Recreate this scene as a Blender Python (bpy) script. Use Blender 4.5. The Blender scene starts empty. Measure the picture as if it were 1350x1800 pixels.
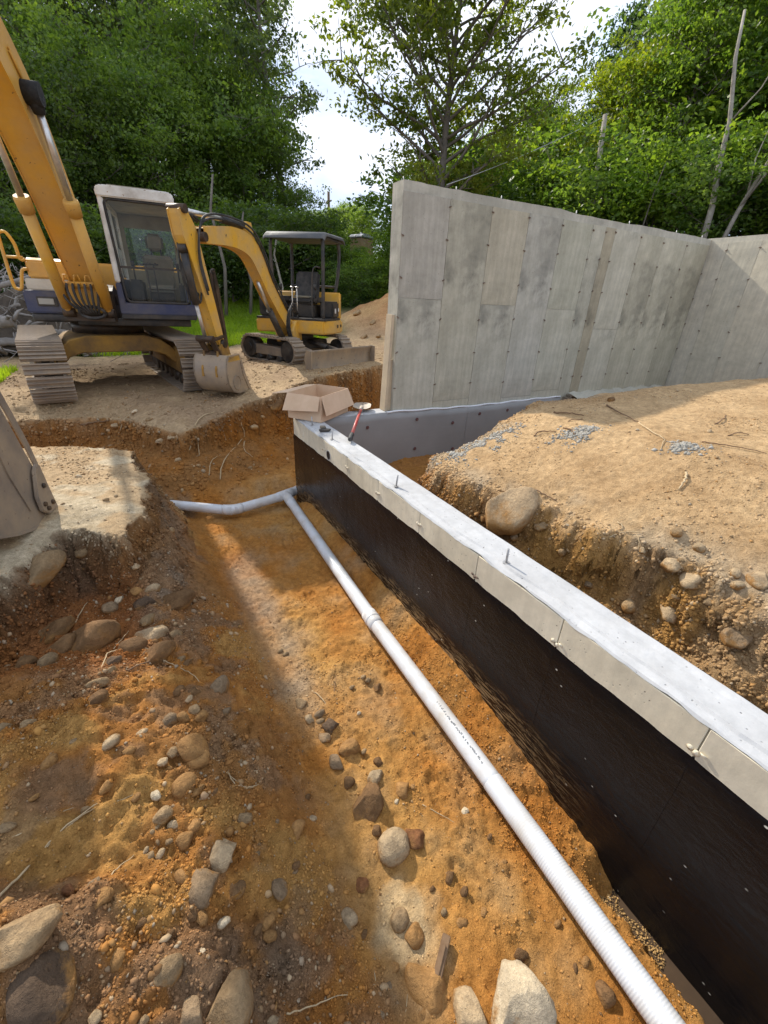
import bpy, bmesh, math, random
import numpy as np
from mathutils import Vector, Matrix

random.seed(11)
SC = bpy.context.scene
COL = SC.collection

# ---------------------------------------------------------------- camera
cam = bpy.data.cameras.new("camera")
cam.sensor_fit = 'VERTICAL'; cam.sensor_height = 36.0; cam.sensor_width = 27.0
cam.lens = 752.0 / 1800.0 * 36.0
cam.clip_start = 0.05; cam.clip_end = 2000.0
cam_o = bpy.data.objects.new("camera", cam); COL.objects.link(cam_o)
CAM_Z = 1.29
def _unit(v): return v / np.linalg.norm(v)
_a = _unit(np.array([-470., 398., -752.]))
_b = np.array([1449., 308., -752.]); _b = _unit(_b - _a * (_a @ _b))
_R = np.stack([_b, _a, np.cross(_b, _a)])
cam_o.matrix_world = Matrix(((*_R[0], 0), (*_R[1], 0), (*_R[2], CAM_Z), (0, 0, 0, 1)))
SC.camera = cam_o

# ---------------------------------------------------------------- light
SUN_D = Vector((0.16, -1.0, -0.73)).normalized()      # the way the light travels
sun = bpy.data.lights.new("sun", 'SUN'); sun.energy = 2.0; sun.angle = math.radians(1.0)
sun.color = (1.0, 0.93, 0.82)
sun_o = bpy.data.objects.new("sun", sun); COL.objects.link(sun_o)
sun_o.rotation_euler = SUN_D.to_track_quat('-Z', 'Y').to_euler()
sun_o.location = (0, 0, 30)
W = bpy.data.worlds.new("World"); SC.world = W; W.use_nodes = True
_n = W.node_tree.nodes; _l = W.node_tree.links
_n.clear()
_out = _n.new('ShaderNodeOutputWorld'); _bg = _n.new('ShaderNodeBackground'); _bg.inputs[1].default_value = 0.15
_sky = _n.new('ShaderNodeTexSky'); _sky.sky_type = 'NISHITA'; _sky.sun_disc = False
_sky.sun_elevation = math.radians(35); _sky.sun_rotation = math.radians(-8)
_sky.air_density = 1.0; _sky.dust_density = 1.2
_tc = _n.new('ShaderNodeTexCoord'); _mp = _n.new('ShaderNodeMapping'); _mp.inputs['Scale'].default_value = (1.0, 1.0, 2.6)
_no = _n.new('ShaderNodeTexNoise'); _no.inputs['Scale'].default_value = 1.9; _no.inputs['Detail'].default_value = 8; _no.inputs['Roughness'].default_value = .55
_cr = _n.new('ShaderNodeValToRGB'); _cr.color_ramp.elements[0].position = .26; _cr.color_ramp.elements[1].position = .46
_no2 = _n.new('ShaderNodeTexNoise'); _no2.inputs['Scale'].default_value = 3.3; _no2.inputs['Detail'].default_value = 6
_cr2 = _n.new('ShaderNodeValToRGB')
_cr2.color_ramp.elements[0].position = .35; _cr2.color_ramp.elements[0].color = (1.5, 1.9, 2.65, 1)
_cr2.color_ramp.elements[1].position = .62; _cr2.color_ramp.elements[1].color = (2.85, 3.0, 3.3, 1)
_mx = _n.new('ShaderNodeMix'); _mx.data_type = 'RGBA'
_l.new(_tc.outputs['Generated'], _mp.inputs[0]); _l.new(_mp.outputs[0], _no.inputs['Vector']); _l.new(_mp.outputs[0], _no2.inputs['Vector'])
_l.new(_no.outputs[0], _cr.inputs[0]); _l.new(_no2.outputs[0], _cr2.inputs[0])
_l.new(_cr.outputs[0], _mx.inputs[0]); _l.new(_sky.outputs[0], _mx.inputs[6]); _l.new(_cr2.outputs[0], _mx.inputs[7])
_l.new(_mx.outputs[2], _bg.inputs[0]); _l.new(_bg.outputs[0], _out.inputs[0])
vs = SC.view_settings
vs.view_transform = 'Standard'; vs.look = 'None'; vs.exposure = 1.55; vs.gamma = 1.0; vs.use_curve_mapping = False

# ---------------------------------------------------------------- helpers
def tag(o, label=None, cat=None, group=None, kind=None):
    if label: o['label'] = label
    if cat: o['category'] = cat
    if group: o['group'] = group
    if kind: o['kind'] = kind
    return o
def empty(name, loc=(0, 0, 0), rz=0.0, label=None, cat=None, group=None):
    o = bpy.data.objects.new(name, None); COL.objects.link(o)
    o.location = loc; o.rotation_euler = (0, 0, rz); o.empty_display_size = .2
    return tag(o, label, cat, group)
def link(name, me, m, parent=None):
    o = bpy.data.objects.new(name, me); COL.objects.link(o)
    if m is not None and not me.materials: me.materials.append(m)
    if parent is not None: o.parent = parent
    return o
def mesh_np(name, V, F, smooth=False):
    """V (n,3), F (m,k) equal-sized faces: fast mesh."""
    V = np.asarray(V, np.float32); F = np.asarray(F, np.int32)
    me = bpy.data.meshes.new(name)
    me.vertices.add(len(V)); me.vertices.foreach_set('co', V.ravel())
    k = F.shape[1]
    me.loops.add(F.size); me.loops.foreach_set('vertex_index', F.ravel())
    me.polygons.add(len(F))
    me.polygons.foreach_set('loop_start', np.arange(0, F.size, k, dtype=np.int32))
    if smooth: me.polygons.foreach_set('use_smooth', np.ones(len(F), bool))
    me.update(calc_edges=True); me.validate()
    return me
class MB:
    """collects shapes, becomes ONE mesh object"""
    M0 = None
    def __init__(s): s.v = []; s.f = []; s.sm = []
    def add(s, vs, fs, smooth=False):
        n = len(s.v); s.v += [tuple(v) for v in vs]; s.f += [tuple(i + n for i in f) for f in fs]; s.sm += [smooth] * len(fs)
        return s
    def box(s, x0, x1, y0, y1, z0, z1, b=0.0):
        if b <= 0:
            vs = [(x, y, z) for z in (z0, z1) for x, y in ((x0, y0), (x1, y0), (x1, y1), (x0, y1))]
            s.add(vs, [(3, 2, 1, 0), (4, 5, 6, 7), (0, 1, 5, 4), (1, 2, 6, 5), (2, 3, 7, 6), (3, 0, 4, 7)])
        else:
            b = min(b, (x1 - x0) * .45, (y1 - y0) * .45, (z1 - z0) * .45)
            def ring(e, z): return [(x0 + e, y0 + b, z), (x0 + b, y0 + e, z), (x1 - b, y0 + e, z), (x1 - e, y0 + b, z),
                                    (x1 - e, y1 - b, z), (x1 - b, y1 - e, z), (x0 + b, y1 - e, z), (x0 + e, y1 - b, z)]
            vs = ring(b, z0) + ring(0, z0 + b) + ring(0, z1 - b) + ring(b, z1)
            # the end rings are shrunk squares: rebuild them tidy
            fs = [tuple(range(7, -1, -1)), tuple(range(24, 32))]
            for r in range(3):
                for i in range(8):
                    j = (i + 1) % 8
                    fs.append((r * 8 + i, r * 8 + j, (r + 1) * 8 + j, (r + 1) * 8 + i))
            for rr, z in ((0, z0), (3, z1)):
                q = [(x0 + b, y0 + b * 1.5, z), (x0 + b * 1.5, y0 + b, z), (x1 - b * 1.5, y0 + b, z), (x1 - b, y0 + b * 1.5, z),
                     (x1 - b, y1 - b * 1.5, z), (x1 - b * 1.5, y1 - b, z), (x0 + b * 1.5, y1 - b, z), (x0 + b, y1 - b * 1.5, z)]
                vs[rr * 8:rr * 8 + 8] = q
            s.add(vs, fs)
        return s
    def obox(s, c, ax, ay, az):
        """oriented box: centre, three half vectors"""
        c, ax, ay, az = (Vector(q) for q in (c, ax, ay, az))
        vs = [c + ax * i + ay * j + az * k for k in (-1, 1) for i, j in ((-1, -1), (1, -1), (1, 1), (-1, 1))]
        return s.add(vs, [(3, 2, 1, 0), (4, 5, 6, 7), (0, 1, 5, 4), (1, 2, 6, 5), (2, 3, 7, 6), (3, 0, 4, 7)])
    def bar(s, p, q, w, h, up=(0, 0, 1)):
        p, q = Vector(p), Vector(q); d = (q - p); L = d.length; d.normalize()
        u = Vector(up); x = d.cross(u)
        if x.length < 1e-4: x = d.cross(Vector((0, 1, 0)))
        x.normalize(); z = x.cross(d)
        return s.obox((p + q) / 2, x * w / 2, d * L / 2, z * h / 2)
    def tube(s, pts, r, n=8, cap=True, smooth=True):
        pts = [Vector(p) for p in pts]; rs = r if isinstance(r, (list, tuple)) else [r] * len(pts)
        vs = []; fs = []; up = None
        for i, p in enumerate(pts):
            d = (pts[min(i + 1, len(pts) - 1)] - pts[max(i - 1, 0)])
            if d.length < 1e-9: d = Vector((0, 0, 1))
            d.normalize()
            if up is None: up = d.orthogonal().normalized()
            up = (up - d * up.dot(d))
            up = up.normalized() if up.length > 1e-6 else d.orthogonal().normalized()
            w = d.cross(up)
            for k in range(n):
                a = 2 * math.pi * k / n
                vs.append(p + (up * math.cos(a) + w * math.sin(a)) * rs[i])
        for i in range(len(pts) - 1):
            for k in range(n):
                j = (k + 1) % n
                fs.append((i * n + k, i * n + j, (i + 1) * n + j, (i + 1) * n + k))
        s.add(vs, fs, smooth)
        if cap:
            m = len(s.v); s.f.append(tuple(m - len(vs) + k for k in range(n - 1, -1, -1))); s.sm.append(False)
            s.f.append(tuple(m - n + k for k in range(n))); s.sm.append(False)
        return s
    def prism(s, poly, axis, t0, t1):
        """poly: 2D points; axis 'x': poly=(y,z); 'y': (x,z); 'z': (x,y)"""
        def P(a, b, t): return {'x': (t, a, b), 'y': (a, t, b), 'z': (a, b, t)}[axis]
        n = len(poly)
        vs = [P(a, b, t0) for a, b in poly] + [P(a, b, t1) for a, b in poly]
        fs = [tuple(range(n - 1, -1, -1)), tuple(range(n, 2 * n))] + [(i, (i + 1) % n, (i + 1) % n + n, i + n) for i in range(n)]
        return s.add(vs, fs)
    def build(s, name, m, parent=None, bevel=0.0, M=None, seg=2):
        me = bpy.data.meshes.new(name)
        if M is None: M = MB.M0
        vs = s.v if M is None else [tuple(M @ Vector(v)) for v in s.v]
        me.from_pydata(vs, [], s.f)
        me.polygons.foreach_set('use_smooth', s.sm)
        bm = bmesh.new(); bm.from_mesh(me)
        bmesh.ops.recalc_face_normals(bm, faces=bm.faces)
        if bevel > 0:
            ed = [e for e in bm.edges if len(e.link_faces) == 2 and e.calc_face_angle(0) > .5]
            bmesh.ops.bevel(bm, geom=ed, offset=bevel, segments=seg, affect='EDGES', clamp_overlap=True)
            for f in bm.faces: f.smooth = True
        bm.to_mesh(me); bm.free()
        if bevel > 0: me.set_sharp_from_angle(angle=math.radians(40))
        return link(name, me, m, parent)
def copy_tree(o, parent=None):
    c = o.copy(); COL.objects.link(c)
    if parent is not None: c.parent = parent
    for ch in list(o.children): copy_tree(ch, c)
    return c

# ---------------------------------------------------------------- materials
def new_mat(name):
    m = bpy.data.materials.new(name); m.use_nodes = True
    nt = m.node_tree; nt.nodes.clear()
    o = nt.nodes.new('ShaderNodeOutputMaterial'); b = nt.nodes.new('ShaderNodeBsdfPrincipled')
    nt.links.new(b.outputs[0], o.inputs[0])
    return m, nt, b
def nd(nt, typ, **kw):
    n = nt.nodes.new(typ)
    for k, v in kw.items(): setattr(n, k, v)
    return n
def noise(nt, co, scale, detail=6, rough=.55, dist=0.0):
    n = nd(nt, 'ShaderNodeTexNoise'); n.inputs['Scale'].default_value = scale; n.inputs['Detail'].default_value = detail
    n.inputs['Roughness'].default_value = rough; n.inputs['Distortion'].default_value = dist
    nt.links.new(co, n.inputs['Vector']); return n.outputs[0]
def ramp(nt, src, stops):
    r = nd(nt, 'ShaderNodeValToRGB'); e = r.color_ramp.elements
    while len(e) < len(stops): e.new(.5)
    for i, (p, c) in enumerate(stops):
        e[i].position = p; e[i].color = (c, c, c, 1) if isinstance(c, (int, float)) else (*c, 1)
    nt.links.new(src, r.inputs[0]); return r.outputs[0]
def mix(nt, f, a, b, mode='MIX'):
    m = nd(nt, 'ShaderNodeMix', data_type='RGBA', blend_type=mode)
    for s, v in ((0, f), (6, a), (7, b)):
        if hasattr(v, 'is_linked') or hasattr(v, 'links'): nt.links.new(v, m.inputs[s])
        elif isinstance(v, (int, float)): m.inputs[s].default_value = v if s == 0 else (v, v, v, 1)
        else: m.inputs[s].default_value = (*v, 1)
    return m.outputs[2]
def bump(nt, b, h, strength, dist, prev=None):
    n = nd(nt, 'ShaderNodeBump'); n.inputs['Strength'].default_value = strength; n.inputs['Distance'].default_value = dist
    nt.links.new(h, n.inputs['Height'])
    if prev is not None: nt.links.new(prev, n.inputs['Normal'])
    nt.links.new(n.outputs[0], b.inputs['Normal']); return n.outputs[0]
def coords(nt, kind='Object', scale=None):
    t = nd(nt, 'ShaderNodeTexCoord'); o = t.outputs[kind]
    if scale:
        m = nd(nt, 'ShaderNodeMapping'); m.inputs['Scale'].default_value = scale; nt.links.new(o, m.inputs[0]); o = m.outputs[0]
    return o
def worn(name, col, dirt=(.25, .17, .10), amount=.5, rough=.5, metal=0.0, scale=3.0, bumpd=.002, spots=None):
    """painted or bare surface with dust patches, scuffs and chips"""
    m, nt, b = new_mat(name); co = coords(nt)
    n1 = ramp(nt, noise(nt, co, scale, 9, .65), [(.5 - amount * .25, 0), (.5 + .22, 1)])
    c = mix(nt, n1, col, dirt)
    n2 = noise(nt, co, scale * 9, 5, .6)
    c = mix(nt, .35, c, mix(nt, n2, (.72, .72, .72), (1.15, 1.15, 1.15)), 'MULTIPLY')
    if spots:
        n3 = ramp(nt, noise(nt, co, scale * 5, 4, .7), [(.66, 0), (.69, 1)])
        c = mix(nt, n3, c, spots)
    nt.links.new(c, b.inputs['Base Color'])
    r = mix(nt, n1, rough, .85); nt.links.new(r, b.inputs['Roughness'])
    b.inputs['Metallic'].default_value = metal
    bump(nt, b, n2, .4, bumpd)
    return m
# ---------------------------------------------------------------- ground shape
# >>> HFUNC
def _hash(ix, iy, seed):
    h = (ix * 374761393 + iy * 668265263 + seed * 144269) & 0xffffffff
    h = ((h ^ (h >> 13)) * 1274126177) & 0xffffffff
    return ((h ^ (h >> 16)) & 0xffff) / 65535.0
def vnoise(x, y, seed=0):
    ix = np.floor(x).astype(np.int64); iy = np.floor(y).astype(np.int64)
    fx = x - ix; fy = y - iy; fx = fx * fx * (3 - 2 * fx); fy = fy * fy * (3 - 2 * fy)
    a = _hash(ix, iy, seed); b = _hash(ix + 1, iy, seed); c = _hash(ix, iy + 1, seed); d = _hash(ix + 1, iy + 1, seed)
    return (a + (b - a) * fx) * (1 - fy) + (c + (d - c) * fx) * fy - .5
def fbm(x, y, s, octv=4, seed=0, gain=.5):
    t = 0 * x; a = 1.0
    ca, sa = math.cos(.6), math.sin(.6)
    for o in range(octv):
        t = t + a * vnoise(x * s + 17.3 * o, y * s - 9.1 * o, seed + o); a *= gain; s *= 2.03
        x, y = x * ca - y * sa, x * sa + y * ca
    return t
def ss(a, b, x):
    t = np.clip((x - a) / (b - a), 0, 1); return t * t * (3 - 2 * t)
def sdist(x, y, poly):
    """signed distance, positive inside"""
    d = np.full(np.shape(x), 1e9); ins = np.zeros(np.shape(x), bool); n = len(poly)
    for i in range(n):
        ax, ay = poly[i]; bx, by = poly[(i + 1) % n]
        ex, ey = bx - ax, by - ay; wx, wy = x - ax, y - ay
        t = np.clip((wx * ex + wy * ey) / (ex * ex + ey * ey + 1e-12), 0, 1)
        d = np.minimum(d, (wx - ex * t) ** 2 + (wy - ey * t) ** 2)
        c = (ay > y) != (by > y)
        ins ^= c & (x < ex * (y - ay) / (ey if abs(ey) > 1e-12 else 1e-12) + ax)
    return np.where(ins, np.sqrt(d), -np.sqrt(d))
FAR_RIM = [(-90, 7.2), (-6, 7.15), (-3, 7.1), (-1.6, 7.15), (-1.05, 7.2), (-.5, 7.1), (-.12, 6.75), (.15, 6.15), (.36, 5.95), (.62, 6.05), (.95, 6.2), (1.35, 6.35), (1.75, 6.4),
           (2.1, 6.62), (2.6, 6.9), (3.2, 7.35), (3.9, 7.75), (4.8, 8.2), (7, 8.4), (9.3, 8.3), (9.6, 5), (9.2, -3), (9.2, -60), (90, -60), (90, 300), (-90, 300)]
PLATE = [(-90, 2.3), (-3.0, 2.35), (-1.15, 2.38), (-.95, 2.5), (-.80, 2.92), (-.66, 3.28), (-.52, 3.22), (-.42, 3.12), (-.30, 3.02), (-.2, 3.02), (-.12, 3.3), (-.07, 3.75), (-.05, 4.1),
         (-.10, 4.5), (-.14, 5.05), (-.35, 5.3), (-.75, 5.45), (-1.3, 5.5), (-2.4, 5.55), (-90, 5.5)]
MOUND = [(1.98, 2.72), (2.12, 2.86), (2.5, 2.86), (2.95, 2.9), (3.4, 3.05), (3.9, 3.1), (4.6, 3.0), (5.4, 2.85), (6.4, 2.8), (8.9, 2.9), (8.9, -6), (2.35, -6),
         (2.33, .2), (2.28, .6), (2.26, .95), (2.16, 1.3), (2.14, 1.62), (2.02, 1.85), (1.95, 2.2), (1.93, 2.5)]
def zones(x, y):
    """height and the weight of each soil"""
    x = np.asarray(x, float); y = np.asarray(y, float)
    wx = x + .10 * fbm(x, y, 2.2, 3, 3); wy = y + .10 * fbm(x, y, 2.2, 3, 9)
    fx_ = wx + .05 * fbm(x, y, 9, 3, 21); fy_ = wy + .05 * fbm(x, y, 9, 3, 25)
    # trench floor, a little hollow between the toe of the slope and the footing
    fl = -1.09 + .035 * fbm(x, y, 1.6, 3, 5)
    fl = fl - .15 * ss(1.41, 1.46, x + .03 * fbm(x, y, 9, 2, 8)) * ss(.46, .24, y + .05 * fbm(x, y, 7, 2, 9))
    fl = fl + .17 * ss(1.30, 1.53, x + .04 * fbm(x, y, 5, 2, 6)) * ss(.3, 1.6, y) * ss(4.95, 4.3, y)          # loose soil kicked against the wall
    fl = fl + .22 * ss(5.02, 5.45, y + .25 * fbm(x, y, 1.5, 2, 7)) * ss(1.9, .6, np.abs(x - .9)) * .9
    fl = fl + .10 * ss(5.3, 6.0, y)
    fl = fl - .03 * ss(4.5, 4.8, y) * ss(5.25, 5.05, y)
    z = fl
    # dug slope rising to the left
    tx = .52 + .10 * fbm(y, y * 0, .9, 2, 31) + .16 * ss(2.2, 1.0, y) * 0 - .10 * ss(2.6, 3.6, y)
    s = np.maximum(tx - x, 0.0)
    prof = np.interp(s, [0, .12, .30, .60, .95, 1.3, 1.9, 4, 90], [0, .06, .22, .42, .57, .66, .74, .8, .8])
    lump = .10 * fbm(x, y, 1.7, 4, 41) + .05 * fbm(x, y, 5.5, 3, 43)
    slope = prof + lump * ss(0.02, .4, s)
    slope = slope * (1 - .35 * ss(1.9, 2.7, y) * ss(.1, -.5, x))          # the scoop under the crust
    slope = slope * ss(5.0, 4.3, y) + prof * .2 * ss(4.3, 5.0, y)
    z = z + slope
    # the near left edge rises as a clod
    z = z + .16 * np.exp(-(((x + .62) / .22) ** 2 + ((y - .98) / .16) ** 2))
    # crust plate on the left
    dp = sdist(fx_, fy_, PLATE)
    ptop = -.2 + .05 * ss(-.6, -2.5, x) + .03 * fbm(x, y, .9, 3, 51) + .012 * fbm(x, y, 6, 3, 55) - .05 * ss(.35, 0, dp)
    flank = ss(-.30, .03, dp) * ss(2.6, 3.1, y)                            # rubble leaning on the right end
    z = z + (np.maximum(ptop - z, 0)) * .62 * flank * ss(-.5, -.05, x)
    pw = ss(-.045, .045, dp)
    z = z * (1 - pw) + ptop * pw
    # far bank
    df = sdist(fx_, fy_, FAR_RIM)
    g = -.2 + .25 * ss(.8, 2.6, x) + .05 * fbm(x, y, .35, 3, 61) + .022 * fbm(x, y, 2.1, 4, 63)
    g = g - .17 * ss(.6, 0, df) * ss(1.4, .2, x)
    g = g + 1.0 * ss(13, 27, y) + 2.6 * ss(17, 34, y) * ss(4, 13, x) + .02 * fbm(x, y, 5, 3, 66)
    g = g + 1.75 * np.exp(-(((x - 8.6) / 2.6) ** 2 + ((y - 13.2) / 2.1) ** 2) ** 1.0) * (1 + .25 * fbm(x, y, .9, 4, 68))
    hill = 2.05 * ss(8.9, 9.5, x) * ss(9.5, 4.5, y) + ss(9.0, 13, x) * ss(4.5, 9.5, y) * ss(26, 12, y) * 2.2 + .10 * np.maximum(x - 9.5, 0) * ss(30, 10, y)
    g = g + np.minimum(hill, 9)
    low = ss(-.62, .0, df + .12 * fbm(x, y, 3, 3, 71))
    z = z + np.maximum(g - z, 0) * .22 * low * ss(-1.6, -.4, x)
    fw = ss(-.09, .02, df)
    z = z * (1 - fw) + g * fw
    # inside the foundation
    ins = ss(1.55, 1.75, x) * ss(4.95, 4.75, y) * ss(9.0, 8.8, x)
    dm = sdist(fx_, fy_, MOUND)
    mtop = .20 + .26 * ss(2.2, 3.3, x) + .13 * ss(3.5, 5.6, x) + .04 * fbm(x, y, .8, 3, 81) + .012 * fbm(x, y, 5, 3, 83)
    mtop = mtop - .07 * ss(.35, 0, dm)
    inz = -.66 + .05 * fbm(x, y, 3, 3, 85)
    apron = ss(-.48, .0, dm + .16 * fbm(x, y, 3.1, 3, 87))
    inz = inz + (mtop - inz) * .66 * apron
    mw = ss(-.07, .05, dm)
    inz = inz * (1 - mw) + mtop * mw
    z = z * (1 - ins) + inz * ins
    crust = np.clip(pw + fw * (1 - ins) + mw * ins, 0, 1)
    return z, crust, pw, fw, ins * mw, ins, s, df, dm
def height(x, y): return zones(x, y)[0]
# <<< HFUNC
def hz(x, y): return float(height(np.array([float(x)]), np.array([float(y)]))[0])

def axis(segs):
    out = []
    for a, b, st in segs:
        n = max(1, int(round((b - a) / st))); out += list(np.linspace(a, b, n, endpoint=False))
    out.append(segs[-1][1]); return np.array(out)
gx = axis([(-320, -60, 20), (-60, -12, 2), (-12, -4, .25), (-4, -1.5, .05), (-1.5, 1.56, .0138), (1.56, 1.78, .05), (1.78, 3.4, .018), (3.4, 6.2, .028), (6.2, 9.6, .07), (9.6, 16, .25), (16, 60, 1.5), (60, 420, 20)])
gy = axis([(-60, -4, 4), (-4, -.6, .2), (-.6, 3.2, .0138), (3.2, 5.2, .018), (5.2, 7.6, .024), (7.6, 14, .06), (14, 24, .2), (24, 60, 1), (60, 520, 20)])
GX, GY = np.meshgrid(gx, gy); GXf = GX.ravel(); GYf = GY.ravel()
GZ, crust, pw, fw, inm, ins, sl, dfar, dmnd = zones(GXf, GYf)
_wx = GXf + .10 * fbm(GXf, GYf, 2.2, 3, 3); _wy = GYf + .10 * fbm(GXf, GYf, 2.2, 3, 9)
dplate = sdist(_wx + .05 * fbm(GXf, GYf, 9, 3, 21), _wy + .05 * fbm(GXf, GYf, 9, 3, 25), PLATE)
near = ss(9, 5, GYf) * ss(-4, -2, GXf) * ss(7, 4, GXf)
rough = (1 - crust)
n_f = fbm(GXf, GYf, 14, 4, 91, .6); n_m = fbm(GXf, GYf, 5, 3, 95)
onslope = np.clip(ss(.05, .35, sl) * (1 - ins), 0, 1)
n_r = .5 - np.abs(fbm(GXf, GYf, 7, 4, 93, .6)) * 2.2; n_g = fbm(GXf, GYf, 30, 3, 97, .7)
cl_ = ss(-.05, .22, fbm(GXf, GYf, 2.6, 3, 94))
GZ = GZ + near * (rough * (.022 * n_f + .014 * n_m + .014 * n_g + (.016 * n_r + .012 * n_g) * cl_) * (.72 + .75 * onslope) + crust * (.006 * n_f + .004 * n_g))
for fx0, fy0, fa in ((.78, 1.45, .2), (1.02, 1.0, -.1), (.80, 2.3, .3), (1.0, 2.9, .1), (.92, .62, .25), (.72, 3.5, .2), (1.08, 3.9, -.2), (1.06, 1.75, .35)):
    ux = (GXf - fx0) * math.cos(fa) + (GYf - fy0) * math.sin(fa); uy = -(GXf - fx0) * math.sin(fa) + (GYf - fy0) * math.cos(fa)
    rr0 = np.sqrt((ux / .055) ** 2 + (uy / .15) ** 2) + .12 * n_m
    GZ = GZ - .016 * ss(1.0, .8, rr0) * (1 - .25 * (np.sin(uy * 160) > .3)) + .007 * np.exp(-((rr0 - 1.12) / .12) ** 2)
# horizontal roughness on the cut faces
gzx = np.gradient(GZ.reshape(GX.shape), gx, axis=1).ravel(); gzy = np.gradient(GZ.reshape(GX.shape), gy, axis=0).ravel()
steep = np.clip(np.hypot(gzx, gzy) - .8, 0, 3) / 3 * near
nn = fbm(GXf * .35 + GZ * 1.0, GYf * .35 - GZ * 1.1, 16, 4, 99, .6); nn2 = fbm(GXf + GZ * .8, GYf - GZ, 7, 3, 101)
gl = np.hypot(gzx, gzy) + 1e-6
off = -steep * (.085 * nn + .05 * nn2)
PX = GXf + off * (-gzx / gl) * -1; PY = GYf + off * (-gzy / gl) * -1
keep = (GXf > 1.5) & (GXf < 1.82)
PX = np.where(keep, GXf, PX)
nX, nY = len(gx), len(gy)
idx = np.arange(nX * nY).reshape(nY, nX)
F = np.stack([idx[:-1, :-1], idx[:-1, 1:], idx[1:, 1:], idx[1:, :-1]], -1).reshape(-1, 4)
g_me = mesh_np('ground', np.stack([PX, PY, GZ], 1), F, smooth=True)

# what each patch of soil is made of (dry crust, moist orange subsoil, dark topsoil, turf)
def C(*c): return np.array(c, float)
TAN, TAN2 = C(.46, .325, .185), C(.40, .27, .145)
ORANGE, OCHRE = C(.395, .160, .032), C(.46, .245, .072)
BROWN, DARK, REDB = C(.245, .118, .038), C(.115, .068, .035), C(.26, .095, .025)
GREY = C(.30, .24, .175); PALE = C(.52, .42, .28)
def lerp(a, b, t): t = np.clip(t, 0, 1)[:, None]; return a * (1 - t) + b * t
m1 = fbm(GXf, GYf, 1.3, 4, 201); m2 = fbm(GXf, GYf, 4.0, 4, 205); m3 = fbm(GXf, GYf, 11, 3, 209)
one = np.ones((len(GXf), 1))
col = lerp(one * ORANGE, one * OCHRE, .42 + 1.1 * m1 + .7 * m2)
col = lerp(col, one * GREY, .55 * ss(.30, .52, GXf) * ss(.78, .6, GXf) * ss(1.6, 2.2, GYf) * ss(4.2, 3.6, GYf) + .5 * m2 * ss(.3, .5, GXf))   # greyer band along the toe, grey mottling over the floor
col = lerp(col, one * C(.56, .42, .24), ss(1.0, .55, np.hypot((GXf - .56) / .17, (GYf - .62) / .26) + 1.1 * m2) * .75)
t_sl = ss(.03, .22, sl + .1 * m2)
colS = lerp(one * BROWN * 1.25, one * (.85 * ORANGE + .2 * BROWN), .68 + 1.5 * m1)
colS = lerp(colS, one * DARK * 1.3, 1.2 * (m2 + .5 * m1) - .22)
colS = lerp(colS, one * OCHRE * .9, ss(.04, .34, m1 * .7 - m2 * .8 + .25 * ss(1.9, 1.2, GYf) * ss(-.2, -.6, GXf)))
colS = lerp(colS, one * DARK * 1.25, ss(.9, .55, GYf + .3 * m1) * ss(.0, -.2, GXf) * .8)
colS = lerp(colS, one * GREY * .7, ss(.05, .3, m3 * .6 + m2) * .35 + .45 * ss(2.5, 3.0, GYf) * ss(.25, -.02, GXf + .15 * m2))
colS = lerp(colS, one * REDB, ss(2.0, 2.35, GYf) * ss(-.15, -.35, GXf) * ss(3.4, 3.0, GYf) * .85)
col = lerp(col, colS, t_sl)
# cut faces of the far bank
cutf = ss(-1.1, -.5, dfar) * (1 - ins) * ss(5.2, 5.45, GYf)
colF = lerp(one * BROWN * 1.1, one * ORANGE * .75, .4 + 1.5 * m2 + .6 * m3)
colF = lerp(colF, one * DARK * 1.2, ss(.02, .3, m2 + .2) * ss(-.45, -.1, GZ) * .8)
colF = lerp(colF, one * TAN * .7, .5 * ss(.9, -.3, GXf) * ss(-.9, -.3, GZ) * ss(-.1, .2, m2))
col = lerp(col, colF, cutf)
# crusts
colC = lerp(one * TAN, one * TAN2, .5 + 1.4 * m1 + .5 * m2)
colC = lerp(colC, one * PALE, ss(.05, .35, m2 - .3 * m1))
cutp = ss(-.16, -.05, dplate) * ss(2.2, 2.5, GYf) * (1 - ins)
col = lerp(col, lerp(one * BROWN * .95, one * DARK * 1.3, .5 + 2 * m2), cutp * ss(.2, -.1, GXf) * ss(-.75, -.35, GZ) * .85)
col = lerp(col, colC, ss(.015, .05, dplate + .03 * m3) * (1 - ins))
colB = lerp(one * TAN * .9, one * C(.32, .22, .13), .45 + 1.4 * m1 + .8 * m2)
col = lerp(col, colB, ss(-.01, .05, dfar + .04 * m3) * (1 - ins))
colP = lerp(one * C(.50, .29, .12), one * C(.40, .20, .08), .5 + 1.5 * m1)
col = lerp(col, colP, fw * np.exp(-(((GXf - 8.6) / 2.9) ** 2 + ((GYf - 13.2) / 2.5) ** 2) ** 2))
# inside the foundation
colI = lerp(one * OCHRE * .72, one * C(.27, .155, .07), .5 + 1.2 * m1 + 1.1 * m2 + .5 * m3)
colI = lerp(colI, one * ORANGE * .9, ss(2.0, 2.6, GYf) * .6)
colI = lerp(colI, one * TAN * .9, ss(-.25, .35, m2 + .4 * m3) * .5 * ss(1.3, .3, GYf))
col = lerp(col, colI, ins)
colM = lerp(one * C(.50, .335, .175), one * C(.40, .25, .12), .45 + 1.2 * m1 + .6 * m2)
colM = lerp(colM, one * C(.36, .29, .2), .7 * ss(.35, .0, dmnd) * ss(-.1, .2, m2 + .1))
col = lerp(col, colM, ss(-.01, .05, dmnd + .05 * m3) * ins)
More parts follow.
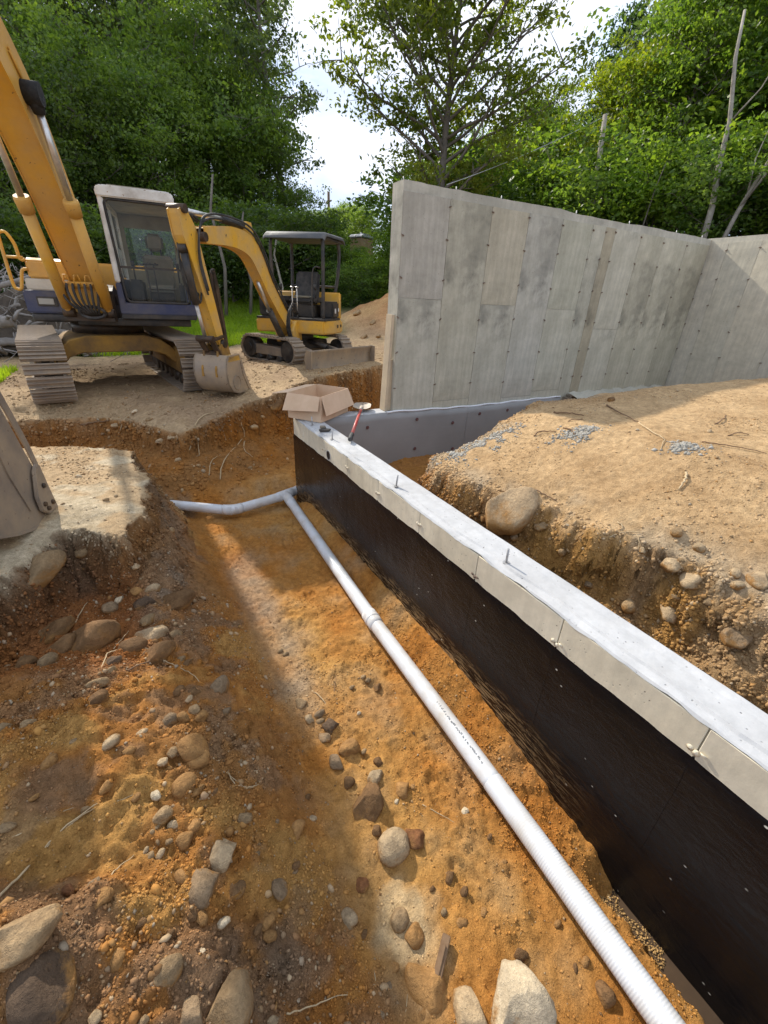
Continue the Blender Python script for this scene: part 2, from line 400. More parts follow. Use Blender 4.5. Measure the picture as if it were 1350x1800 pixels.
# turf
grass_w = fw * (1 - ins) * ss(11.6, 13.0, GYf + .8 * m1 - 1.2 * ss(-1.5, -5, GXf) * 3.0) * ss(6.2, 4.6, GXf - .12 * (GYf - 12))
grass_w = np.maximum(grass_w, fw * ss(19, 21, GYf))
col = lerp(col, one * C(.055, .10, .018), grass_w)
hillm = fw * ss(9.0, 9.3, GXf)
col = lerp(col, one * C(.09, .06, .035), hillm * ss(14, 10, GYf))
col = np.clip(col, .01, 1)
at_ = g_me.color_attributes.new('soil', 'FLOAT_COLOR', 'POINT')
at_.data.foreach_set('color', np.concatenate([col, 1 + 0 * one], 1).astype(np.float32).ravel())

gm, nt, b = new_mat('soil')
vc = nd(nt, 'ShaderNodeVertexColor', layer_name='soil'); co = coords(nt)
n1 = noise(nt, co, 22, 8, .68); n2 = noise(nt, co, 140, 5, .7); n3 = noise(nt, co, 6, 6, .6)
c = mix(nt, .8, vc.outputs[0], mix(nt, ramp(nt, n1, [(.28, 0), (.72, 1)]), (.58, .55, .50), (1.38, 1.40, 1.42)), 'MULTIPLY')
c = mix(nt, .75, c, mix(nt, ramp(nt, n2, [(.3, 0), (.7, 1)]), (.66, .64, .62), (1.32, 1.34, 1.36)), 'MULTIPLY')
c = mix(nt, .5, c, mix(nt, ramp(nt, n3, [(.3, 0), (.7, 1)]), (.75, .72, .68), (1.2, 1.22, 1.25)), 'MULTIPLY')
vo = nd(nt, 'ShaderNodeTexVoronoi'); vo.inputs['Scale'].default_value = 75; vo.inputs['Randomness'].default_value = 1; nt.links.new(co, vo.inputs['Vector'])
grit = ramp(nt, vo.outputs['Distance'], [(.10, 1), (.20, 0)])
gsel = ramp(nt, noise(nt, co, 40, 3, .6), [(.55, 0), (.62, 1)])
gw = mix(nt, 1.0, grit, gsel, 'MULTIPLY')
c = mix(nt, mix(nt, 1.0, gw, .55, 'MULTIPLY'), c, (.55, .46, .34))
nt.links.new(c, b.inputs['Base Color']); b.inputs['Roughness'].default_value = .95
b.inputs['Specular IOR Level'].default_value = .15
p1 = bump(nt, b, n1, 1.0, .022); p2 = bump(nt, b, n2, 1.0, .007, p1); bump(nt, b, gw, .8, .006, p2)
ground = link('ground', g_me, gm); tag(ground, kind='structure')
# ---------------------------------------------------------------- materials of the foundation
def concrete(name, c1, c2, stain=None, streak=.5, pits=1.0, rough=.85, top_band=None):
    m, nt, b = new_mat(name); co = coords(nt)
    oi = nd(nt, 'ShaderNodeObjectInfo')
    n1 = noise(nt, co, 1.7, 8, .62); c = mix(nt, ramp(nt, n1, [(.33, 0), (.67, 1)]), c1, c2)
    sv = coords(nt, 'Object', (14, 14, 1.0)); n2 = noise(nt, sv, 1.6, 6, .6)
    c = mix(nt, streak, c, mix(nt, ramp(nt, n2, [(.3, 0), (.7, 1)]), (.72, .73, .72), (1.16, 1.15, 1.12)), 'MULTIPLY')
    n3 = noise(nt, co, 9, 9, .7)
    c = mix(nt, .55, c, mix(nt, ramp(nt, n3, [(.3, 0), (.7, 1)]), (.74, .74, .74), (1.2, 1.19, 1.17)), 'MULTIPLY')
    if stain:
        s = ramp(nt, noise(nt, co, 1.15, 7, .6, .6), [(.50, 0), (.66, 1)]); c = mix(nt, mix(nt, 1.0, s, .75, 'MULTIPLY'), c, stain)
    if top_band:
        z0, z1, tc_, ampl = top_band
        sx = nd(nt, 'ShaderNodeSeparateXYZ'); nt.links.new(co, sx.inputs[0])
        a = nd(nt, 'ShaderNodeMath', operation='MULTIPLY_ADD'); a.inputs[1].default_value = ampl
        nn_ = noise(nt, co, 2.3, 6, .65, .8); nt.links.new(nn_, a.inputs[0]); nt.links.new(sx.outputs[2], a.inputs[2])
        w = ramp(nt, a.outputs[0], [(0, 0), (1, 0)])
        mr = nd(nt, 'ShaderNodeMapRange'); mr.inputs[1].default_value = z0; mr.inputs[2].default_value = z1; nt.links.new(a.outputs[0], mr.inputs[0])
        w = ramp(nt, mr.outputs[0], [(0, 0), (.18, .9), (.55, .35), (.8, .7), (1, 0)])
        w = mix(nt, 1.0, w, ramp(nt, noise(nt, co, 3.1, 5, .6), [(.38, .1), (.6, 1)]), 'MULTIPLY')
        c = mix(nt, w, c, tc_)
    c = mix(nt, 1.0, c, oi.outputs['Color'], 'MULTIPLY')
    v = nd(nt, 'ShaderNodeTexVoronoi'); v.inputs['Scale'].default_value = 34; nt.links.new(co, v.inputs['Vector'])
    pit = ramp(nt, v.outputs['Distance'], [(.07, 1), (.16, 0)])
    sel = ramp(nt, noise(nt, co, 4.0, 4, .7), [(.46, 0), (.56, 1)])
    pit = mix(nt, 1.0, pit, sel, 'MULTIPLY')
    c = mix(nt, mix(nt, 1.0, pit, .7 * pits, 'MULTIPLY'), c, (.06, .055, .05))
    nt.links.new(c, b.inputs['Base Color']); b.inputs['Roughness'].default_value = rough; b.inputs['Specular IOR Level'].default_value = .3
    inv = nd(nt, 'ShaderNodeMath', operation='MULTIPLY_ADD'); inv.inputs[1].default_value = -1.0; nt.links.new(pit, inv.inputs[0]); nt.links.new(n3, inv.inputs[2])
    bump(nt, b, inv.outputs[0], .5, .004)
    return m
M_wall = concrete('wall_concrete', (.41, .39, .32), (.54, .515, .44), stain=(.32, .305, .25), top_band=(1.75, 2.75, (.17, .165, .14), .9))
M_wallR = concrete('sunlit_wall_concrete', (.50, .46, .37), (.60, .56, .46), stain=(.34, .32, .27))  # lighter than the tall wall: sunlight on this wall put into the colour
M_lip = concrete('lip_concrete', (.60, .53, .40), (.70, .63, .49), stain=(.45, .395, .295), streak=.35, pits=1.2)
M_top = concrete('trowelled_concrete', (.40, .40, .40), (.50, .50, .50), streak=.1, pits=1.0, stain=(.35, .34, .325))
M_rust = worn('rusty_steel', (.13, .09, .065), (.28, .21, .16), .5, .8)
M_steel = worn('galvanised_steel', (.42, .42, .42), (.25, .2, .15), .3, .45, .6)

def set_col(o, f): o.color = (*f, 1); return o
# ---------------------------------------------------------------- tall wall
tw = empty('concrete_wall', (2.78, 4.69, 0), label='tall bare concrete foundation wall with form lines and rusty ties', cat='wall')
TWH = 2.385
mb = MB(); n = 60
def ztop(x): return TWH + .010 * float(fbm(np.array([x]), np.array([0.]), 3, 3, 401)[0]) * 2
body_v = []; xs = np.linspace(0, 5.98, n)
for yy in (.0095, .235):
    for x in xs: body_v.append((x, yy, ztop(x)))
for yy in (.0095, .235):
    for x in xs: body_v.append((x, yy, -1.2))
fs = []
for i in range(n - 1):
    fs += [(i, i + 1, n + i + 1, n + i), (2 * n + i, 2 * n + i + 1, i + 1, i), (n + i, n + i + 1, 3 * n + i + 1, 3 * n + i), (2 * n + i, 3 * n + i, 3 * n + i + 1, 2 * n + i + 1)]
fs += [(0, n, 3 * n, 2 * n), (n - 1, 3 * n - 1, 4 * n - 1, 2 * n - 1)]
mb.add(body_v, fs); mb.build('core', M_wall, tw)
bounds = [0, .61, 1.22, 1.82, 2.42, 3.02, 3.29, 3.50, 4.10, 4.68, 5.30, 5.965]
split = {0: [1.30], 1: [.09], 2: [1.27], 3: [.06], 4: [1.25, .12], 6: [], 7: [1.0], 9: []}
tone = [(.86, .84, .84), (.95, .93, .86), (.96, .91, .82), (1.0, 1.0, 1.0), (1.02, 1.02, .97), (1.0, 1.0, .95), (.85, .79, .68), (1.06, 1.05, 1.0), (1.0, .98, .9), (1.08, 1.06, .98), (.96, .94, .86)]
def panel_mesh(w, h, seed):
    """a slightly uneven slab face with open back, chamfered rim"""
    nx, nz = max(2, int(w / .1)), max(2, int(h / .1)); vs = []; fs = []
    for k in range(nz + 1):
        for i in range(nx + 1):
            u, v = w * i / nx, h * k / nz
            d = .0015 * math.sin(u * 7 + seed) * math.sin(v * 5 + seed * 1.7)
            rim = .0035 if i in (0, nx) or k in (0, nz) else 0
            vs.append((u, d + rim, v))
    for k in range(nz):
        for i in range(nx): a = k * (nx + 1) + i; fs.append((a, a + 1, a + nx + 2, a + nx + 1))
    m = len(vs)
    per = [i for i in range(nx + 1)] + [(k + 1) * (nx + 1) - 1 for k in range(1, nz + 1)] + [nz * (nx + 1) + i for i in range(nx - 1, -1, -1)] + [k * (nx + 1) for k in range(nz - 1, 0, -1)]
    for p in per: vs.append((vs[p][0], .02, vs[p][2]))
    L = len(per)
    for i in range(L): fs.append((per[(i + 1) % L], per[i], m + i, m + (i + 1) % L))
    return vs, fs
rnd = random.Random(5)
for i in range(len(bounds) - 1):
    cuts = [-.35] + sorted(split.get(i, [])) + [2.30]
    for j in range(len(cuts) - 1):
        w = bounds[i + 1] - bounds[i] - .005; h = cuts[j + 1] - cuts[j] - .006
        vs, fs = panel_mesh(w, h, i * 3 + j)
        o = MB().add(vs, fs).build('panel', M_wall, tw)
        o.location = (bounds[i] + .0025, 0, cuts[j] + .003)
        t = tone[i]
        if i == 2 and j == 0 or i == 0 and j == 0: t = (.98, .97, .93)
        if i == 4 and j == 2: t = (.93, .94, .88)
        set_col(o, t)
mt = MB(); mt.tube([(0, .004, 0), (0, -.014, 0)], .007, 6); mt.box(-.018, .018, -.003, .004, -.005, .005)
tie = mt.build('tie', M_rust, tw); first = True
for i, xb in enumerate(bounds):
    for z in (2.24, 1.90, 1.50, 1.10, .70, .30):
        if (i in (0, 11)) and z > 2: continue
        o = tie if first else tie.copy()
        if not first: COL.objects.link(o)
        first = False
        o.location = (xb + rnd.uniform(-.008, .008) + (.012 if i == 0 else 0), -.002, z + rnd.uniform(-.015, .015)); o.rotation_euler = (0, rnd.uniform(-.7, .7), 0)
bo = MB(); bo.tube([(0, 0, -.02), (0, 0, .055)], .0055, 7)
bolt = bo.build('anchor_bolt', M_steel, tw)
for k, x in enumerate((.06, .75, 1.42, 2.75, 3.9, 5.1, 5.85)):
    o = bolt if k == 0 else bolt.copy()
    if k: COL.objects.link(o)
    o.location = (x, .11, TWH); o.rotation_euler = (rnd.uniform(-.1, .1), rnd.uniform(-.1, .1), 0)

# right-hand wall
rw = empty('concrete_wall', (8.755, 4.69, 0), label='sunlit concrete wall meeting the tall wall at the right corner, leaf litter above it', cat='wall')
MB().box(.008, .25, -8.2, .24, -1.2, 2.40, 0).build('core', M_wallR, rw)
yb = [0, -.27, -.735, -1.34, -1.95, -2.56, -3.17, -3.8]
for i in range(len(yb) - 1):
    w = yb[i] - yb[i + 1] - .005; vs, fs = panel_mesh(w, 2.62, i + 40)
    vs = [(v[1], v[0], v[2]) for v in vs]; fs = [f[::-1] for f in fs]
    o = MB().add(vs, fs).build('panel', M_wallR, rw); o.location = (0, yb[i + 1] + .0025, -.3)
    set_col(o, [(1, 1, 1), (.97, .97, .95), (1.02, 1.0, .96), (1, .99, .97)][i % 4])
for i, yy in enumerate(yb[1:]):
    for z in (2.22, 1.80, 1.41, 1.01, .62):
        o = tie.copy(); COL.objects.link(o); o.parent = rw; o.location = (-.002, yy, z + rnd.uniform(-.015, .015)); o.rotation_euler = (0, rnd.uniform(-.6, .6), -math.pi / 2)

# ---------------------------------------------------------------- low wall along the trench, with its return under the tall wall
lw = empty('foundation_wall', (1.55, 0, 0), label='long low foundation wall with white top and glossy black coated face beside the drain pipe', cat='wall')
def rot_top(x, y): return .0030 * float(fbm(np.array([x]), np.array([y]), 6, 3, 411)[0])
# top: an uneven trowelled slab with a ragged ledge on its outer arris
nu, nv = 12, 330; vs = []; fs = []
us = [0, .006, .02, .045, .055, .08, .12, .16, .175, .20, .225, .24]
vv = np.linspace(-3.2, 4.93, nv)
N1 = fbm(vv, vv * 0, 4.5, 4, 421); N2 = fbm(vv, vv * 0 + 5, 9, 3, 425); N3 = fbm(vv, vv * 0 + 9, 1.5, 3, 427)
for j, y in enumerate(vv):
    led = .052 + .022 * N1[j]
    for i, u in enumerate(us):
        z = .0
        uu = u
        if i == 0: z = -.022 + .014 * N2[j]; uu = .004 * N2[j]
        elif i == 1: z = -.013 + .008 * N1[j] + .005 * N2[j]; uu = .007
        elif i == 2: z = -.009 + .004 * N2[j]; uu = min(.02, led - .012)
        elif i == 3: z = -.008 + .004 * N1[j]; uu = led - .006
        elif i == 4: z = .002; uu = led + .004
        elif i == 8: z = -.002; uu = .176 + .004 * N3[j]
        elif i == 9: z = .001
        elif i == 10: z = .001
        elif i == 11: z = -.006; uu = .238 + .003 * N1[j]
        vs.append((uu, y, z + rot_top(u * 3, y) * (1.4 if i > 0 else .3)))
for j in range(nv - 1):
    for i in range(nu - 1): a = j * nu + i; fs.append((a, a + 1, a + nu + 1, a + nu))
mb = MB().add(vs, fs); mb.build('top', M_top, lw)
seams = [-2.74, -2.13, -1.52, -.91, -.30, .30, .94, 1.555, 2.17, 2.78, 3.38, 3.97, 4.57]
edges = [-3.2] + seams + [4.93]
for i in range(len(edges) - 1):
    y0, y1 = edges[i] + .0025, edges[i + 1] - .0025
    m2_ = MB(); m2_.box(.0, .236, y0, y1, -1.2, -.025, .0)
    o = m2_.build('panel', M_lip, lw, bevel=.003, seg=1); set_col(o, (1, 1, 1) if i % 2 else (.97, .965, .95))
MB().box(.012, .228, -3.19, 4.92, -1.2, -.028).build('core', M_lip, lw)
# snapped tie ends and smears of grout on the lip
for y, z in ((1.555, -.165), (.94, -.17), (.30, -.15), (2.17, -.12), (2.78, -.13), (3.38, -.12), (3.97, -.12)):
    g = MB()
    for k in range(3): g.tube([(-.0, (k - 1) * .022, rnd.uniform(-.01, .01)), (-.006, (k - 1) * .022, rnd.uniform(-.01, .01))], [.014, .004], 9)
    o = g.build('grout_smear', M_rust if abs(y - 1.555) < .01 else M_lip, lw); o.location = (0, y, z)
# pipe hole: a flat near-black disc stands for its shaded inside
M_black = new_mat('hole_shade')[0]; M_black.node_tree.nodes['Principled BSDF'].inputs['Base Color'].default_value = (.012, .011, .01, 1)
h = MB(); h.tube([(-.003, 0, 0), (.004, 0, 0)], .045, 20); o = h.build('hole_disc', M_black, lw); o.location = (0, 3.83, -.145)
r_ = MB()
vs = []; fs = []
for k in range(20):
    a = 2 * math.pi * k / 20
    for rr, xx in ((.045, -.0035), (.052, -.0035), (.052, .001)): vs.append((xx, rr * math.cos(a), rr * math.sin(a)))
for k in range(20):
    j = (k + 1) % 20
    for t in range(2): fs.append((k * 3 + t, k * 3 + t + 1, j * 3 + t + 1, j * 3 + t))
r_.add(vs, fs); o = r_.build('sleeve_rim', M_top, lw); o.location = (0, 3.83, -.145)
for y in (4.44, 3.88, 2.58, 1.40, .1, -1.1):
    g = MB(); g.tube([(0, 0, -.02), (0, 0, .095)], .0065, 8); g.tube([(0, 0, .0), (0, 0, .004)], .02, 9)
    o = g.build('anchor_bolt', M_steel, lw); o.location = (.055 + rnd.uniform(-.01, .01), y, .0); o.rotation_euler = (rnd.uniform(-.08, .08), rnd.uniform(-.08, .08), 0)
# coating
m, nt, b = new_mat('asphalt_coating'); M_coat = m; co = coords(nt)
sx = nd(nt, 'ShaderNodeSeparateXYZ'); nt.links.new(co, sx.inputs[0])
n1 = noise(nt, coords(nt, 'Object', (1, 1, 2.6)), 2.2, 5, .6)
c = mix(nt, n1, (.004, .004, .0048), (.007, .0062, .007))
brw = nd(nt, 'ShaderNodeMapRange'); brw.inputs[1].default_value = 1.2; brw.inputs[2].default_value = 4.0; nt.links.new(sx.outputs[1], brw.inputs[0])
c = mix(nt, brw.outputs[0], c, (.018, .011, .009))  # browner towards the far end: the soil's reflection put into the colour
# dried soil wiped along the bottom, streaks running with the wall
ms = coords(nt, 'Object', (1, 1.6, 12)); ns = noise(nt, ms, 5.0, 9, .75, .5)
mr = nd(nt, 'ShaderNodeMapRange'); mr.inputs[1].default_value = -.74; mr.inputs[2].default_value = -.90; nt.links.new(sx.outputs[2], mr.inputs[0])
my = nd(nt, 'ShaderNodeMapRange'); my.inputs[1].default_value = .5; my.inputs[2].default_value = 1.2; nt.links.new(sx.outputs[1], my.inputs[0])
k1 = mix(nt, 1.0, mr.outputs[0], my.outputs[0], 'MULTIPLY'); k2 = mix(nt, 1.0, ramp(nt, ns, [(.50, 0), (.57, .9)]), k1, 'MULTIPLY')
c = mix(nt, k2, c, (.34, .215, .10))
# small pale scuffs
v = nd(nt, 'ShaderNodeTexVoronoi'); v.inputs['Scale'].default_value = 1; nt.links.new(coords(nt, 'Object', (20, 11, 17)), v.inputs['Vector'])
sc = ramp(nt, v.outputs['Distance'], [(.045, 1), (.085, 0)]); scs = ramp(nt, noise(nt, co, 6, 2, .5), [(.51, 0), (.56, 1)])
k3 = mix(nt, 1.0, sc, scs, 'MULTIPLY'); c = mix(nt, k3, c, (.5, .47, .4))
nt.links.new(c, b.inputs['Base Color'])
rr = mix(nt, k2, mix(nt, noise(nt, co, 7, 5, .6), .10, .26), .9); rr = mix(nt, k3, rr, .8); nt.links.new(rr, b.inputs['Roughness'])
b.inputs['Specular IOR Level'].default_value = .1; b.inputs['Coat Weight'].default_value = .3; b.inputs['Coat IOR'].default_value = 1.5; b.inputs['Coat Roughness'].default_value = .07
hb = noise(nt, coords(nt, 'Object', (1, 1.0, 2.4)), 16, 5, .6, .8); hb2 = noise(nt, coords(nt, 'Object', (1, 7, 1)), 26, 4, .6)
q1 = bump(nt, b, hb, .5, .007); q2 = bump(nt, b, hb2, .35, .003, q1); q3 = bump(nt, b, k2, .6, .006, q2); nt.links.new(q2, b.inputs['Coat Normal'])
ny, nz = 420, 26; vs = []; fs = []
ys = np.linspace(-3.2, 4.936, ny); Tz = fbm(ys, ys * 0, 2.2, 4, 431); Tb = fbm(ys, ys * 0 + 3, 9, 3, 433)
yy, tt = np.meshgrid(ys, np.linspace(0, 1, nz), indexing='ij')
zt = -.190 - .016 * Tz[:, None] - .008 * Tb[:, None] - .03 * ss(3.5, 4.9, ys)[:, None]
zz = zt + (-1.20 - zt) * tt
wr = .0035 * fbm(yy, zz * 3, 9, 3, 435) + .004 * fbm(yy, zz, 3, 3, 437)
xx = -.006 - wr - .001; xx[:, 0] = .001; 
V = np.stack([xx, yy, zz], -1).reshape(-1, 3); idx = np.arange(ny * nz).reshape(ny, nz)
Fq = np.stack([idx[:-1, :-1], idx[:-1, 1:], idx[1:, 1:], idx[1:, :-1]], -1).reshape(-1, 4)[:, ::-1]
link('coating', mesh_np('coating', V, Fq, True), M_coat, lw)
# joints telegraphing through the coating
j_ = MB()
for y in seams:
    pts = [(-.0105 + rnd.uniform(-.001, .001), y + rnd.uniform(-.003, .003), z) for z in np.linspace(-.23, -.8, 9)]
    j_.tube(pts, .0006, 5)
j_.build('coating_seam', M_coat, lw)
# footing under the wall
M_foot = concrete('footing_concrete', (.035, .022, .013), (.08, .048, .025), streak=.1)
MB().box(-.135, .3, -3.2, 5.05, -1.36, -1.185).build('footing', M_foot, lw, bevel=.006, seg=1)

# return wall and its grey foam board
rt = empty('return_wall', (1.79, 4.69, 0), label='short low concrete wall at the far corner, clad inside with grey foam board', cat='wall')
vs = []; fs = []; xs = np.linspace(0.001, .988, 24)
for j, y in enumerate((.006, .03, .12, .2, .234)):
    for x in xs: vs.append((x, y, .0 + rot_top(x, y * 4 + 7) * 2 - (.008 if j in (0, 4) else 0)))
for j in range(4):
    for i in range(23): a = j * 24 + i; fs.append((a, a + 1, a + 25, a + 24))
MB().add(vs, fs).build('top', M_top, rt)
MB().box(.001, .988, .004, .236, -1.2, -.012).build('core', M_lip, rt)
m, nt, b = new_mat('grey_foam_board'); M_foam = m; co = coords(nt)
c = mix(nt, ramp(nt, noise(nt, co, 1.3, 5, .6), [(.3, 0), (.7, 1)]), (.23, .225, .215), (.29, .285, .275))
c = mix(nt, .3, c, mix(nt, noise(nt, coords(nt, 'Object', (1, 1, 7)), 3, 6, .6), (.8, .8, .8), (1.15, 1.15, 1.15)), 'MULTIPLY')
nt.links.new(c, b.inputs['Base Color']); b.inputs['Roughness'].default_value = .55; bump(nt, b, noise(nt, co, 2.2, 3, .5), .3, .01)
def board(x0, x1, seed):
    nx, nz = 26, 10; vs = []; fs = []
    for k in range(nz + 1):
        for i in range(nx + 1):
            x = x0 + (x1 - x0) * i / nx
            zt_ = -.012 + .05 * ss(2.2, .3, np.array(x)) * 0 + .010 * math.sin(x * 2.1 + seed) + .004 * math.sin(x * 9 + seed)
            z = zt_ + (-.95 - zt_) * k / nz
            vs.append((x, -.030 + .006 * math.sin(x * 1.7 + z * 3 + seed), z))
    for k in range(nz):
        for i in range(nx): a = k * (nx + 1) + i; fs.append((a, a + nx + 1, a + nx + 2, a + 1))
    for i in range(nx): vs_ = None
    m0 = len(vs)
    for i in range(nx + 1): v = vs[i]; vs.append((v[0], -.003, v[2]))
    for i in range(nx): fs.append((i, i + 1, m0 + i + 1, m0 + i))
    return vs, fs
for x0, x1, s in ((.001, 2.195, 0), (2.199, 4.07, 0.02)):
    vs, fs = board(x0, x1, s); o = MB().add(vs, fs, True).build('foam_board', M_foam, rt)
m, nt, b = new_mat('white_sealant'); M_seal = m; b.inputs['Base Color'].default_value = (.72, .73, .75, 1); b.inputs['Roughness'].default_value = .6
mbs = MB(); pts = [(x, -.022 + .003 * math.sin(x * 20), -.002 + .010 * math.sin(x * 2.1) + .005 * math.sin(x * 13)) for x in np.linspace(.9, 4.06, 60)]
mbs.tube(pts, .013, 6); mbs.build('sealant_bead', M_seal, rt)
M_wash = worn('dark_red_washer', (.10, .03, .03), (.2, .12, .1), .3, .5)
g = MB(); g.tube([(0, 0, 0), (0, -.007, 0)], [.023, .019], 12); g.tube([(0, -.006, 0), (0, -.012, 0)], .008, 8)
wsh = g.build('washer', M_wash, rt); k = 0
for x, z in ((.62, -.16), (1.35, -.12), (1.95, -.22), (2.42, -.13), (2.95, -.12), (3.6, -.14), (3.98, -.10), (.62, -.55), (1.35, -.52), (2.0, -.6)):
    o = wsh if k == 0 else wsh.copy()
    if k: COL.objects.link(o)
    k += 1; o.location = (x, -.037, z)

# timber form stubs and a ledge of spilled concrete where the foam stops
M_wood = worn('weathered_timber', (.22, .18, .13), (.14, .11, .08), .6, .85, 0, 6)
fr = empty('form_stake', (5.92, 4.62, -.35), label='grey timber form stakes standing at the end of the foam board', cat='stake')
MB().box(-.05, .0, -.06, .02, 0, .36).build('stake', M_wood, fr, bevel=.004); MB().box(.03, .09, -.05, .03, 0, .39).build('stake', M_wood, fr, bevel=.004); MB().box(.11, .14, -.03, .04, 0, .33).build('stake', M_wood, fr, bevel=.003)
led = MB(); vs = []; fs = []; xs = np.linspace(6.02, 8.6, 40)
for j, (y, dz) in enumerate(((4.36, -.3), (4.42, -.05), (4.52, .0), (4.62, .02), (4.687, .03))):
    for x in xs: vs.append((x, y + .02 * math.sin(x * 9), .03 + dz + .015 * math.sin(x * 17 + j) + .01 * math.sin(x * 41 + j * 2)))
for j in range(4):
    for i in range(39): a = j * 40 + i; fs.append((a, a + 1, a + 41, a + 40))
led.add(vs, fs, True); o = led.build('concrete_ledge', M_wall); tag(o, 'rough ledge of spilled concrete along the foot of the tall wall', 'ledge')

# plank leaning on the end of the tall wall
M_plank = worn('pale_plank', (.58, .46, .30), (.42, .34, .24), .5, .7, 0, 4)
pk = MB(); pk.bar((0, 0, .0), (.035, -.02, 1.12), .038, .135, up=(0, 1, 0))
o = pk.build('plank', M_plank, bevel=.003); o.location = (2.705, 4.80, .004)
tag(o, 'pale wooden plank leaning upright against the end of the tall wall', 'plank')
pk = MB(); pk.bar((0, 0, 0), (.0, 0, .62), .10, .022, up=(0, 1, 0)); o = pk.build('plank', M_plank, bevel=.002); o.location = (2.755, 4.72, .004)
o.location = (2.755, 4.76, .004); tag(o, 'short narrow board standing behind the pale leaning plank', 'board')

# ---------------------------------------------------------------- drain pipes
m, nt, b = new_mat('white_plastic'); M_pvc = m; co = coords(nt)
c = mix(nt, ramp(nt, noise(nt, co, 5, 6, .65), [(.42, 0), (.75, 1)]), (.64, .655, .675), (.50, .46, .40))
nt.links.new(c, b.inputs['Base Color']); b.inputs['Roughness'].default_value = .33; bump(nt, b, noise(nt, co, 60, 3), .1, .0006)
TEE = Vector((1.385, 4.80, -.995)); NEAR = Vector((1.195, -.62, -.985)); MID = Vector((1.262, 2.30, -1.0)); MID2 = Vector((1.268, 1.15, -1.0))
def pl(y):   # the pipe's axis in plan
    return float(np.interp(y, [-.62, .0, .5, 1.15, 2.3, 4.8], [1.222, 1.243, 1.262, 1.278, 1.291, 1.39])), y, -1.0 + .0 * y
DP = empty('drain_pipe', (1.25, 2.0, -1.055), label='long white drain pipe running down the trench beside the black wall', cat='pipe')
off_ = Vector((-1.25, -2.0, 1.055))
def run(y0, y1, r, nseg=24, n=18): return [Vector(pl(y)) + off_ for y in np.linspace(y0, y1, nseg)]
RP = .0545
g = MB(); g.tube(run(.86, 2.36, RP), RP, 20); g.build('smooth_pipe', M_pvc, DP)
g = MB(); g.tube(run(2.30, 4.74, RP), RP, 20); g.build('smooth_pipe', M_pvc, DP)
# corrugated length
pts = []; rs = []; y = .90
while y > -.75:
    k = len(pts) % 4; fade = min(1, max(.15, (.95 - y) / .5))
    pts.append(Vector(pl(y)) + off_); rs.append(RP + .0022 + (.0, .0004, 0, -.0004)[k] * fade); y -= .0028
g = MB(); g.tube(pts, rs, 22); g.build('ribbed_pipe', M_pvc, DP)
def collar(ya, yb_, r, name='coupling'):
    g = MB(); p = run(ya, yb_, r, 6); g.tube([p[0], p[0], p[1], p[-2], p[-1], p[-1]], [RP, r, r + .001, r + .001, r, RP], 22); return g.build(name, M_pvc, DP)
collar(2.255, 2.40, RP + .006); collar(2.315, 2.335, RP + .0095, 'bead'); collar(4.60, 4.78, RP + .004)
# printed line along the pipe
txt = bpy.data.curves.new('print', 'FONT'); txt.body = "MADE IN USA  4 IN  DRAIN PIPE  RECYCLED CONTENT"; txt.size = .018; txt.extrude = .0001
M_ink = new_mat('grey_ink')[0]; M_ink.node_tree.nodes['Principled BSDF'].inputs['Base Color'].default_value = (.14, .15, .16, 1)
# the print in the photo is a row of marks too small to read: short dashes the size of its letters
g = MB(); y = 1.42; rp_ = random.Random(3)
while y > .98:
    L = rp_.uniform(.003, .006)
    p = Vector(pl(y)) + off_; q = Vector(pl(y - L)) + off_
    ang = math.radians(101 + rp_.uniform(-3, 3))
    for a_, h_ in ((ang, .006),):
        nrm = Vector((math.cos(ang), 0, math.sin(ang))); tn = Vector((-math.sin(ang), 0, math.cos(ang)))
        c0 = (p + q) / 2 + nrm * (RP + .0004)
        g.obox(c0, (q - p) / 2, tn * h_ * rp_.uniform(.5, 1), nrm * .0003)
    y -= L + rp_.choice((.002, .003, .003, .012))
g.build('printed_line', M_ink, DP)
bpy.data.curves.remove(txt)
# cross run with its bend, going left into the branch trench
CP = empty('drain_pipe', (.7, 4.75, -1.05), label='white cross pipe with an elbow going left from the wall into the branch trench', cat='pipe')
cpts = [(1.66, 5.02, -.985), (1.39, 4.88, -.99), (.72, 4.73, -1.0)]; cp2 = [(.70, 4.728, -1.0), (.14, 5.10, -.985), (-.9, 5.75, -.96)]
o_ = Vector((-.7, -4.75, 1.05))
g = MB(); g.tube([Vector(p) + o_ for p in cpts], RP + .001, 20); g.build('pipe_run', M_pvc, CP)
g = MB(); g.tube([Vector(p) + o_ for p in cp2], RP + .001, 20); g.build('pipe_run', M_pvc, CP)
def bez(a, b_, c_, n=9): return [(Vector(a) * (1 - t) ** 2 + Vector(b_) * 2 * t * (1 - t) + Vector(c_) * t * t) for t in np.linspace(0, 1, n)]
el = bez(Vector(cpts[1]).lerp(Vector(cpts[2]), .86), (.71, 4.726, -1.0), Vector(cp2[0]).lerp(Vector(cp2[1]), .16))
g = MB(); g.tube([p + o_ for p in el], RP + .006, 20); g.build('elbow', M_pvc, CP)
g = MB(); a = Vector(cpts[0]).lerp(Vector(cpts[1]), .62); b2 = Vector(cpts[1]).lerp(Vector(cpts[2]), .16)
g.tube([a + o_, a.lerp(b2, .5) + o_, b2 + o_], RP + .006, 20); t0 = a.lerp(b2, .5); g.tube([t0 + o_, t0.lerp(Vector(pl(4.66)), 1.0) + o_], RP + .005, 20); g.build('tee', M_pvc, CP)
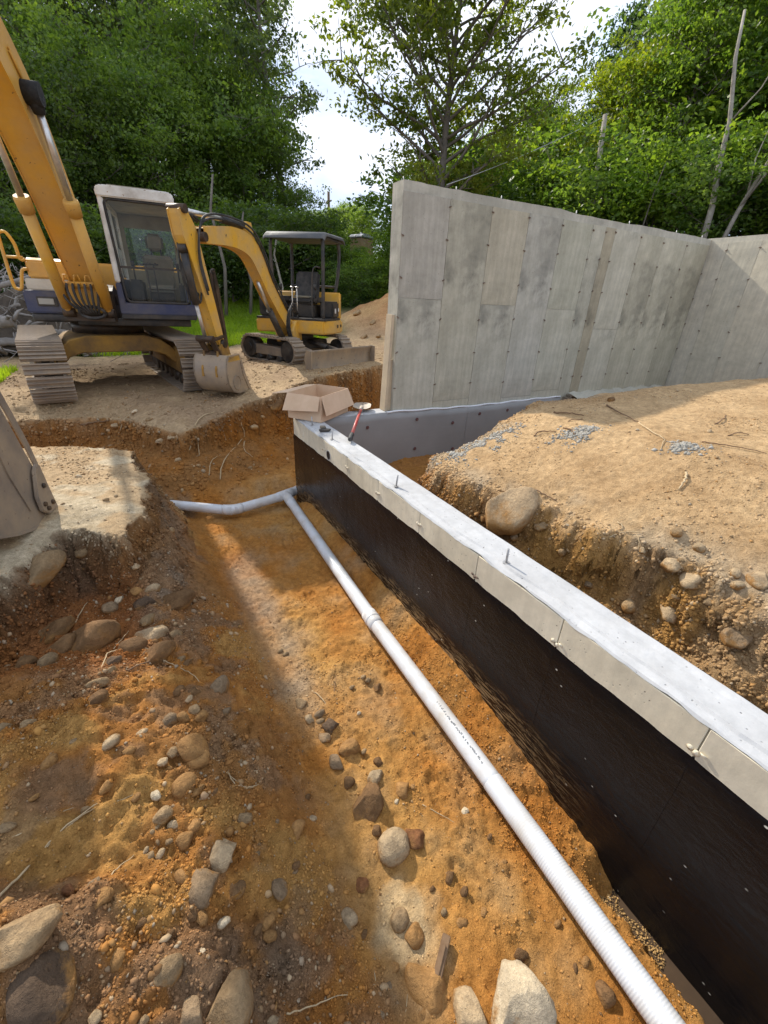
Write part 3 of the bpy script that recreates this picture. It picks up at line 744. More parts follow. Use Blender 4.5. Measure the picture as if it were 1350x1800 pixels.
# ---------------------------------------------------------------- trees
def leaf_mat(name, c1, c2, c3):
    m = bpy.data.materials.new(name); m.use_nodes = True; nt = m.node_tree; nt.nodes.clear()
    out = nd(nt, 'ShaderNodeOutputMaterial'); b = nd(nt, 'ShaderNodeBsdfPrincipled'); t = nd(nt, 'ShaderNodeBsdfTranslucent'); ms = nd(nt, 'ShaderNodeMixShader')
    oi = nd(nt, 'ShaderNodeObjectInfo'); co = coords(nt)
    n1 = noise(nt, co, .9, 4, .6); n2 = noise(nt, co, 9, 3, .6)
    c = mix(nt, ramp(nt, n1, [(.42, 0), (.58, 1)]), c1, c2)
    c = mix(nt, ramp(nt, n2, [(.52, 0), (.72, 1)]), c, c3)
    c = mix(nt, 1.0, c, oi.outputs['Color'], 'MULTIPLY')
    nt.links.new(c, b.inputs['Base Color']); b.inputs['Roughness'].default_value = .45; b.inputs['Specular IOR Level'].default_value = .35
    tc_ = mix(nt, 1.0, c, (1.9, 1.9, .8), 'MULTIPLY'); nt.links.new(tc_, t.inputs[0])
    ms.inputs[0].default_value = .5; nt.links.new(b.outputs[0], ms.inputs[1]); nt.links.new(t.outputs[0], ms.inputs[2]); nt.links.new(ms.outputs[0], out.inputs[0])
    return m
M_leaf_d = leaf_mat('dark_leaves', (.055, .085, .032), (.110, .150, .052), (.19, .225, .09))
M_leaf_m = leaf_mat('green_leaves', (.060, .110, .026), (.115, .175, .040), (.18, .235, .06))
M_leaf_b = leaf_mat('bright_leaves', (.085, .150, .022), (.15, .22, .030), (.21, .26, .045))
M_needle = leaf_mat('pine_needles', (.028, .060, .022), (.045, .085, .030), (.07, .11, .04))
M_bark = worn('bark', (.20, .17, .14), (.10, .085, .07), .7, .9, 0, 3, .01)
M_bark_p = worn('pale_bark', (.42, .38, .32), (.20, .17, .13), .5, .85, 0, 4, .01)

def grow(seed, H, R, base=.25, n_br=34, n_leaf=14000, leaf=.11, airy=0.0, up=.55, rtrunk=.16, lean=0.0, shape='round', droop=.0, flat=.5, clus=.42, two=False):
    """trunk, limbs and a crown of small leaves"""
    rg = np.random.default_rng(seed); rr = random.Random(seed)
    wood = MB()
    def trunk_pt(t): return np.array([lean * H * t + .03 * H * math.sin(t * 3.1 + seed), .02 * H * math.sin(t * 4.7 + seed * 2), H * t * .96])
    tp = [trunk_pt(t) for t in np.linspace(0, 1, 12)]
    wood.tube([tuple(p) for p in tp], [rtrunk * (1 - .9 * (i / 11)) * (1.25 if i == 0 else 1) + .008 for i in range(12)], 8)
    tips = []
    for i in range(n_br):
        t = base + (1 - base) * ((i + rr.random() * .8) / n_br) ** .9
        az = i * 2.399 + rr.uniform(-.5, .5)
        u = (t - base) / (1 - base)
        if shape == 'round': prof = math.sin(math.pi * min(1, max(.0, u * .86 + .12))) ** .7
        elif shape == 'cone': prof = (1 - u) ** .8 * .95 + .05
        elif shape == 'column': prof = .75 * math.sin(math.pi * (u * .9 + .08)) ** .5
        else: prof = (.55 + .45 * u) * math.sin(math.pi * (u * .8 + .12)) ** .6
        L = R * prof * rr.uniform(.72, 1.15)
        if L < .15: continue
        p0 = trunk_pt(t); el = up * (1 - .2 * u) + rr.uniform(-.2, .2)
        d = np.array([math.cos(az) * math.cos(el), math.sin(az) * math.cos(el), math.sin(el)])
        pts = [p0]; nseg = 5
        for k in range(nseg):
            d = d + np.array([rr.uniform(-.22, .22), rr.uniform(-.22, .22), rr.uniform(-.12, .16) - droop * .16]); d /= np.linalg.norm(d)
            pts.append(pts[-1] + d * L / nseg)
        r0 = rtrunk * .42 * (1 - .75 * t) + .010
        wood.tube([tuple(p) for p in pts], [r0 * (1 - .85 * k / nseg) + .004 for k in range(nseg + 1)], 5, cap=False)
        for k in range(1, nseg + 1):
            tips.append((pts[k], .5 + .5 * k / nseg, L))
            if k >= 2:
                for s_ in range(2 if L > 1 else 1):
                    a2 = rr.uniform(0, 6.28); dd = d * .5 + np.array([math.cos(a2), math.sin(a2), rr.uniform(-.3, .5)]) * .8; dd /= np.linalg.norm(dd)
                    l2 = L * rr.uniform(.18, .38)
                    q = pts[k] + dd * l2; mid = pts[k] + dd * l2 * .5 + np.array([0, 0, .04 * l2])
                    wood.tube([tuple(pts[k]), tuple(mid), tuple(q)], [r0 * .35, r0 * .22, .003], 4, cap=False)
                    tips.append((q, 1.0, L)); tips.append((mid, .7, L))
    tips_p = np.array([t[0] for t in tips]); tw_ = np.array([t[1] for t in tips]) * np.array([max(.4, t[2]) ** .5 for t in tips])
    sel = rg.random(len(tips_p)) > airy; tips_p, tw_ = tips_p[sel], tw_[sel]
    # sprays: each tip carries a few flat clusters
    ncl = max(40, n_leaf // 42)
    ci = rg.choice(len(tips_p), ncl, p=tw_ / tw_.sum())
    cc = tips_p[ci] + rg.normal(0, clus, (ncl, 3)) * np.array([1, 1, .7])
    cs = rg.uniform(.14, .40, ncl) * (clus / .42) ** .5
    li = rg.integers(0, ncl, n_leaf)
    pos = cc[li] + rg.normal(0, 1, (n_leaf, 3)) * cs[li][:, None] * np.array([1, 1, flat])
    pos[:, 2] = np.maximum(pos[:, 2], .1)
    nrm = rg.normal(0, 1, (n_leaf, 3)) * np.array([.75, .75, .55]) + np.array([0, 0, .55]); nrm /= np.linalg.norm(nrm, axis=1)[:, None]
    t1 = np.cross(nrm, rg.normal(0, 1, (n_leaf, 3))); t1 /= np.linalg.norm(t1, axis=1)[:, None]
    t2 = np.cross(nrm, t1); s = (leaf * rg.uniform(.65, 1.35, n_leaf))[:, None]
    V = np.stack([pos - t1 * s * .62, pos + t2 * s * .34 + nrm * s * .08, pos + t1 * s * .62, pos - t2 * s * .34 + nrm * s * .08], 1).reshape(-1, 3)
    Fq = np.arange(n_leaf * 4).reshape(-1, 4)
    return wood, mesh_np('crown', V, Fq)
KINDS = {}
def tree_kind(key, bark, leafm, **kw):
    wood, crown = grow(**kw)
    r = empty('deciduous_tree' if key != 'pine' else 'pine_tree')
    if key.startswith('bush'): r.name = 'leafy_bush'
    w = wood.build('trunk' if not key.startswith('bush') else 'stems', bark, r)
    c = link('crown' if not key.startswith('bush') else 'foliage', crown, leafm, r)
    KINDS[key] = [r, kw['H'], False]
tree_kind('oak1', M_bark, M_leaf_d, seed=3, H=13, R=4.6, base=.10, n_br=46, n_leaf=20000, leaf=.15, up=.45, airy=.15, rtrunk=.20, shape='round', clus=.55)
tree_kind('oak2', M_bark, M_leaf_d, seed=8, H=14, R=4.2, base=.14, n_br=44, n_leaf=15500, leaf=.15, up=.6, airy=.25, rtrunk=.19, shape='vase', clus=.5)
tree_kind('maple', M_bark, M_leaf_m, seed=14, H=9, R=3.1, base=.08, n_br=40, n_leaf=24000, leaf=.125, up=.5, rtrunk=.12, shape='round', clus=.42)
tree_kind('airy', M_bark, M_leaf_d, seed=21, H=13, R=3.3, base=.22, n_br=34, n_leaf=11500, leaf=.14, airy=.35, up=.45, rtrunk=.15, shape='column', clus=.34)
tree_kind('center', M_bark, M_leaf_m, seed=31, H=12, R=5.0, base=.20, n_br=56, n_leaf=38000, leaf=.13, airy=.15, up=.62, rtrunk=.19, shape='round', clus=.34, flat=.3)
tree_kind('bright1', M_bark_p, M_leaf_b, seed=42, H=9, R=3.0, base=.12, n_br=38, n_leaf=22000, leaf=.13, airy=.1, up=.35, rtrunk=.09, shape='round', flat=.3, clus=.42)
tree_kind('bright2', M_bark, M_leaf_m, seed=47, H=11, R=3.0, base=.18, n_br=38, n_leaf=22000, leaf=.13, airy=.15, up=.5, rtrunk=.11, shape='column', flat=.35, clus=.42, lean=.03)
tree_kind('pine', M_bark, M_needle, seed=52, H=12, R=2.6, base=.2, n_br=46, n_leaf=15000, leaf=.13, airy=.3, up=.05, rtrunk=.15, shape='cone', droop=-.4, flat=.25, clus=.24)
tree_kind('bush1', M_bark, M_leaf_m, seed=61, H=2.6, R=1.7, base=.02, n_br=24, n_leaf=8000, leaf=.10, up=.6, rtrunk=.03, shape='round', clus=.28)
tree_kind('bush2', M_bark, M_leaf_b, seed=66, H=2.2, R=1.5, base=.02, n_br=22, n_leaf=7000, leaf=.09, up=.75, rtrunk=.02, shape='vase', clus=.26)
def plant(key, x, y, H, label, cat='tree', group=None, tint=(1, 1, 1), rz=0, wide=1.0, dz=-.05):
    root, h0, used = KINDS[key]
    if used: o = copy_tree(root)
    else: o = root; KINDS[key][2] = True
    for k in ('label', 'category', 'group'):
        if k in o: del o[k]
    s = H / h0; o.location = (x, y, hz(x, y) + dz); o.rotation_euler = (0, 0, rz); o.scale = (s * wide, s * wide, s)
    tag(o, label, cat, group)
    for c in o.children: c.color = (*tint, 1)
    return o
G_L, G_R, G_B, G_F = 'dense trees behind the excavators', 'trees on the bank behind the right wall', 'bushes along the foot of the woods', 'low distant trees in the gap'
T = [('oak1', -4.9, 27.2, 12.2), ('oak2', -2.6, 25.4, 12.0), ('oak1', -1.2, 29.0, 14.5), ('oak2', .6, 25.6, 12.4), ('oak1', 2.6, 27.4, 13.6),
     ('oak2', 6.6, 28.6, 13.6), ('oak1', 4.4, 31, 14.8), ('oak1', -18, 40, 10), ('oak2', -13, 42, 10)]
T = [(k, x * 1.42, y * 1.42, min(h * 1.40, 17.8)) if y < 35 else (k, x, y, h) for k, x, y, h in T]
TL = ['tall dark tree at the far left edge, seen past the raised boom', 'tall leafy tree directly above the boom of the large excavator', 'tallest tree in the left woods, filling the top left corner', 'tall tree with lighter leaves above the excavator cab',
      'deep green tree rising between the cab and the small excavator boom', 'tall tree behind the open one, over the bend of the small boom', 'massive tree at the back of the woods left of the sky gap', 'far tree beyond the brush heap, left of the woods', 'second far tree beyond the brush heap']
TT = [(.8, .85, .8), (1.2, 1.15, .8), (.75, .85, .9), (1.25, 1.2, .85), (.8, .85, .8), (1.0, 1.0, .9), (.7, .8, .75), (1, 1, 1), (1, 1, 1)]
for i, (k, x, y, h) in enumerate(T):
    plant(k, x, y, h, TL[i], group=G_L, tint=TT[i], rz=i * 1.9)
SL = ['yellow green smaller tree just left of the open tree with sky behind', 'low dark tree behind the right side of the excavator cab', 'light green small tree above the folded boom of the small excavator', 'low tree above the yellow bodywork of the large excavator', 'small bright tree behind the small excavator stick',
      'small dark tree at the left edge behind the handrail', 'small tree behind the canopy of the small excavator', 'light green tree crown above the white cab roof', 'dark mid height tree behind the raised boom']
for i, (x, y, h) in enumerate([(5.6, 32, 12.6), (-.6, 27.9, 8.6), (2.8, 28.6, 9.2), (-3.0, 27.6, 8.2), (7.0, 30.6, 9.8), (-5.2, 29.6, 8.2), (8.4, 30.5, 7.5), (-.2, 31, 11.5), (-5.0, 32.5, 11.5)]):
    v = (1.35, .8, 1.3, .9, 1.15, .8, 1.0, 1.4, .85)[i]
    plant('maple', x, y, h, SL[i], group='smaller trees at the front edge of the woods', tint=(v * 1.05, v, v * .85), rz=i * 2.3)
plant('airy', 9.6, 31.2, 17.4, 'tall open tree with sky showing through, right edge of the dark woods', rz=1.0)
plant('center', 12.0, 17.3, 12.2, 'wide spreading yellowish green tree standing alone above the end of the tall wall', tint=(1.45, 1.15, .75), rz=.4)
plant('lowtree' if 'lowtree' in KINDS else 'maple', 14.4, 37.3, 3.4, 'low wide tree under the sky gap, left of the pole', group=G_F, tint=(1.3, 1.25, .9), wide=1.7)
FL = ['low light green tree right of the utility pole', 'low green tree right behind the portable toilet', 'low round tree touching the left end of the tall wall', 'low tree left of the utility pole', 'farthest low tree in the sky gap']
for i, (x, y, h) in enumerate([(17.9, 40.2, 4.3), (17.4, 35.5, 3.6), (21.2, 30.4, 5.4), (12.6, 39.5, 3.0), (21, 44, 5.4)]):
    plant('maple', x, y, h, FL[i], group=G_F, tint=(1.35, 1.28, .9), rz=i * 1.7, wide=1.5)
RL = ['rounded green tree just right of the spreading tree, over the wall end', 'second rounded tree right of the spreading tree', 'yellow tinged tree under the sky gap', 'dark tall tree below the right end of the sky gap', 'mid green tree behind the two cables',
      'high leafy tree above the middle of the tall wall', 'high leafy tree above the wall corner', 'high leafy tree at the right edge over the right wall', 'tall back tree topping the woods right of the sky gap', 'tall back tree near the upper right corner', 'back tree filling the right edge']
for i, (k, x, y, h, tn) in enumerate([('maple', 18.6, 27, 6.4, 1.1), ('maple', 20.3, 24.7, 7.6, 1.0), ('bright1', 20.4, 21.6, 8.6, .8), ('oak2', 26.0, 25.5, 10.4, .85), ('maple', 24.3, 21.2, 8.4, .9),
                                      ('maple', 25.9, 15.1, 13.5, 1.05), ('maple', 25.7, 11.2, 13.0, 1.0), ('maple', 25.8, 7.9, 12.5, .95), ('oak1', 28.6, 19.8, 15.0, 1.1), ('oak1', 31.0, 14.1, 15.5, 1.1), ('oak2', 30, 8, 14, 1)]):
    plant(k, x, y, h, RL[i], group=G_R, tint=(tn, tn, tn), rz=i * 2.1)
plant('pine', 26.6, 21.4, 13.4, 'dark ragged pine with bare top among the broadleaf trees right of the sky gap', tint=(1, 1, 1))
plant('bright1', 20.8, 16.2, 8.3, 'bright yellow green tree at the left end of the right-hand woods', tint=(1.35, 1.12, .7), rz=2)
plant('bright2', 20.4, 13.2, 9.6, 'tall bright green tree over the middle of the tall wall', tint=(1.35, 1.35, .9), rz=.7)
plant('bright1', 22.8, 10.9, 9.2, 'bright green leaning tree above the corner of the walls', tint=(1.0, 1.1, .9), rz=4.4)
plant('bright2', 21.0, 7.6, 9.8, 'green tree overhanging the right wall at the edge of the picture', tint=(1.0, 1.1, .9), rz=3.1)
B = [(-4.0, 20.8, 2.6), (-2.3, 20.4, 2.6), (-.5, 20.6, 2.4), (1.2, 20.8, 2.7), (3.0, 21.4, 2.6), (4.6, 22.2, 2.9), (6.3, 22.8, 3.0), (8.0, 23.6, 2.8), (8.9, 24.8, 2.8), (-5.6, 21.4, 2.4),
     (10.2, 24.4, 1.5), (11.2, 23.6, 1.3), (11.9, 22.2, 1.1), (12.4, 20.8, 2.2), (12.0, 26.5, 1.0), (14.0, 24.8, 1.2), (13.4, 27.8, 1.0), (10.4, 27.6, 2.2), (9.6, 20.6, 1.5), (10.8, 20.2, 1.5), (12.0, 19.2, 1.6), (13.2, 21.5, 2.4),
     (14.2, 20.5, 4.2), (16.9, 21.1, 5.0), (18.8, 19.4, 4.6), (18.5, 16.8, 3.5), (18.1, 14.1, 3.3), (18.4, 12.3, 2.8), (18.6, 10.4, 2.5), (20.2, 9.4, 3.0), (20.2, 8.1, 2.6), (19.8, 6.4, 2.4), (21.6, 15.0, 4.5), (22, 12, 4.4), (23, 9.6, 4.4), (17.4, 23.2, 3.6), (16, 18.6, 3.2)]
BL = ['dark bush ' + q for q in ('at the left edge behind the brush heap', 'behind the left track of the large excavator', 'behind the excavator slew ring, across the grass', 'behind the right track of the large excavator', 'seen between the small boom and the cab',
      'under the bend of the small excavator boom', 'left of the small excavator canopy', 'behind the small excavator seat', 'right behind the canopy of the small excavator', 'outermost left at the foot of the woods')]
BL += ['bright bush ' + q for q in ('just right of the small excavator canopy', 'below and left of the portable toilet', 'in front of the portable toilet', 'beside the left end of the tall wall', 'behind and left of the portable toilet', 'right of the portable toilet', 'on the crest behind the portable toilet', 'high on the slope under the pole',
      'low at the top of the dirt heap, left one', 'low at the top of the dirt heap, middle one', 'low at the top of the dirt heap, right one', 'close against the wall end, upper one')]
BL += ['leafy bush ' + q for q in ('under the spreading tree at the wall end', 'right of the spreading tree trunk', 'under the left end of the cables', 'under the middle of the cables', 'below the broken pale snag', 'above the brown filler strip of the tall wall', 'left of the crooked grey sapling', 'between the sapling and the leaning trunk',
      'between the leaning trunk and the forked trunk', 'just above the right wall', 'behind the broken snag', 'behind the crooked grey sapling', 'behind the bare leaning trunk', 'far behind the spreading tree trunk', 'low at the foot of the spreading tree')]
for i, (x, y, h) in enumerate(B):
    far = i < 10; v = .8 if far else 1.1 + .3 * random.random()
    if y > 20 and x > 9.5 and i < 22: v = 1.25
    plant('bush1' if i % 2 == 0 or far else 'bush2', x, y, h, BL[i],
          cat='bush', group=G_B if far else ('bushes on the slope behind the dirt heap' if i < 22 else 'bushes above the concrete walls'), tint=(v, v, v * .9), rz=i * 1.3, wide=1.25)
# bare leaning stems in front of the right-hand woods
def stem(pts, r0, r1, label, m=M_bark_p, name='bare_trunk', kids=()):
    o0 = Vector(pts[0]); r = empty(name, o0, label=label, cat='tree')
    n = len(pts); g = MB(); g.tube([Vector(p) - o0 for p in pts], [r0 + (r1 - r0) * i / (n - 1) for i in range(n)], 9); g.build('trunk', m, r)
    for kp, a_, b_ in kids:
        g = MB(); g.tube([Vector(p) - o0 for p in kp], [a_ + (b_ - a_) * i / (len(kp) - 1) for i in range(len(kp))], 6); g.build('limb', m, r)
    return r
def up_(x, y): return hz(x, y) - .1
stem([(17.4, 9.6, up_(17.4, 9.6)), (17.5, 9.72, 4.4), (17.45, 9.9, 5.6), (17.5, 10.0, 6.6), (17.3, 10.3, 8.1), (17.4, 10.5, 9.2)], .105, .035, 'bare pale leaning trunk rising just behind the wall corner', kids=[([(17.5, 10.0, 6.6), (17.7, 9.5, 7.3), (17.6, 9.2, 7.9)], .03, .008)])
stem([(17.6, 9.2, up_(17.6, 9.2)), (17.7, 9.0, 4.2), (17.8, 8.75, 5.2), (17.9, 8.4, 6.3), (18.0, 8.1, 7.2)], .075, .03, 'thin pale trunk leaning right, forked above the right wall', kids=[([(17.7, 9.0, 4.3), (17.6, 8.4, 5.3), (17.8, 7.8, 6.1)], .045, .01), ([(17.75, 8.9, 4.6), (17.9, 9.1, 5.6), (17.9, 9.0, 6.4)], .03, .008)])
stem([(17.2, 11.9, up_(17.2, 11.9)), (17.25, 11.8, 4.3), (17.3, 11.75, 5.2), (17.3, 11.6, 5.9)], .032, .012, 'slender crooked grey sapling behind the tall wall', m=M_bark)
stem([(17.6, 14.4, up_(17.6, 14.4)), (17.6, 14.5, 5.0), (17.5, 14.6, 6.5), (17.5, 14.75, 7.9)], .13, .085, 'broken pale snag standing among the bright green trees')
stem([(18.9, 7.2, up_(18.9, 7.2)), (18.95, 7.1, 5.4), (19.0, 6.9, 7.6), (19.1, 6.8, 10.0)], .11, .05, 'grey trunk half hidden in leaves near the right edge', m=M_bark)
for i, (x, y, h) in enumerate([(2.6, 17.6, 3.9), (4.5, 19.2, 5.6), (6.1, 20.4, 5.0), (3.4, 18.4, 6.8)]):
    stem([(x, y, up_(x, y)), (x + .15, y, h * .3), (x - .1, y + .1, h * .55), (x + .1, y + .1, h * .7)], .07, .03, ['thin grey trunk showing between the two excavator booms', 'grey trunk with lichen behind the small excavator canopy', 'slim trunk in the shade left of the open tree', 'long thin pale trunk in the dark woods above the yellow boom'][i], m=M_bark_p if i % 2 == 0 else M_bark)
# leaf litter and stumps of brush just above the right wall
lg = MB(); rr_ = random.Random(9)
for k in range(90):
    x = rr_.uniform(9.3, 11.5); y = rr_.uniform(1.5, 5.5); z = hz(x, y) + rr_.uniform(0, .12); a = rr_.uniform(-.5, .5) + 1.4; L = rr_.uniform(.3, 1.1)
    lg.tube([(x, y, z), (x + math.cos(a) * L * .5, y + math.sin(a) * L * .5, z + rr_.uniform(0, .1)), (x + math.cos(a) * L, y + math.sin(a) * L, z)], rr_.uniform(.008, .03), 5)
o = lg.build('brush_litter', M_bark); tag(o, kind='stuff')

# ---------------------------------------------------------------- grass
def blades(name, xr, yr, n, hmin, hmax, ok, col, seed, wid=.018):
    rg = np.random.default_rng(seed); x = rg.uniform(*xr, n); y = rg.uniform(*yr, n)
    k = ok(x, y); x, y = x[k], y[k]; n = len(x); z = height(x, y)
    h = rg.uniform(hmin, hmax, n); a = rg.uniform(0, 6.28, n); w = wid * rg.uniform(.6, 1.4, n); lx, ly = rg.normal(0, .35, n) * h, rg.normal(0, .35, n) * h
    dx, dy = np.cos(a) * w, np.sin(a) * w
    V = np.stack([np.stack([x - dx, y - dy, z - .02], 1), np.stack([x + dx, y + dy, z - .02], 1), np.stack([x + lx, y + ly, z + h], 1)], 1).reshape(-1, 3)
    me = mesh_np(name, V, np.arange(n * 3).reshape(-1, 3)); o = link(name, me, col); tag(o, kind='stuff'); return o
M_grass = leaf_mat('grass', (.17, .26, .014), (.24, .34, .022), (.32, .40, .04))
def okg(x, y):
    m_ = fbm(x, y, 1.3, 3, 201); d = sdist(x, y, FAR_RIM)
    return (ss(11.6, 13.0, y + .8 * m_ - 1.2 * ss(-1.5, -5, x) * 3.0) * ss(6.2, 4.6, x - .12 * (y - 12)) > .5) & (d > .3)
blades('grass', (-9, 8.5), (11, 24), 95000, .06, .20, okg, M_grass, 5)
def okl(x, y): return (fbm(x, y, .8, 3, 77) + .12 * (-2.2 - x) > -.02) & (sdist(x, y, FAR_RIM) > .15)
blades('grass_patch', (-6, -1.9), (7.4, 12.5), 26000, .05, .16, okl, M_grass, 6, .012)
# ---------------------------------------------------------------- machine paint
M_yel = worn('yellow_paint', (.66, .345, .03), (.50, .31, .12), .6, .45, 0, 2.2, .001, spots=(.12, .07, .04))
M_yel2 = worn('mini_yellow_paint', (.70, .38, .035), (.48, .32, .14), .5, .38, 0, 3.0, .001, spots=(.10, .07, .04))
M_blue = worn('navy_paint', (.022, .032, .095), (.13, .12, .12), .4, .45, 0, 2.5)
M_white = worn('white_paint', (.72, .71, .66), (.42, .38, .32), .35, .45, 0, 3.5, .001, spots=(.25, .15, .09))
M_wband = worn('cream_band_paint', (.55, .52, .44), (.4, .35, .28), .4, .5, 0, 3)
M_blk = worn('black_metal', (.018, .018, .019), (.10, .08, .06), .4, .5, 0, 5)
M_grease = worn('greasy_metal', (.03, .024, .02), (.12, .07, .035), .5, .4, .3, 6, .003)
M_track = worn('dusty_track_steel', (.24, .20, .165), (.42, .32, .215), .75, .75, .25, 5, .003)
M_under = worn('dirty_yellow_frame', (.42, .22, .03), (.10, .065, .04), .9, .8, 0, 3, .004)
M_chrome = worn('cylinder_rod', (.62, .60, .57), (.35, .28, .2), .3, .28, .8, 3)
M_rubber = worn('black_rubber', (.02, .02, .02), (.09, .08, .07), .4, .7, 0, 8)
M_boot = worn('black_boot', (.012, .012, .012), (.03, .03, .03), .3, .85, 0, 30, .01)
M_seat = worn('olive_seat_cloth', (.20, .185, .14), (.26, .23, .18), .3, .9, 0, 9)
M_inner = worn('cab_beige_trim', (.26, .235, .17), (.2, .17, .13), .3, .7, 0, 5)
M_bucket = worn('worn_bucket_steel', (.23, .195, .165), (.46, .35, .23), .8, .55, .35, 3.5, .003, spots=(.16, .09, .05))
M_greyroof = worn('grey_canopy_top', (.06, .062, .066), (.13, .12, .11), .35, .6, 0, 4)
M_lamp = new_mat('lamp_glass')[0]; _b = M_lamp.node_tree.nodes['Principled BSDF']; _b.inputs['Base Color'].default_value = (.35, .34, .3, 1); _b.inputs['Roughness'].default_value = .15
M_sticker = worn('white_sticker', (.7, .7, .68), (.4, .38, .33), .2, .5)
m, nt, b = new_mat('cab_glass'); M_glass = m
nt.nodes.remove(b); gl_ = nd(nt, 'ShaderNodeBsdfGlossy'); tr_ = nd(nt, 'ShaderNodeBsdfTransparent'); df_ = nd(nt, 'ShaderNodeBsdfDiffuse'); ms_ = nd(nt, 'ShaderNodeMixShader'); ms2_ = nd(nt, 'ShaderNodeMixShader')
gl_.inputs['Roughness'].default_value = .03; tr_.inputs[0].default_value = (.96, .98, .97, 1); df_.inputs[0].default_value = (.3, .3, .27, 1)
fr_ = nd(nt, 'ShaderNodeFresnel'); fr_.inputs[0].default_value = 1.32
co = coords(nt); dn = ramp(nt, noise(nt, co, 6, 7, .7), [(.5, .0), (.85, .06)])
nt.links.new(dn, ms2_.inputs[0]); nt.links.new(tr_.outputs[0], ms2_.inputs[1]); nt.links.new(df_.outputs[0], ms2_.inputs[2])
nt.links.new(fr_.outputs[0], ms_.inputs[0]); nt.links.new(ms2_.outputs[0], ms_.inputs[1]); nt.links.new(gl_.outputs[0], ms_.inputs[2])
nt.links.new(ms_.outputs[0], [n for n in nt.nodes if n.type == 'OUTPUT_MATERIAL'][0].inputs[0])

def offset_poly(path, hs):
    """closed outline of a beam in its plane from centre path [(t,z)] and depths"""
    top = []; bot = []
    n = len(path)
    for i, (t, z) in enumerate(path):
        a = path[max(0, i - 1)]; b_ = path[min(n - 1, i + 1)]; dx, dz = b_[0] - a[0], b_[1] - a[1]; L = math.hypot(dx, dz)
        nx, nz = -dz / L, dx / L; h = hs[i] / 2
        top.append((t + nx * h, z + nz * h)); bot.append((t - nx * h, z - nz * h))
    return top + bot[::-1]
def smooth_path(pts, n=4):
    out = []
    P_ = [np.array(p, float) for p in pts]
    for i in range(len(P_) - 1):
        p0, p1, p2, p3 = P_[max(0, i - 1)], P_[i], P_[i + 1], P_[min(len(P_) - 1, i + 2)]
        for k in range(n):
            t = k / n
            out.append(tuple(.5 * ((2 * p1) + (-p0 + p2) * t + (2 * p0 - 5 * p1 + 4 * p2 - p3) * t * t + (-p0 + 3 * p1 - 3 * p2 + p3) * t ** 3)))
    out.append(tuple(P_[-1])); return out
def arm_frame(foot, deg):
    """matrix: local x = side, y = forward in plan, z up"""
    a = math.radians(deg); u = Vector((-math.sin(a), -math.cos(a), 0)); s = Vector((math.cos(a), -math.sin(a), 0))
    return Matrix(((s.x, u.x, 0, foot[0]), (s.y, u.y, 0, foot[1]), (0, 0, 1, foot[2]), (0, 0, 0, 1)))
def track_loop(half, r, n):
    """points and tangents round a track: half length between wheel centres, wheel radius"""
    per = 4 * half + 2 * math.pi * r; out = []
    for i in range(n):
        d = per * i / n
        if d < 2 * half: y, z, ty, tz = -half + d, 2 * r, 1, 0
        elif d < 2 * half + math.pi * r:
            a = (d - 2 * half) / r; y, z, ty, tz = half + r * math.sin(a), r + r * math.cos(a), math.cos(a), -math.sin(a)
        elif d < 4 * half + math.pi * r: y, z, ty, tz = half - (d - 2 * half - math.pi * r), 0, -1, 0
        else:
            a = (d - 4 * half - math.pi * r) / r; y, z, ty, tz = -half - r * math.sin(a), r - r * math.cos(a), -math.cos(a), math.sin(a)
        out.append((y, z, ty, tz))
    return out

# ---------------------------------------------------------------- big excavator
EX = empty('excavator', (-.25, 9.06, -.205), math.radians(7.5), label='large yellow and navy excavator with white framed cab and boom raised over the left edge', cat='excavator')
R_T = .37; HALF = 1.32; shoe = None
for sx_ in (-.98, .93):
    # frame
    g = MB(); g.prism([(-HALF, .22), (-HALF - .05, .5), (-HALF + .3, .62), (HALF - .3, .62), (HALF, .5), (HALF, .22)], 'x', sx_ - .12, sx_ + .12); g.build('track_frame', M_under, EX, bevel=.015, seg=1)
    for yy, r_ in ((-HALF, .31), (HALF, .31)):
        g = MB(); g.tube([(sx_ - .10, yy, R_T), (sx_ + .10, yy, R_T)], r_, 20); g.tube([(sx_ - .16, yy, R_T), (sx_ + .16, yy, R_T)], .12, 14); g.build('idler' if yy < 0 else 'sprocket', M_grease, EX)
    for k in range(6):
        g = MB(); yy = -HALF + .42 + k * .36; g.tube([(sx_ - .13, yy, .13), (sx_ + .13, yy, .13)], .085, 12); g.build('roller', M_grease, EX)
    N = 46
    for i, (y, z, ty, tz) in enumerate(track_loop(HALF, R_T, N)):
        if shoe is None:
            g = MB(); g.box(-.25, .25, -.072, .072, -.006, .012)
            for q in (-.058, 0.0, .056): g.prism([(q - .009, .010), (q - .005, .045), (q + .005, .045), (q + .009, .010)], 'x', -.25, .25)
            for q in (-.09, .05): g.box(q, q + .05, -.06, .06, -.06, -.004)
            shoe = g.build('track_shoe', M_track, EX); o = shoe
        else: o = shoe.copy(); COL.objects.link(o)
        sag = -.02 * math.cos(y / HALF * 1.57) if z > .6 else 0
        o.matrix_parent_inverse = Matrix(); ang = math.atan2(tz, ty)
        o.location = (sx_, y, z + .02 + sag); o.rotation_euler = (ang, 0, 0)
        o.scale = (1, 1, 1)
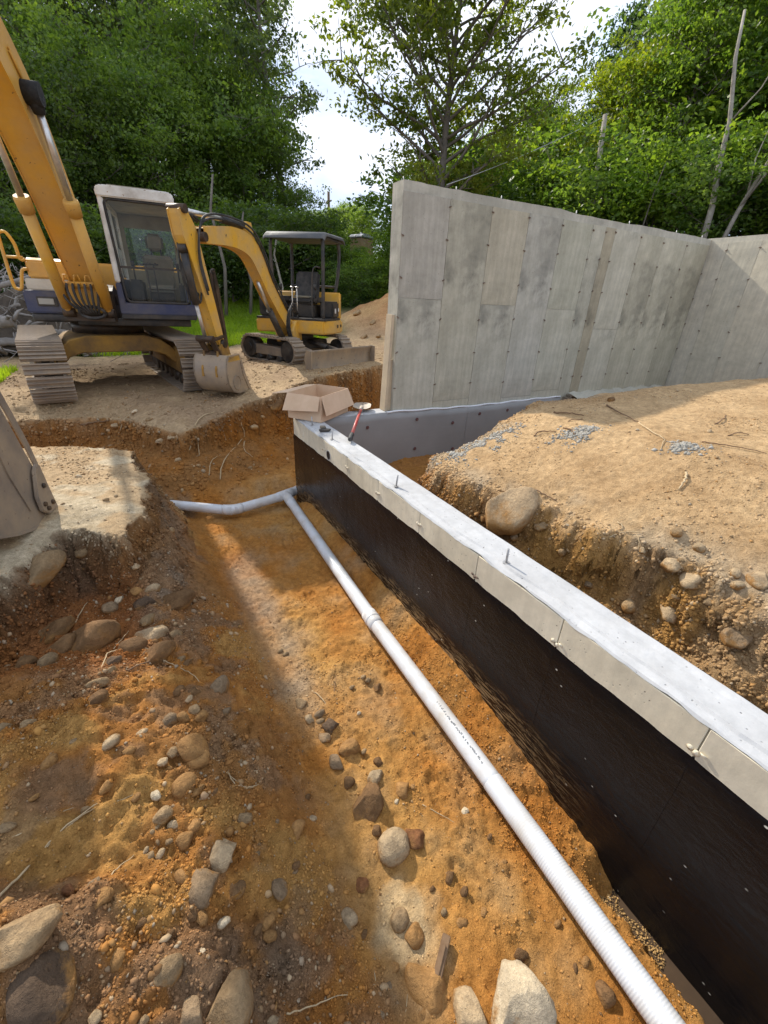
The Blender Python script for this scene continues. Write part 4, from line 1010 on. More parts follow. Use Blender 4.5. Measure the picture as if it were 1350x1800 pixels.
# car body between the tracks
g = MB()
arch = [(-.86, .40), (-.80, .60), (-.62, .74), (-.40, .80), (.40, .80), (.62, .74), (.80, .60), (.86, .40), (.80, .36), (.66, .50), (.48, .56), (-.48, .56), (-.66, .50), (-.80, .36)]
g.prism(arch, 'y', -.78, .78); g.build('car_body', M_under, EX, bevel=.012, seg=1)
g = MB(); g.tube([(0, 0, .80), (0, 0, .96)], .52, 28); g.build('slew_ring', M_grease, EX)
HR = Matrix.Translation((.05, -1.0, 0)) @ Matrix.Rotation(math.radians(-14), 4, 'Z') @ Matrix.Translation((0, 1.0, 0)) @ Matrix.Translation((0, 0, 1.0)) @ Matrix.Diagonal((1, 1, .955, 1)) @ Matrix.Translation((0, 0, -1.0))
MB.M0 = HR
g = MB(); g.box(-.52, 1.0, -1.02, 1.35, .955, 1.06, .01); g.box(-1.08, -.46, -.92, 1.35, .985, 1.10, .02); g.build('deck', M_blk, EX, bevel=.008, seg=1)
# left-hand bodywork: navy, cream, yellow
g = MB(); g.box(-1.11, -.49, -.93, 1.3, 1.105, 1.405); g.build('lower_body_panel', M_blue, EX, bevel=.02)
g = MB(); g.box(-1.05, -.47, -.90, 1.3, 1.409, 1.56); g.build('band_panel', M_wband, EX, bevel=.015)
g = MB(); g.prism([(-.86, 1.564), (-.86, 1.79), (-.78, 1.83), (1.3, 1.83), (1.3, 1.564)], 'x', -1.0, -.44); g.build('upper_body_panel', M_yel, EX, bevel=.02)
g = MB(); g.box(-.42, .98, .55, 1.42, 1.07, 1.86); g.build('engine_hood', M_yel, EX, bevel=.04)
g = MB(); g.prism([(-1.06, 1.36), (1.06, 1.36), (.9, 1.72), (.5, 1.86), (-.5, 1.86), (-.9, 1.72)], 'z', .98, 1.66); g.build('counterweight', M_yel, EX, bevel=.04)
g = MB(); g.box(-.965, -.72, -.945, -.925, 1.20, 1.33); o = g.build('headlight', M_blk, EX, bevel=.006)
g = MB(); g.box(-.945, -.76, -.957, -.944, 1.225, 1.305); l_ = g.build('headlight_lens', M_lamp, o, bevel=.004)
g = MB()
for a_, b2 in (((-.68, 1.20), (-.60, 1.205)),): g.box(-.66, -.54, -.9335, -.9325, 1.17, 1.178)
g.box(-.60, -.565, -.9335, -.9325, 1.18, 1.225); g.tube([(-.53, -.9325, 1.19), (-.53, -.9338, 1.19)], .014, 10); g.build('worn_decal', M_sticker, EX)
# handrail loop
hr = [(-.98, -.86, 1.80), (-1.04, -.86, 1.80), (-1.05, -.86, 1.96), (-1.08, -.87, 2.06), (-1.12, -.87, 2.12), (-1.18, -.87, 2.11), (-1.20, -.87, 2.05), (-1.20, -.87, 1.50), (-1.17, -.87, 1.42), (-1.12, -.87, 1.42), (-1.09, -.86, 1.53), (-1.05, -.86, 1.66), (-.98, -.86, 1.68)]
g = MB(); g.tube([Vector(p) for p in smooth_path(hr, 3)], .021, 8); g.tube([(-1.19, -.87, 1.82), (-1.0, -.86, 1.82)], .019, 8); g.build('handrail', M_yel, EX)
# cab
CX0, CX1, CY0, CY1, CZ0, CZ1 = .10, 1.03, -1.12, .42, 1.07, 2.72
cabn = Matrix()
g = MB(); g.box(.07, 1.10, -1.14, .45, 1.065, 1.13); g.build('cab_sill', M_blk, EX, bevel=.01)
fw0, fw1 = .11, 1.02
def cab_front_x(z, side): # front leans a little; slightly narrower at the top
    k = (z - 1.1) / 1.6
    return (.13 - .05 * k) if side < 0 else (1.11 - .11 * k)
g = MB()
g.prism([(cab_front_x(1.13, -1) - .03, 1.13), (cab_front_x(1.13, 1) + .03, 1.13), (cab_front_x(1.13, 1) + .03, 1.29), (.14, 1.29)], 'y', -1.135, -1.09)
g.prism([(.07, 1.13), (.16, 1.13), (.145, 1.56), (.075, 1.56)], 'y', -1.133, -1.06)
g.prism([(1.05, 1.13), (1.14, 1.13), (1.11, 1.58), (1.02, 1.58)], 'y', -1.133, -1.06)
g.build('cab_lower_panel', M_blue, EX, bevel=.012)
g = MB()
g.prism([(.078, 1.56), (.145, 1.56), (.135, 2.62), (.065, 2.66)], 'y', -1.13, -1.05)
g.prism([(1.022, 1.58), (1.108, 1.58), (1.005, 2.66), (.93, 2.62)], 'y', -1.13, -1.05)
g.prism([(.06, 2.62), (1.0, 2.62), (1.01, 2.70), (.97, 2.755), (.10, 2.755), (.055, 2.71)], 'y', -1.15, -1.06)
g.build('cab_front_frame', M_white, EX, bevel=.014)
g = MB(); g.prism([(.08, 2.70), (.98, 2.70), (.95, 2.775), (.12, 2.775)], 'y', -1.06, .44); g.build('cab_roof', M_white, EX, bevel=.025)
g = MB(); g.box(.18, .78, -.95, -.35, 2.778, 2.80); g.build('roof_hatch', M_inner, EX, bevel=.01)
g = MB(); g.box(.12, .98, -1.05, .43, 2.62, 2.69); g.build('headliner', M_inner, EX)
for xx, nm in ((.105, 'cab_side'), (1.01, 'cab_side')):
    g = MB(); g.box(xx - .02, xx + .02, -1.05, .44, 1.13, 1.62); g.build(nm, M_blue, EX, bevel=.005)
    g = MB()
    for yy in (-1.03, -.42, .40): g.box(xx - .022, xx + .022, yy - .03, yy + .03, 1.62, 2.64)
    g.box(xx - .022, xx + .022, -1.05, .43, 2.55, 2.64); g.build('side_pillar', M_white, EX, bevel=.005)
    g = MB(); g.box(xx - .004, xx + .004, -1.0, .38, 1.64, 2.55); g.build('side_window', M_glass, EX)
g = MB(); g.box(.10, 1.0, .40, .44, 1.13, 1.78); g.build('cab_back', M_inner, EX)
g = MB()
g.box(.10, .19, .40, .44, 1.78, 2.62); g.box(.91, 1.0, .40, .44, 1.78, 2.62); g.box(.19, .91, .40, .44, 2.42, 2.62); g.build('rear_window_frame', M_inner, EX, bevel=.01)
g = MB(); g.box(.19, .91, .418, .424, 1.78, 2.42); g.build('rear_window', M_glass, EX)
# rounded dark gasket of the windscreen
g = MB()
def rrect(x0, x1, z0, z1, r, dx=0, n=5):
    out = []
    for cx_, cz_, a0 in ((x1 - r, z1 - r, 0), (x0 + r, z1 - r, 90), (x0 + r, z0 + r, 180), (x1 - r, z0 + r, 270)):
        for k in range(n + 1):
            a = math.radians(a0 + 90 * k / n); out.append((cx_ + r * math.cos(a), cz_ + r * math.sin(a)))
    return [(x + (-.05 * (z - 1.3) / 1.3 if x < .5 else -.115 * (z - 1.3) / 1.3) * dx, z) for x, z in out]
lp = rrect(.185, 1.035, 1.30, 2.60, .07, 1); lp.append(lp[0])
g.tube([Vector((x, -1.118, z)) for x, z in lp], .017, 6); g.build('windscreen_gasket', M_rubber, EX)
g = MB(); lp2 = rrect(.19, 1.03, 1.305, 1.76, .06, 1); n_ = len(lp2); g.add([(x, -1.112, z) for x, z in lp2], [tuple(range(n_))]); g.build('lower_windscreen', M_glass, EX)
g = MB(); lp3 = rrect(.185, 1.02, 1.78, 2.595, .06, 1); n_ = len(lp3); g.add([(x, -1.108, z) for x, z in lp3], [tuple(range(n_))]); g.build('upper_windscreen', M_glass, EX)
g = MB(); g.box(.17, 1.0, -1.11, -1.095, 1.755, 1.785); g.build('glazing_bar', M_blk, EX)
# seat and controls
g = MB(); g.prism([(-.20, 1.98), (-.14, 2.02), (.0, 1.55), (-.05, 1.50)], 'x', .42, .86); g.build('seat_back', M_seat, EX, bevel=.05, seg=3)
g = MB(); g.box(.42, .86, -.58, -.04, 1.45, 1.56); g.build('seat_cushion', M_seat, EX, bevel=.045, seg=3)
g = MB(); g.box(.50, .76, -.14, -.05, 2.06, 2.32); o = g.build('headrest', M_seat, EX, bevel=.05, seg=3)
g = MB(); g.tube([(.56, -.09, 1.95), (.56, -.09, 2.1)], .012, 6); g.tube([(.70, -.09, 1.95), (.70, -.09, 2.1)], .012, 6); g.build('headrest_post', M_blk, EX)
g = MB(); g.box(.46, .82, -.5, -.08, 1.13, 1.45); g.build('seat_base', M_blk, EX, bevel=.02)
g = MB(); g.box(.20, .38, -.6, .1, 1.13, 1.62); g.box(.90, .98, -.6, .1, 1.13, 1.60); g.build('console', M_blk, EX, bevel=.03)
for xx in (.30, .92):
    g = MB(); g.tube([(xx, -.55, 1.6), (xx, -.60, 1.80)], .012, 6); g.tube([(xx, -.60, 1.78), (xx, -.61, 1.88)], [.022, .026], 8); g.build('joystick', M_rubber, EX)
for xx in (.50, .60):
    g = MB(); g.tube([(xx, -.85, 1.13), (xx - .01, -.80, 1.82), (xx + .02, -.78, 1.86)], .010, 6); g.tube([(xx - .05, -.80, 1.84), (xx + .06, -.80, 1.84)], .012, 6); g.build('travel_lever', M_blk, EX)
g = MB(); g.prism([(-.55, 1.13), (-.2, 1.13), (-.2, 1.40), (-.3, 1.45)], 'x', .20, .36); g.build('toolbox', M_inner, EX, bevel=.02)
g = MB(); g.add([(.14, -.55, 2.05), (.15, -.25, 2.02), (.17, -.28, 1.62), (.16, -.60, 1.66)], [(0, 1, 2, 3)]); g.build('paper_sheet', M_sticker, EX)
# mirror / wiper / handrail on the right of the cab
g = MB(); g.tube([(1.13, -1.13, 1.30), (1.16, -1.16, 1.35), (1.13, -1.16, 2.5), (1.05, -1.13, 2.56)], .012, 6); g.build('grab_bar', M_blk, EX)
g = MB(); g.box(1.13, 1.20, -1.0, -.4, 1.13, 2.45); g.build('cab_door_edge', M_blk, EX, bevel=.02)
MB.M0 = None
# boom: swung well to the left, foot bracket, two rams
AF = arm_frame((-.18, -.75, 0), 20)
bp = smooth_path([(0, 1.30), (.38, 1.97), (.78, 2.60), (1.13, 3.06), (1.52, 3.41), (2.2, 3.80), (3.2, 4.1), (4.25, 4.15)], 4)
hsv = np.interp(np.linspace(0, 7, len(bp)), [0, 1, 2, 3, 4, 5, 6, 7], [.24, .38, .45, .53, .52, .47, .40, .30])
pts = offset_poly(bp, hsv)
def quad_beam(path, hs, w, name, m, parent, M, bev=.012, plate=.012):
    """a boxed beam with side plates standing slightly proud of the top and bottom plates"""
    top_bot = offset_poly(path, hs); n = len(path); g = MB()
    inner = offset_poly(path, [h - .03 for h in hs])
    for sx_ in (-w / 2, w / 2 - plate):
        vs = [(sx_, t, z) for t, z in top_bot] + [(sx_ + plate, t, z) for t, z in top_bot]; fs = []
        for i in range(n - 1):
            a, b_, c, d = i, i + 1, 2 * n - 2 - i, 2 * n - 1 - i
            fs += [(a, b_, c, d), (a + 2 * n, d + 2 * n, c + 2 * n, b_ + 2 * n), (a, a + 2 * n, b_ + 2 * n, b_), (d, c, c + 2 * n, d + 2 * n)]
        fs += [(0, 2 * n - 1, 4 * n - 1, 2 * n), (n - 1, 3 * n - 1, 3 * n, n)]
        g.add(vs, fs)
    x0, x1 = -w / 2 + plate, w / 2 - plate
    for a0 in (0, n):
        vs = []; fs = []
        for t, z in inner[a0:a0 + n]: vs += [(x0, t, z), (x1, t, z)]
        for i in range(n - 1): fs.append((2 * i, 2 * i + 1, 2 * i + 3, 2 * i + 2))
        g.add(vs, fs)
    return g.build(name, m, parent, M=M)
boom = quad_beam(bp, list(hsv), .34, 'boom', M_yel, EX, AF)
g = MB(); g.prism([(-.16, 1.05), (.14, 1.05), (.16, 1.42), (.02, 1.5), (-.14, 1.42)], 'x', -.30, -.21); g.prism([(-.16, 1.05), (.14, 1.05), (.16, 1.42), (.02, 1.5), (-.14, 1.42)], 'x', .21, .30)
g.tube([(-.32, 0, 1.30), (.32, 0, 1.30)], .07, 14); g.box(-.30, .30, .0, .34, 1.02, 1.12); g.build('boom_bracket', M_grease, EX, M=AF)
for sx_ in (-.25, .25):
    a = Vector((sx_, .36, 1.13)); t_ = Vector((sx_ * .98, 1.38, 3.22)); k = a.lerp(t_, .60)
    g = MB(); d_ = (k - a).normalized()
    g.tube([a + d_ * .02, a + d_ * .1], .045, 12); g.tube([a + d_ * .08, k - d_ * .16], .068, 16); g.tube([k - d_ * .17, k - d_ * .03, k], [.080, .088, .080], 16)
    cyl = g.build('ram_barrel', M_yel, EX, M=AF)
    g = MB(); g.tube([k - d_ * .02, t_ - d_ * .10], .036, 12); g.build('ram_rod', M_chrome, cyl, M=AF)
    g = MB(); g.tube([a - Vector((.07, 0, 0)), a + Vector((.07, 0, 0))], .06, 12); g.build('ram_pin', M_grease, EX, M=AF)
    g = MB(); g.tube([t_ - Vector((.075, 0, 0)), t_ + Vector((.075, 0, 0))], [.10, .10], 16); g.tube([t_ - d_ * .16, t_ - d_ * .02], [.055, .085], 14); g.build('ram_boot', M_boot, EX, M=AF)
g = MB()
for sx_ in (.11, .14):   # hard lines along the boom side
    ln = [(.182, p[0], p[1]) for p in smooth_path([(.2, 1.62 + sx_), (.42, 1.98 + sx_), (.80, 2.58 + sx_), (1.15, 3.0 + sx_), (1.55, 3.36 + sx_)], 3)]
    g.tube([Vector(p) for p in ln], .011, 6)
g.build('hydraulic_line', M_yel, EX, M=AF)
# valve block and hoses at the foot
g = MB(); g.box(-.30, .26, .36, .42, 1.46, 1.52); 
for k in range(7): g.tube([(-.25 + k * .075, .42, 1.49), (-.25 + k * .075, .47, 1.49)], .02, 8)
for k in range(4): g.tube([(-.22 + k * .13, .39, 1.50), (-.20 + k * .13, .40, 1.60), (-.16 + k * .13, .40, 1.60), (-.14 + k * .13, .39, 1.50)], .012, 6)
g.build('hose_manifold', M_yel, EX, M=AF)
for k in range(7):
    x = -.24 + k * .072; g = MB(); pts = [(x, .46, 1.49), (x + .01, .52, 1.40), (x * .8 + .02, .50, 1.25), (x * .4 + .06, .42, 1.13), (x * .3 + .08, .30, 1.10)]
    g.tube([Vector(p) for p in smooth_path(pts, 3)], .017, 7); g.build('hose', M_rubber, EX, M=AF)
g = MB(); vs_ = []
for k in range(18):
    a = 2 * math.pi * k / 17; vs_.append((.06 + .16 * math.cos(a), .44 + .02 * math.sin(3 * a), 1.14 + .075 * math.sin(a)))
g.tube([Vector(p) for p in vs_], .022, 7); g.build('hose_coil', M_rubber, EX, M=AF)
g = MB(); g.box(-.30, .26, .14, .22, 1.12, 1.50); g.build('foot_plate', M_yel, EX, bevel=.01, M=AF)
# stick and bucket, reaching down onto the dry crust outside the left edge of the picture
sp = [(4.05, 4.42), (4.5, 3.5), (4.9, 2.4), (5.20, 1.25)]; hs2 = [.34, .42, .34, .24]
quad_beam(smooth_path(sp, 4), list(np.interp(np.linspace(0, 3, 13), [0, 1, 2, 3], hs2)), .26, 'stick', M_yel, EX, AF)
g = MB(); g.tube([(0, 2.2, 4.35), (0, 3.0, 4.62)], .075, 14); g.tube([(0, 3.0, 4.62), (0, 3.9, 4.75)], .038, 10); g.build('stick_ram', M_yel, EX, M=AF)
g = MB(); g.tube([(0, 4.15, 3.7), (0, 4.55, 2.55)], .06, 12); g.tube([(0, 4.55, 2.55), (0, 4.78, 1.75)], .033, 10); g.build('bucket_ram', M_chrome, EX, M=AF)
EXM = Matrix.Translation((-.25, 9.06, -.205)) @ Matrix.Rotation(math.radians(7.5), 4, 'Z')
# bucket in its own plane: t grows towards the camera, from the cutting edge
BU = Matrix.Translation((-.72, 3.65, 0)); bu = Vector((-.216, -.976, 0)); bs = Vector((.976, -.216, 0))
BM = EXM.inverted() @ Matrix(((bs.x, bu.x, 0, -.72), (bs.y, bu.y, 0, 3.65), (0, 0, 1, 0), (0, 0, 0, 1)))
prof = [(-.05, -.262), (.06, -.262), (.18, -.24), (.33, -.205), (.52, -.14), (.70, -.06), (.86, .10), (.95, .32), (.96, .58), (.88, .80), (.72, .95), (.55, 1.02), (.36, 1.0), (.29, .84), (.22, .62), (.14, .36), (.07, .15), (.02, -.05)]
g = MB()
g.prism(prof, 'x', -.022, 0.0); g.prism(prof, 'x', -.78, -.758); g.build('bucket_side', M_bucket, EX, M=BM)
shell = [(-.10, -.265), (.06, -.268), (.18, -.246), (.33, -.212), (.52, -.147), (.70, -.067), (.868, .095), (.958, .32), (.968, .58), (.886, .806), (.724, .957), (.55, 1.028), (.36, 1.008)]
g = MB(); vs = []; fs = []
for t, z in shell: vs += [(-.785, t, z), (.006, t, z)]
nn_ = len(shell); vs += [(x, t, z + .02) for x, t, z in vs]
for i in range(nn_ - 1): a = 2 * i; fs += [(a, a + 1, a + 3, a + 2), (a + 2 * nn_, a + 2 + 2 * nn_, a + 3 + 2 * nn_, a + 1 + 2 * nn_), (a + 1, a + 1 + 2 * nn_, a + 3 + 2 * nn_, a + 3)]
fs += [(0, 2 * nn_, 1 + 2 * nn_, 1)]
g.add(vs, fs); g.build('bucket_shell', M_bucket, EX, M=BM)
g = MB(); g.prism([(.03, .02), (.10, .30), (.19, .56), (.30, .82), (.37, .98), (.31, .985), (.22, .82), (.12, .55), (.04, .30), (-.01, .06)], 'x', .001, .010); g.build('wear_strip', M_bucket, EX, M=BM)
g = MB(); g.prism([(.30, .83), (.44, .55), (.40, .22), (.30, -.08), (.27, -.09), (.36, .22), (.39, .53), (.26, .80)], 'x', .001, .009); g.build('wear_rib', M_bucket, EX, M=BM)
cut = [(-.02, -.20), (.13, -.19), (.205, -.13), (.215, -.02), (.14, .14), (.085, .175), (.05, .155), (.02, -.02)]
g = MB(); g.prism(cut, 'x', .012, .036); o = g.build('side_cutter', M_bucket, EX, M=BM, bevel=.006)
for t, z in ((.105, .02), (.05, -.13), (.165, -.095), (.135, -.14)):
    g = MB(); g.tube([(.035, t, z), (.052, t, z)], [.018, .015], 6); g.build('bolt', M_grease, o, M=BM)
for k in range(4):
    x = -.06 - k * .22; g = MB(); g.prism([(-.08, -.27), (-.25, -.262), (-.08, -.22), (.02, -.24), (.02, -.268)], 'x', x - .035, x + .035); g.build('tooth', M_bucket, EX, M=BM)
g = MB(); g.prism([(.45, 1.0), (.8, .9), (.72, 1.2), (.55, 1.28)], 'x', -.52, -.49); g.prism([(.45, 1.0), (.8, .9), (.72, 1.2), (.55, 1.28)], 'x', -.30, -.27); g.tube([(-.55, .62, 1.17), (-.24, .62, 1.17)], .04, 12); g.build('bucket_ear', M_bucket, EX, M=BM)

# ---------------------------------------------------------------- small excavator
MI_O = (3.14, 9.39, .03)
MI = empty('mini_excavator', MI_O, math.radians(25), label='small yellow excavator with open black canopy, dozer blade and boom folded down', cat='excavator')
Rm, Hm = .215, .56
for sx_ in (-.70, .70):
    n_ = 44; loop = track_loop(Hm, Rm + .02, n_); g = MB(); vs = []; fs = []
    for i, (y, z, ty, tz) in enumerate(loop):
        nrm_ = (-tz, ty)
        for w_, h_ in ((-.145, 0.), (.145, 0.), (.145, -.028), (-.145, -.028)): vs.append((sx_ + w_, y + nrm_[0] * h_, z + nrm_[1] * h_ + .02))
    for i in range(n_):
        j = (i + 1) % n_
        for k in range(4): fs.append((i * 4 + k, i * 4 + (k + 1) % 4, j * 4 + (k + 1) % 4, j * 4 + k))
    g.add(vs, fs); band = g.build('rubber_track', M_track, MI)
    for i, (y, z, ty, tz) in enumerate(loop):
        g2 = MB(); g2.prism([(-.020, 0), (-.014, .022), (.014, .022), (.020, 0)], 'x', -.14, .14)
        if i == 0 and sx_ < 0: lug = g2.build('track_lug', M_track, band); o = lug
        else: o = lug.copy(); COL.objects.link(o); o.parent = band
        o.location = (sx_, y, z + .02); o.rotation_euler = (math.atan2(tz, ty), 0, 0)
    g = MB(); g.prism([(-Hm + .1, .14), (-Hm + .1, .30), (Hm - .1, .33), (Hm - .1, .14)], 'x', sx_ - .09, sx_ + .11 * (1 if sx_ > 0 else -1) * 0 + .09); g.build('track_frame', M_wband if False else M_track, MI, bevel=.01, seg=1)
    for yy in (-Hm, Hm):
        g = MB(); g.tube([(sx_ - .12, yy, Rm + .04), (sx_ + .12, yy, Rm + .04)], Rm - .035, 18); g.tube([(sx_ - .135, yy, Rm + .04), (sx_ + .135, yy, Rm + .04)], .08, 12); g.build('wheel', M_blk, MI)
    for k in range(3):
        g = MB(); g.tube([(sx_ - .12, -.3 + k * .3, .10), (sx_ + .12, -.3 + k * .3, .10)], .055, 10); g.build('roller', M_blk, MI)
g = MB(); g.box(-.56, .56, -.34, .34, .24, .42); g.build('car_body', M_blk, MI, bevel=.02)
g = MB(); g.tube([(0, 0, .42), (0, 0, .54)], .34, 24); g.build('slew_ring', M_blk, MI)
# blade
g = MB(); vs = []; fs = []; nb = 9
for i, x in enumerate(np.linspace(-1.0, .86, 12)):
    for k in range(nb):
        a = -50 + 100 * k / (nb - 1); yy = -1.29 + .12 * (1 - math.cos(math.radians(a))) * -1.0; zz = .17 + .185 * math.sin(math.radians(a)) / math.sin(math.radians(50))
        vs.append((x, yy, zz))
m0 = len(vs)
vs += [(x, y + .03, z) for x, y, z in vs]
for i in range(11):
    for k in range(nb - 1):
        a = i * nb + k; fs += [(a, a + nb, a + nb + 1, a + 1), (a + m0, a + 1 + m0, a + nb + 1 + m0, a + nb + m0)]
for i in range(11): a = i * nb; fs += [(a, a + m0, a + nb + m0, a + nb), (a + nb - 1, a + 2 * nb - 1, a + 2 * nb - 1 + m0, a + nb - 1 + m0)]
for k in range(nb - 1): fs += [(k, k + 1, k + 1 + m0, k + m0), (11 * nb + k, 11 * nb + k + m0, 11 * nb + k + 1 + m0, 11 * nb + k + 1)]
g.add(vs, fs, True); g.build('blade', M_bucket, MI)
for sx_ in (-1, 1):
    g = MB(); g.prism([(-1.40, .0), (-1.40, .35), (-1.27, .37), (-1.22, .20), (-1.27, .0)], 'x', sx_ * .935 - .082, sx_ * .935 - .058); g.build('blade_end_plate', M_bucket, MI)
    g = MB(); g.bar((sx_ * .34, -.3, .33), (sx_ * .42, -1.26, .15), .10, .07); g.build('blade_arm', M_bucket, MI, bevel=.01, seg=1)
g = MB(); g.tube([(0, -.35, .40), (0, -.85, .32)], .05, 12); g.tube([(0, -.85, .32), (0, -1.24, .26)], .028, 10); g.build('blade_ram', M_blk, MI)
# house, turned towards the left
HM = Matrix.Translation((.15, 0, 0)) @ Matrix.Rotation(math.radians(-67), 4, 'Z')
cw = [(math.sin(math.radians(a)) * .84, math.cos(math.radians(a)) * .88) for a in range(-72, 73, 12)]
g = MB(); g.prism(cw + [(.80, -.30), (.72, -.62), (-.72, -.62), (-.80, -.30)], 'z', .56, .80); g.build('lower_skirt', M_yel2, MI, bevel=.025, M=HM)
cw2 = [(math.sin(math.radians(a)) * .82, math.cos(math.radians(a)) * .86) for a in range(-66, 67, 11)]
g = MB(); g.prism(cw2 + [(.74, .30), (-.74, .30)], 'z', .804, 1.32); g.build('engine_hood', M_yel2, MI, bevel=.05, seg=3, M=HM)
g = MB(); g.prism([(math.sin(math.radians(a)) * .855, math.cos(math.radians(a)) * .895) for a in range(-40, 41, 10)] + [(.5, .5), (-.5, .5)], 'z', .62, 1.05); g.build('counterweight', M_blk, MI, bevel=.02, M=HM)
g = MB(); g.box(-.72, .74, -.60, .30, .803, .84); g.build('floor_plate', M_blk, MI, bevel=.005, M=HM)
g = MB(); g.box(-.70, -.30, -.50, .30, .84, 1.22); g.box(.44, .72, -.10, .30, .84, 1.15); g.build('side_console', M_blk, MI, bevel=.03, M=HM)
g = MB(); g.box(-.22, .34, -.18, .30, .84, 1.08); g.build('seat_box', M_blk, MI, bevel=.02, M=HM)
g = MB(); g.box(-.20, .32, -.20, .22, 1.09, 1.19); g.prism([(.10, 1.16), (.22, 1.16), (.34, 1.66), (.26, 1.70)], 'x', -.20, .32); g.build('seat', M_rubber, MI, bevel=.04, M=HM)
g = MB(); g.box(-.1, .24, -.16, .08, 1.20, 1.235); g.build('worn_seat_patch', M_inner, MI, bevel=.01, M=HM)
for xx in (.42, -.30):
    g = MB(); g.box(xx - .05, xx + .05, -.28, .1, 1.12, 1.22); g.build('armrest', M_blk, MI, bevel=.02, M=HM)
    g = MB(); g.tube([(xx, -.26, 1.2), (xx + .01, -.30, 1.36)], .012, 6); g.tube([(xx + .01, -.30, 1.34), (xx + .01, -.31, 1.44)], [.024, .03], 8); g.build('joystick', M_rubber, MI, M=HM)
for k, xx in enumerate((.02, .12)):
    g = MB(); g.tube([(xx, -.5, .84), (xx, -.47, 1.38)], .011, 6); g.tube([(xx - .03, -.47, 1.38), (xx + .03, -.47, 1.38)], .012, 6); g.build('travel_lever', M_chrome, MI, M=HM)
# canopy
def post(pts, r, nm='canopy_post'):
    g = MB(); g.tube([Vector(p) for p in smooth_path(pts, 4)], r, 8); return g.build(nm, M_blk, MI, M=HM)
RZ = 2.24
post([(.66, -.50, .82), (.67, -.50, 1.4), (.68, -.50, 2.0), (.66, -.46, RZ - .02)], .036)
post([(-.36, -.50, .82), (-.36, -.50, 1.4), (-.37, -.50, 2.0), (-.35, -.46, RZ - .02)], .030)
post([(.60, .40, 1.30), (.64, .46, 1.6), (.67, .48, 2.0), (.65, .44, RZ - .02)], .036)
post([(-.36, .40, 1.30), (-.37, .46, 1.6), (-.37, .48, 2.0), (-.35, .44, RZ - .02)], .034)
post([(.60, .42, 1.42), (.1, .44, 1.42), (-.36, .42, 1.42)], .022, 'canopy_rail')
post([(.60, -.44, 1.72), (.48, -.50, 1.70), (.44, -.50, 1.3), (.44, -.50, .84)], .014, 'grab_rail')
g = MB(); roof = [(-.62, RZ - .07), (-.59, RZ + .0), (-.50, RZ + .045), (.48, RZ + .075), (.57, RZ + .04), (.60, RZ - .03), (.56, RZ - .03), (.53, RZ + .01), (.46, RZ + .035), (-.48, RZ + .01), (-.56, RZ - .02), (-.58, RZ - .07)]
vs = []; n_ = len(roof)
for x in (-.46, -.42, .72, .76):
    for y, z in roof: vs.append((x, y, z - (.035 if abs(x) in (.46, .76) else 0)))
fs = []
for s in range(3):
    for k in range(n_): fs.append((s * n_ + k, s * n_ + (k + 1) % n_, (s + 1) * n_ + (k + 1) % n_, (s + 1) * n_ + k))
fs += [tuple(range(n_ - 1, -1, -1)), tuple(range(3 * n_, 4 * n_))]
g.add(vs, fs); g.build('canopy_roof', M_greyroof, MI, bevel=.008, M=HM)
g = MB(); g.box(-.42, .72, -.56, .52, RZ - .05, RZ - .012); g.build('canopy_frame', M_blk, MI, bevel=.01, M=HM)
# stickers on the skirt and consoles
for (x, y, z, w, h) in ((.815, -.1, .70, .06, .06), (.81, .12, .70, .05, .05), (.745, -.05, .98, .07, .09), (.745, .16, 1.0, .05, .06)):
    g = MB(); g.box(x - .0, x + .006, y, y + w, z - h / 2, z + h / 2); g.build('sticker', M_sticker if z > .8 else M_blk, MI, M=HM)
# boom, stick, bucket of the small machine
AM = HM @ arm_frame((-.02, -.60, 0), 0)
bp = smooth_path([(0, .56), (.47, .96), (.90, 1.36), (1.18, 1.68), (1.50, 1.90), (2.0, 1.96), (2.68, 1.90)], 4)
hv = list(np.interp(np.linspace(0, 6, len(bp)), [0, 1, 2, 3, 4, 5, 6], [.20, .26, .30, .34, .30, .25, .18]))
quad_beam(bp, hv, .19, 'boom', M_yel2, MI, AM)
g = MB(); g.prism([(-.18, .42), (.20, .40), (.26, .62), (.10, .78), (-.14, .78)], 'x', -.19, -.10); g.prism([(-.18, .42), (.20, .40), (.26, .62), (.10, .78), (-.14, .78)], 'x', .10, .19); g.tube([(0, .02, .38), (0, .02, .80)], .09, 14); g.build('swing_bracket', M_yel2, MI, bevel=.01, seg=1, M=AM)
g = MB(); g.tube([(0, .32, .46), (0, .82, .98)], .058, 14); cy_ = g.build('boom_ram', M_blk, MI, M=AM)
g = MB(); g.tube([(0, .82, .98), (0, 1.16, 1.42)], .030, 10); g.build('rod', M_chrome, cy_, M=AM)
g = MB(); g.tube([(0, 1.40, 2.16), (0, 2.10, 2.16)], .052, 14); cy_ = g.build('stick_ram', M_blk, MI, M=AM)
g = MB(); g.tube([(0, 2.10, 2.16), (0, 3.0, 2.13)], .030, 10); g.build('rod', M_chrome, cy_, M=AM)
g = MB(); g.prism([(1.26, 1.98), (1.34, 2.22), (1.48, 2.22), (1.60, 2.02)], 'x', -.06, .06); g.build('ram_lug', M_yel2, MI, M=AM)
sp = smooth_path([(3.10, 2.14), (2.98, 1.90), (2.84, 1.48), (2.68, .98), (2.56, .56)], 4)
hv = list(np.interp(np.linspace(0, 4, len(sp)), [0, 1, 2, 3, 4], [.12, .30, .24, .19, .14]))
quad_beam(sp, hv, .16, 'stick', M_yel2, MI, AM)
g = MB(); g.tube([(-.12, 2.70, 1.88), (.12, 2.70, 1.88)], .055, 12); g.build('pin', M_grease, MI, M=AM)
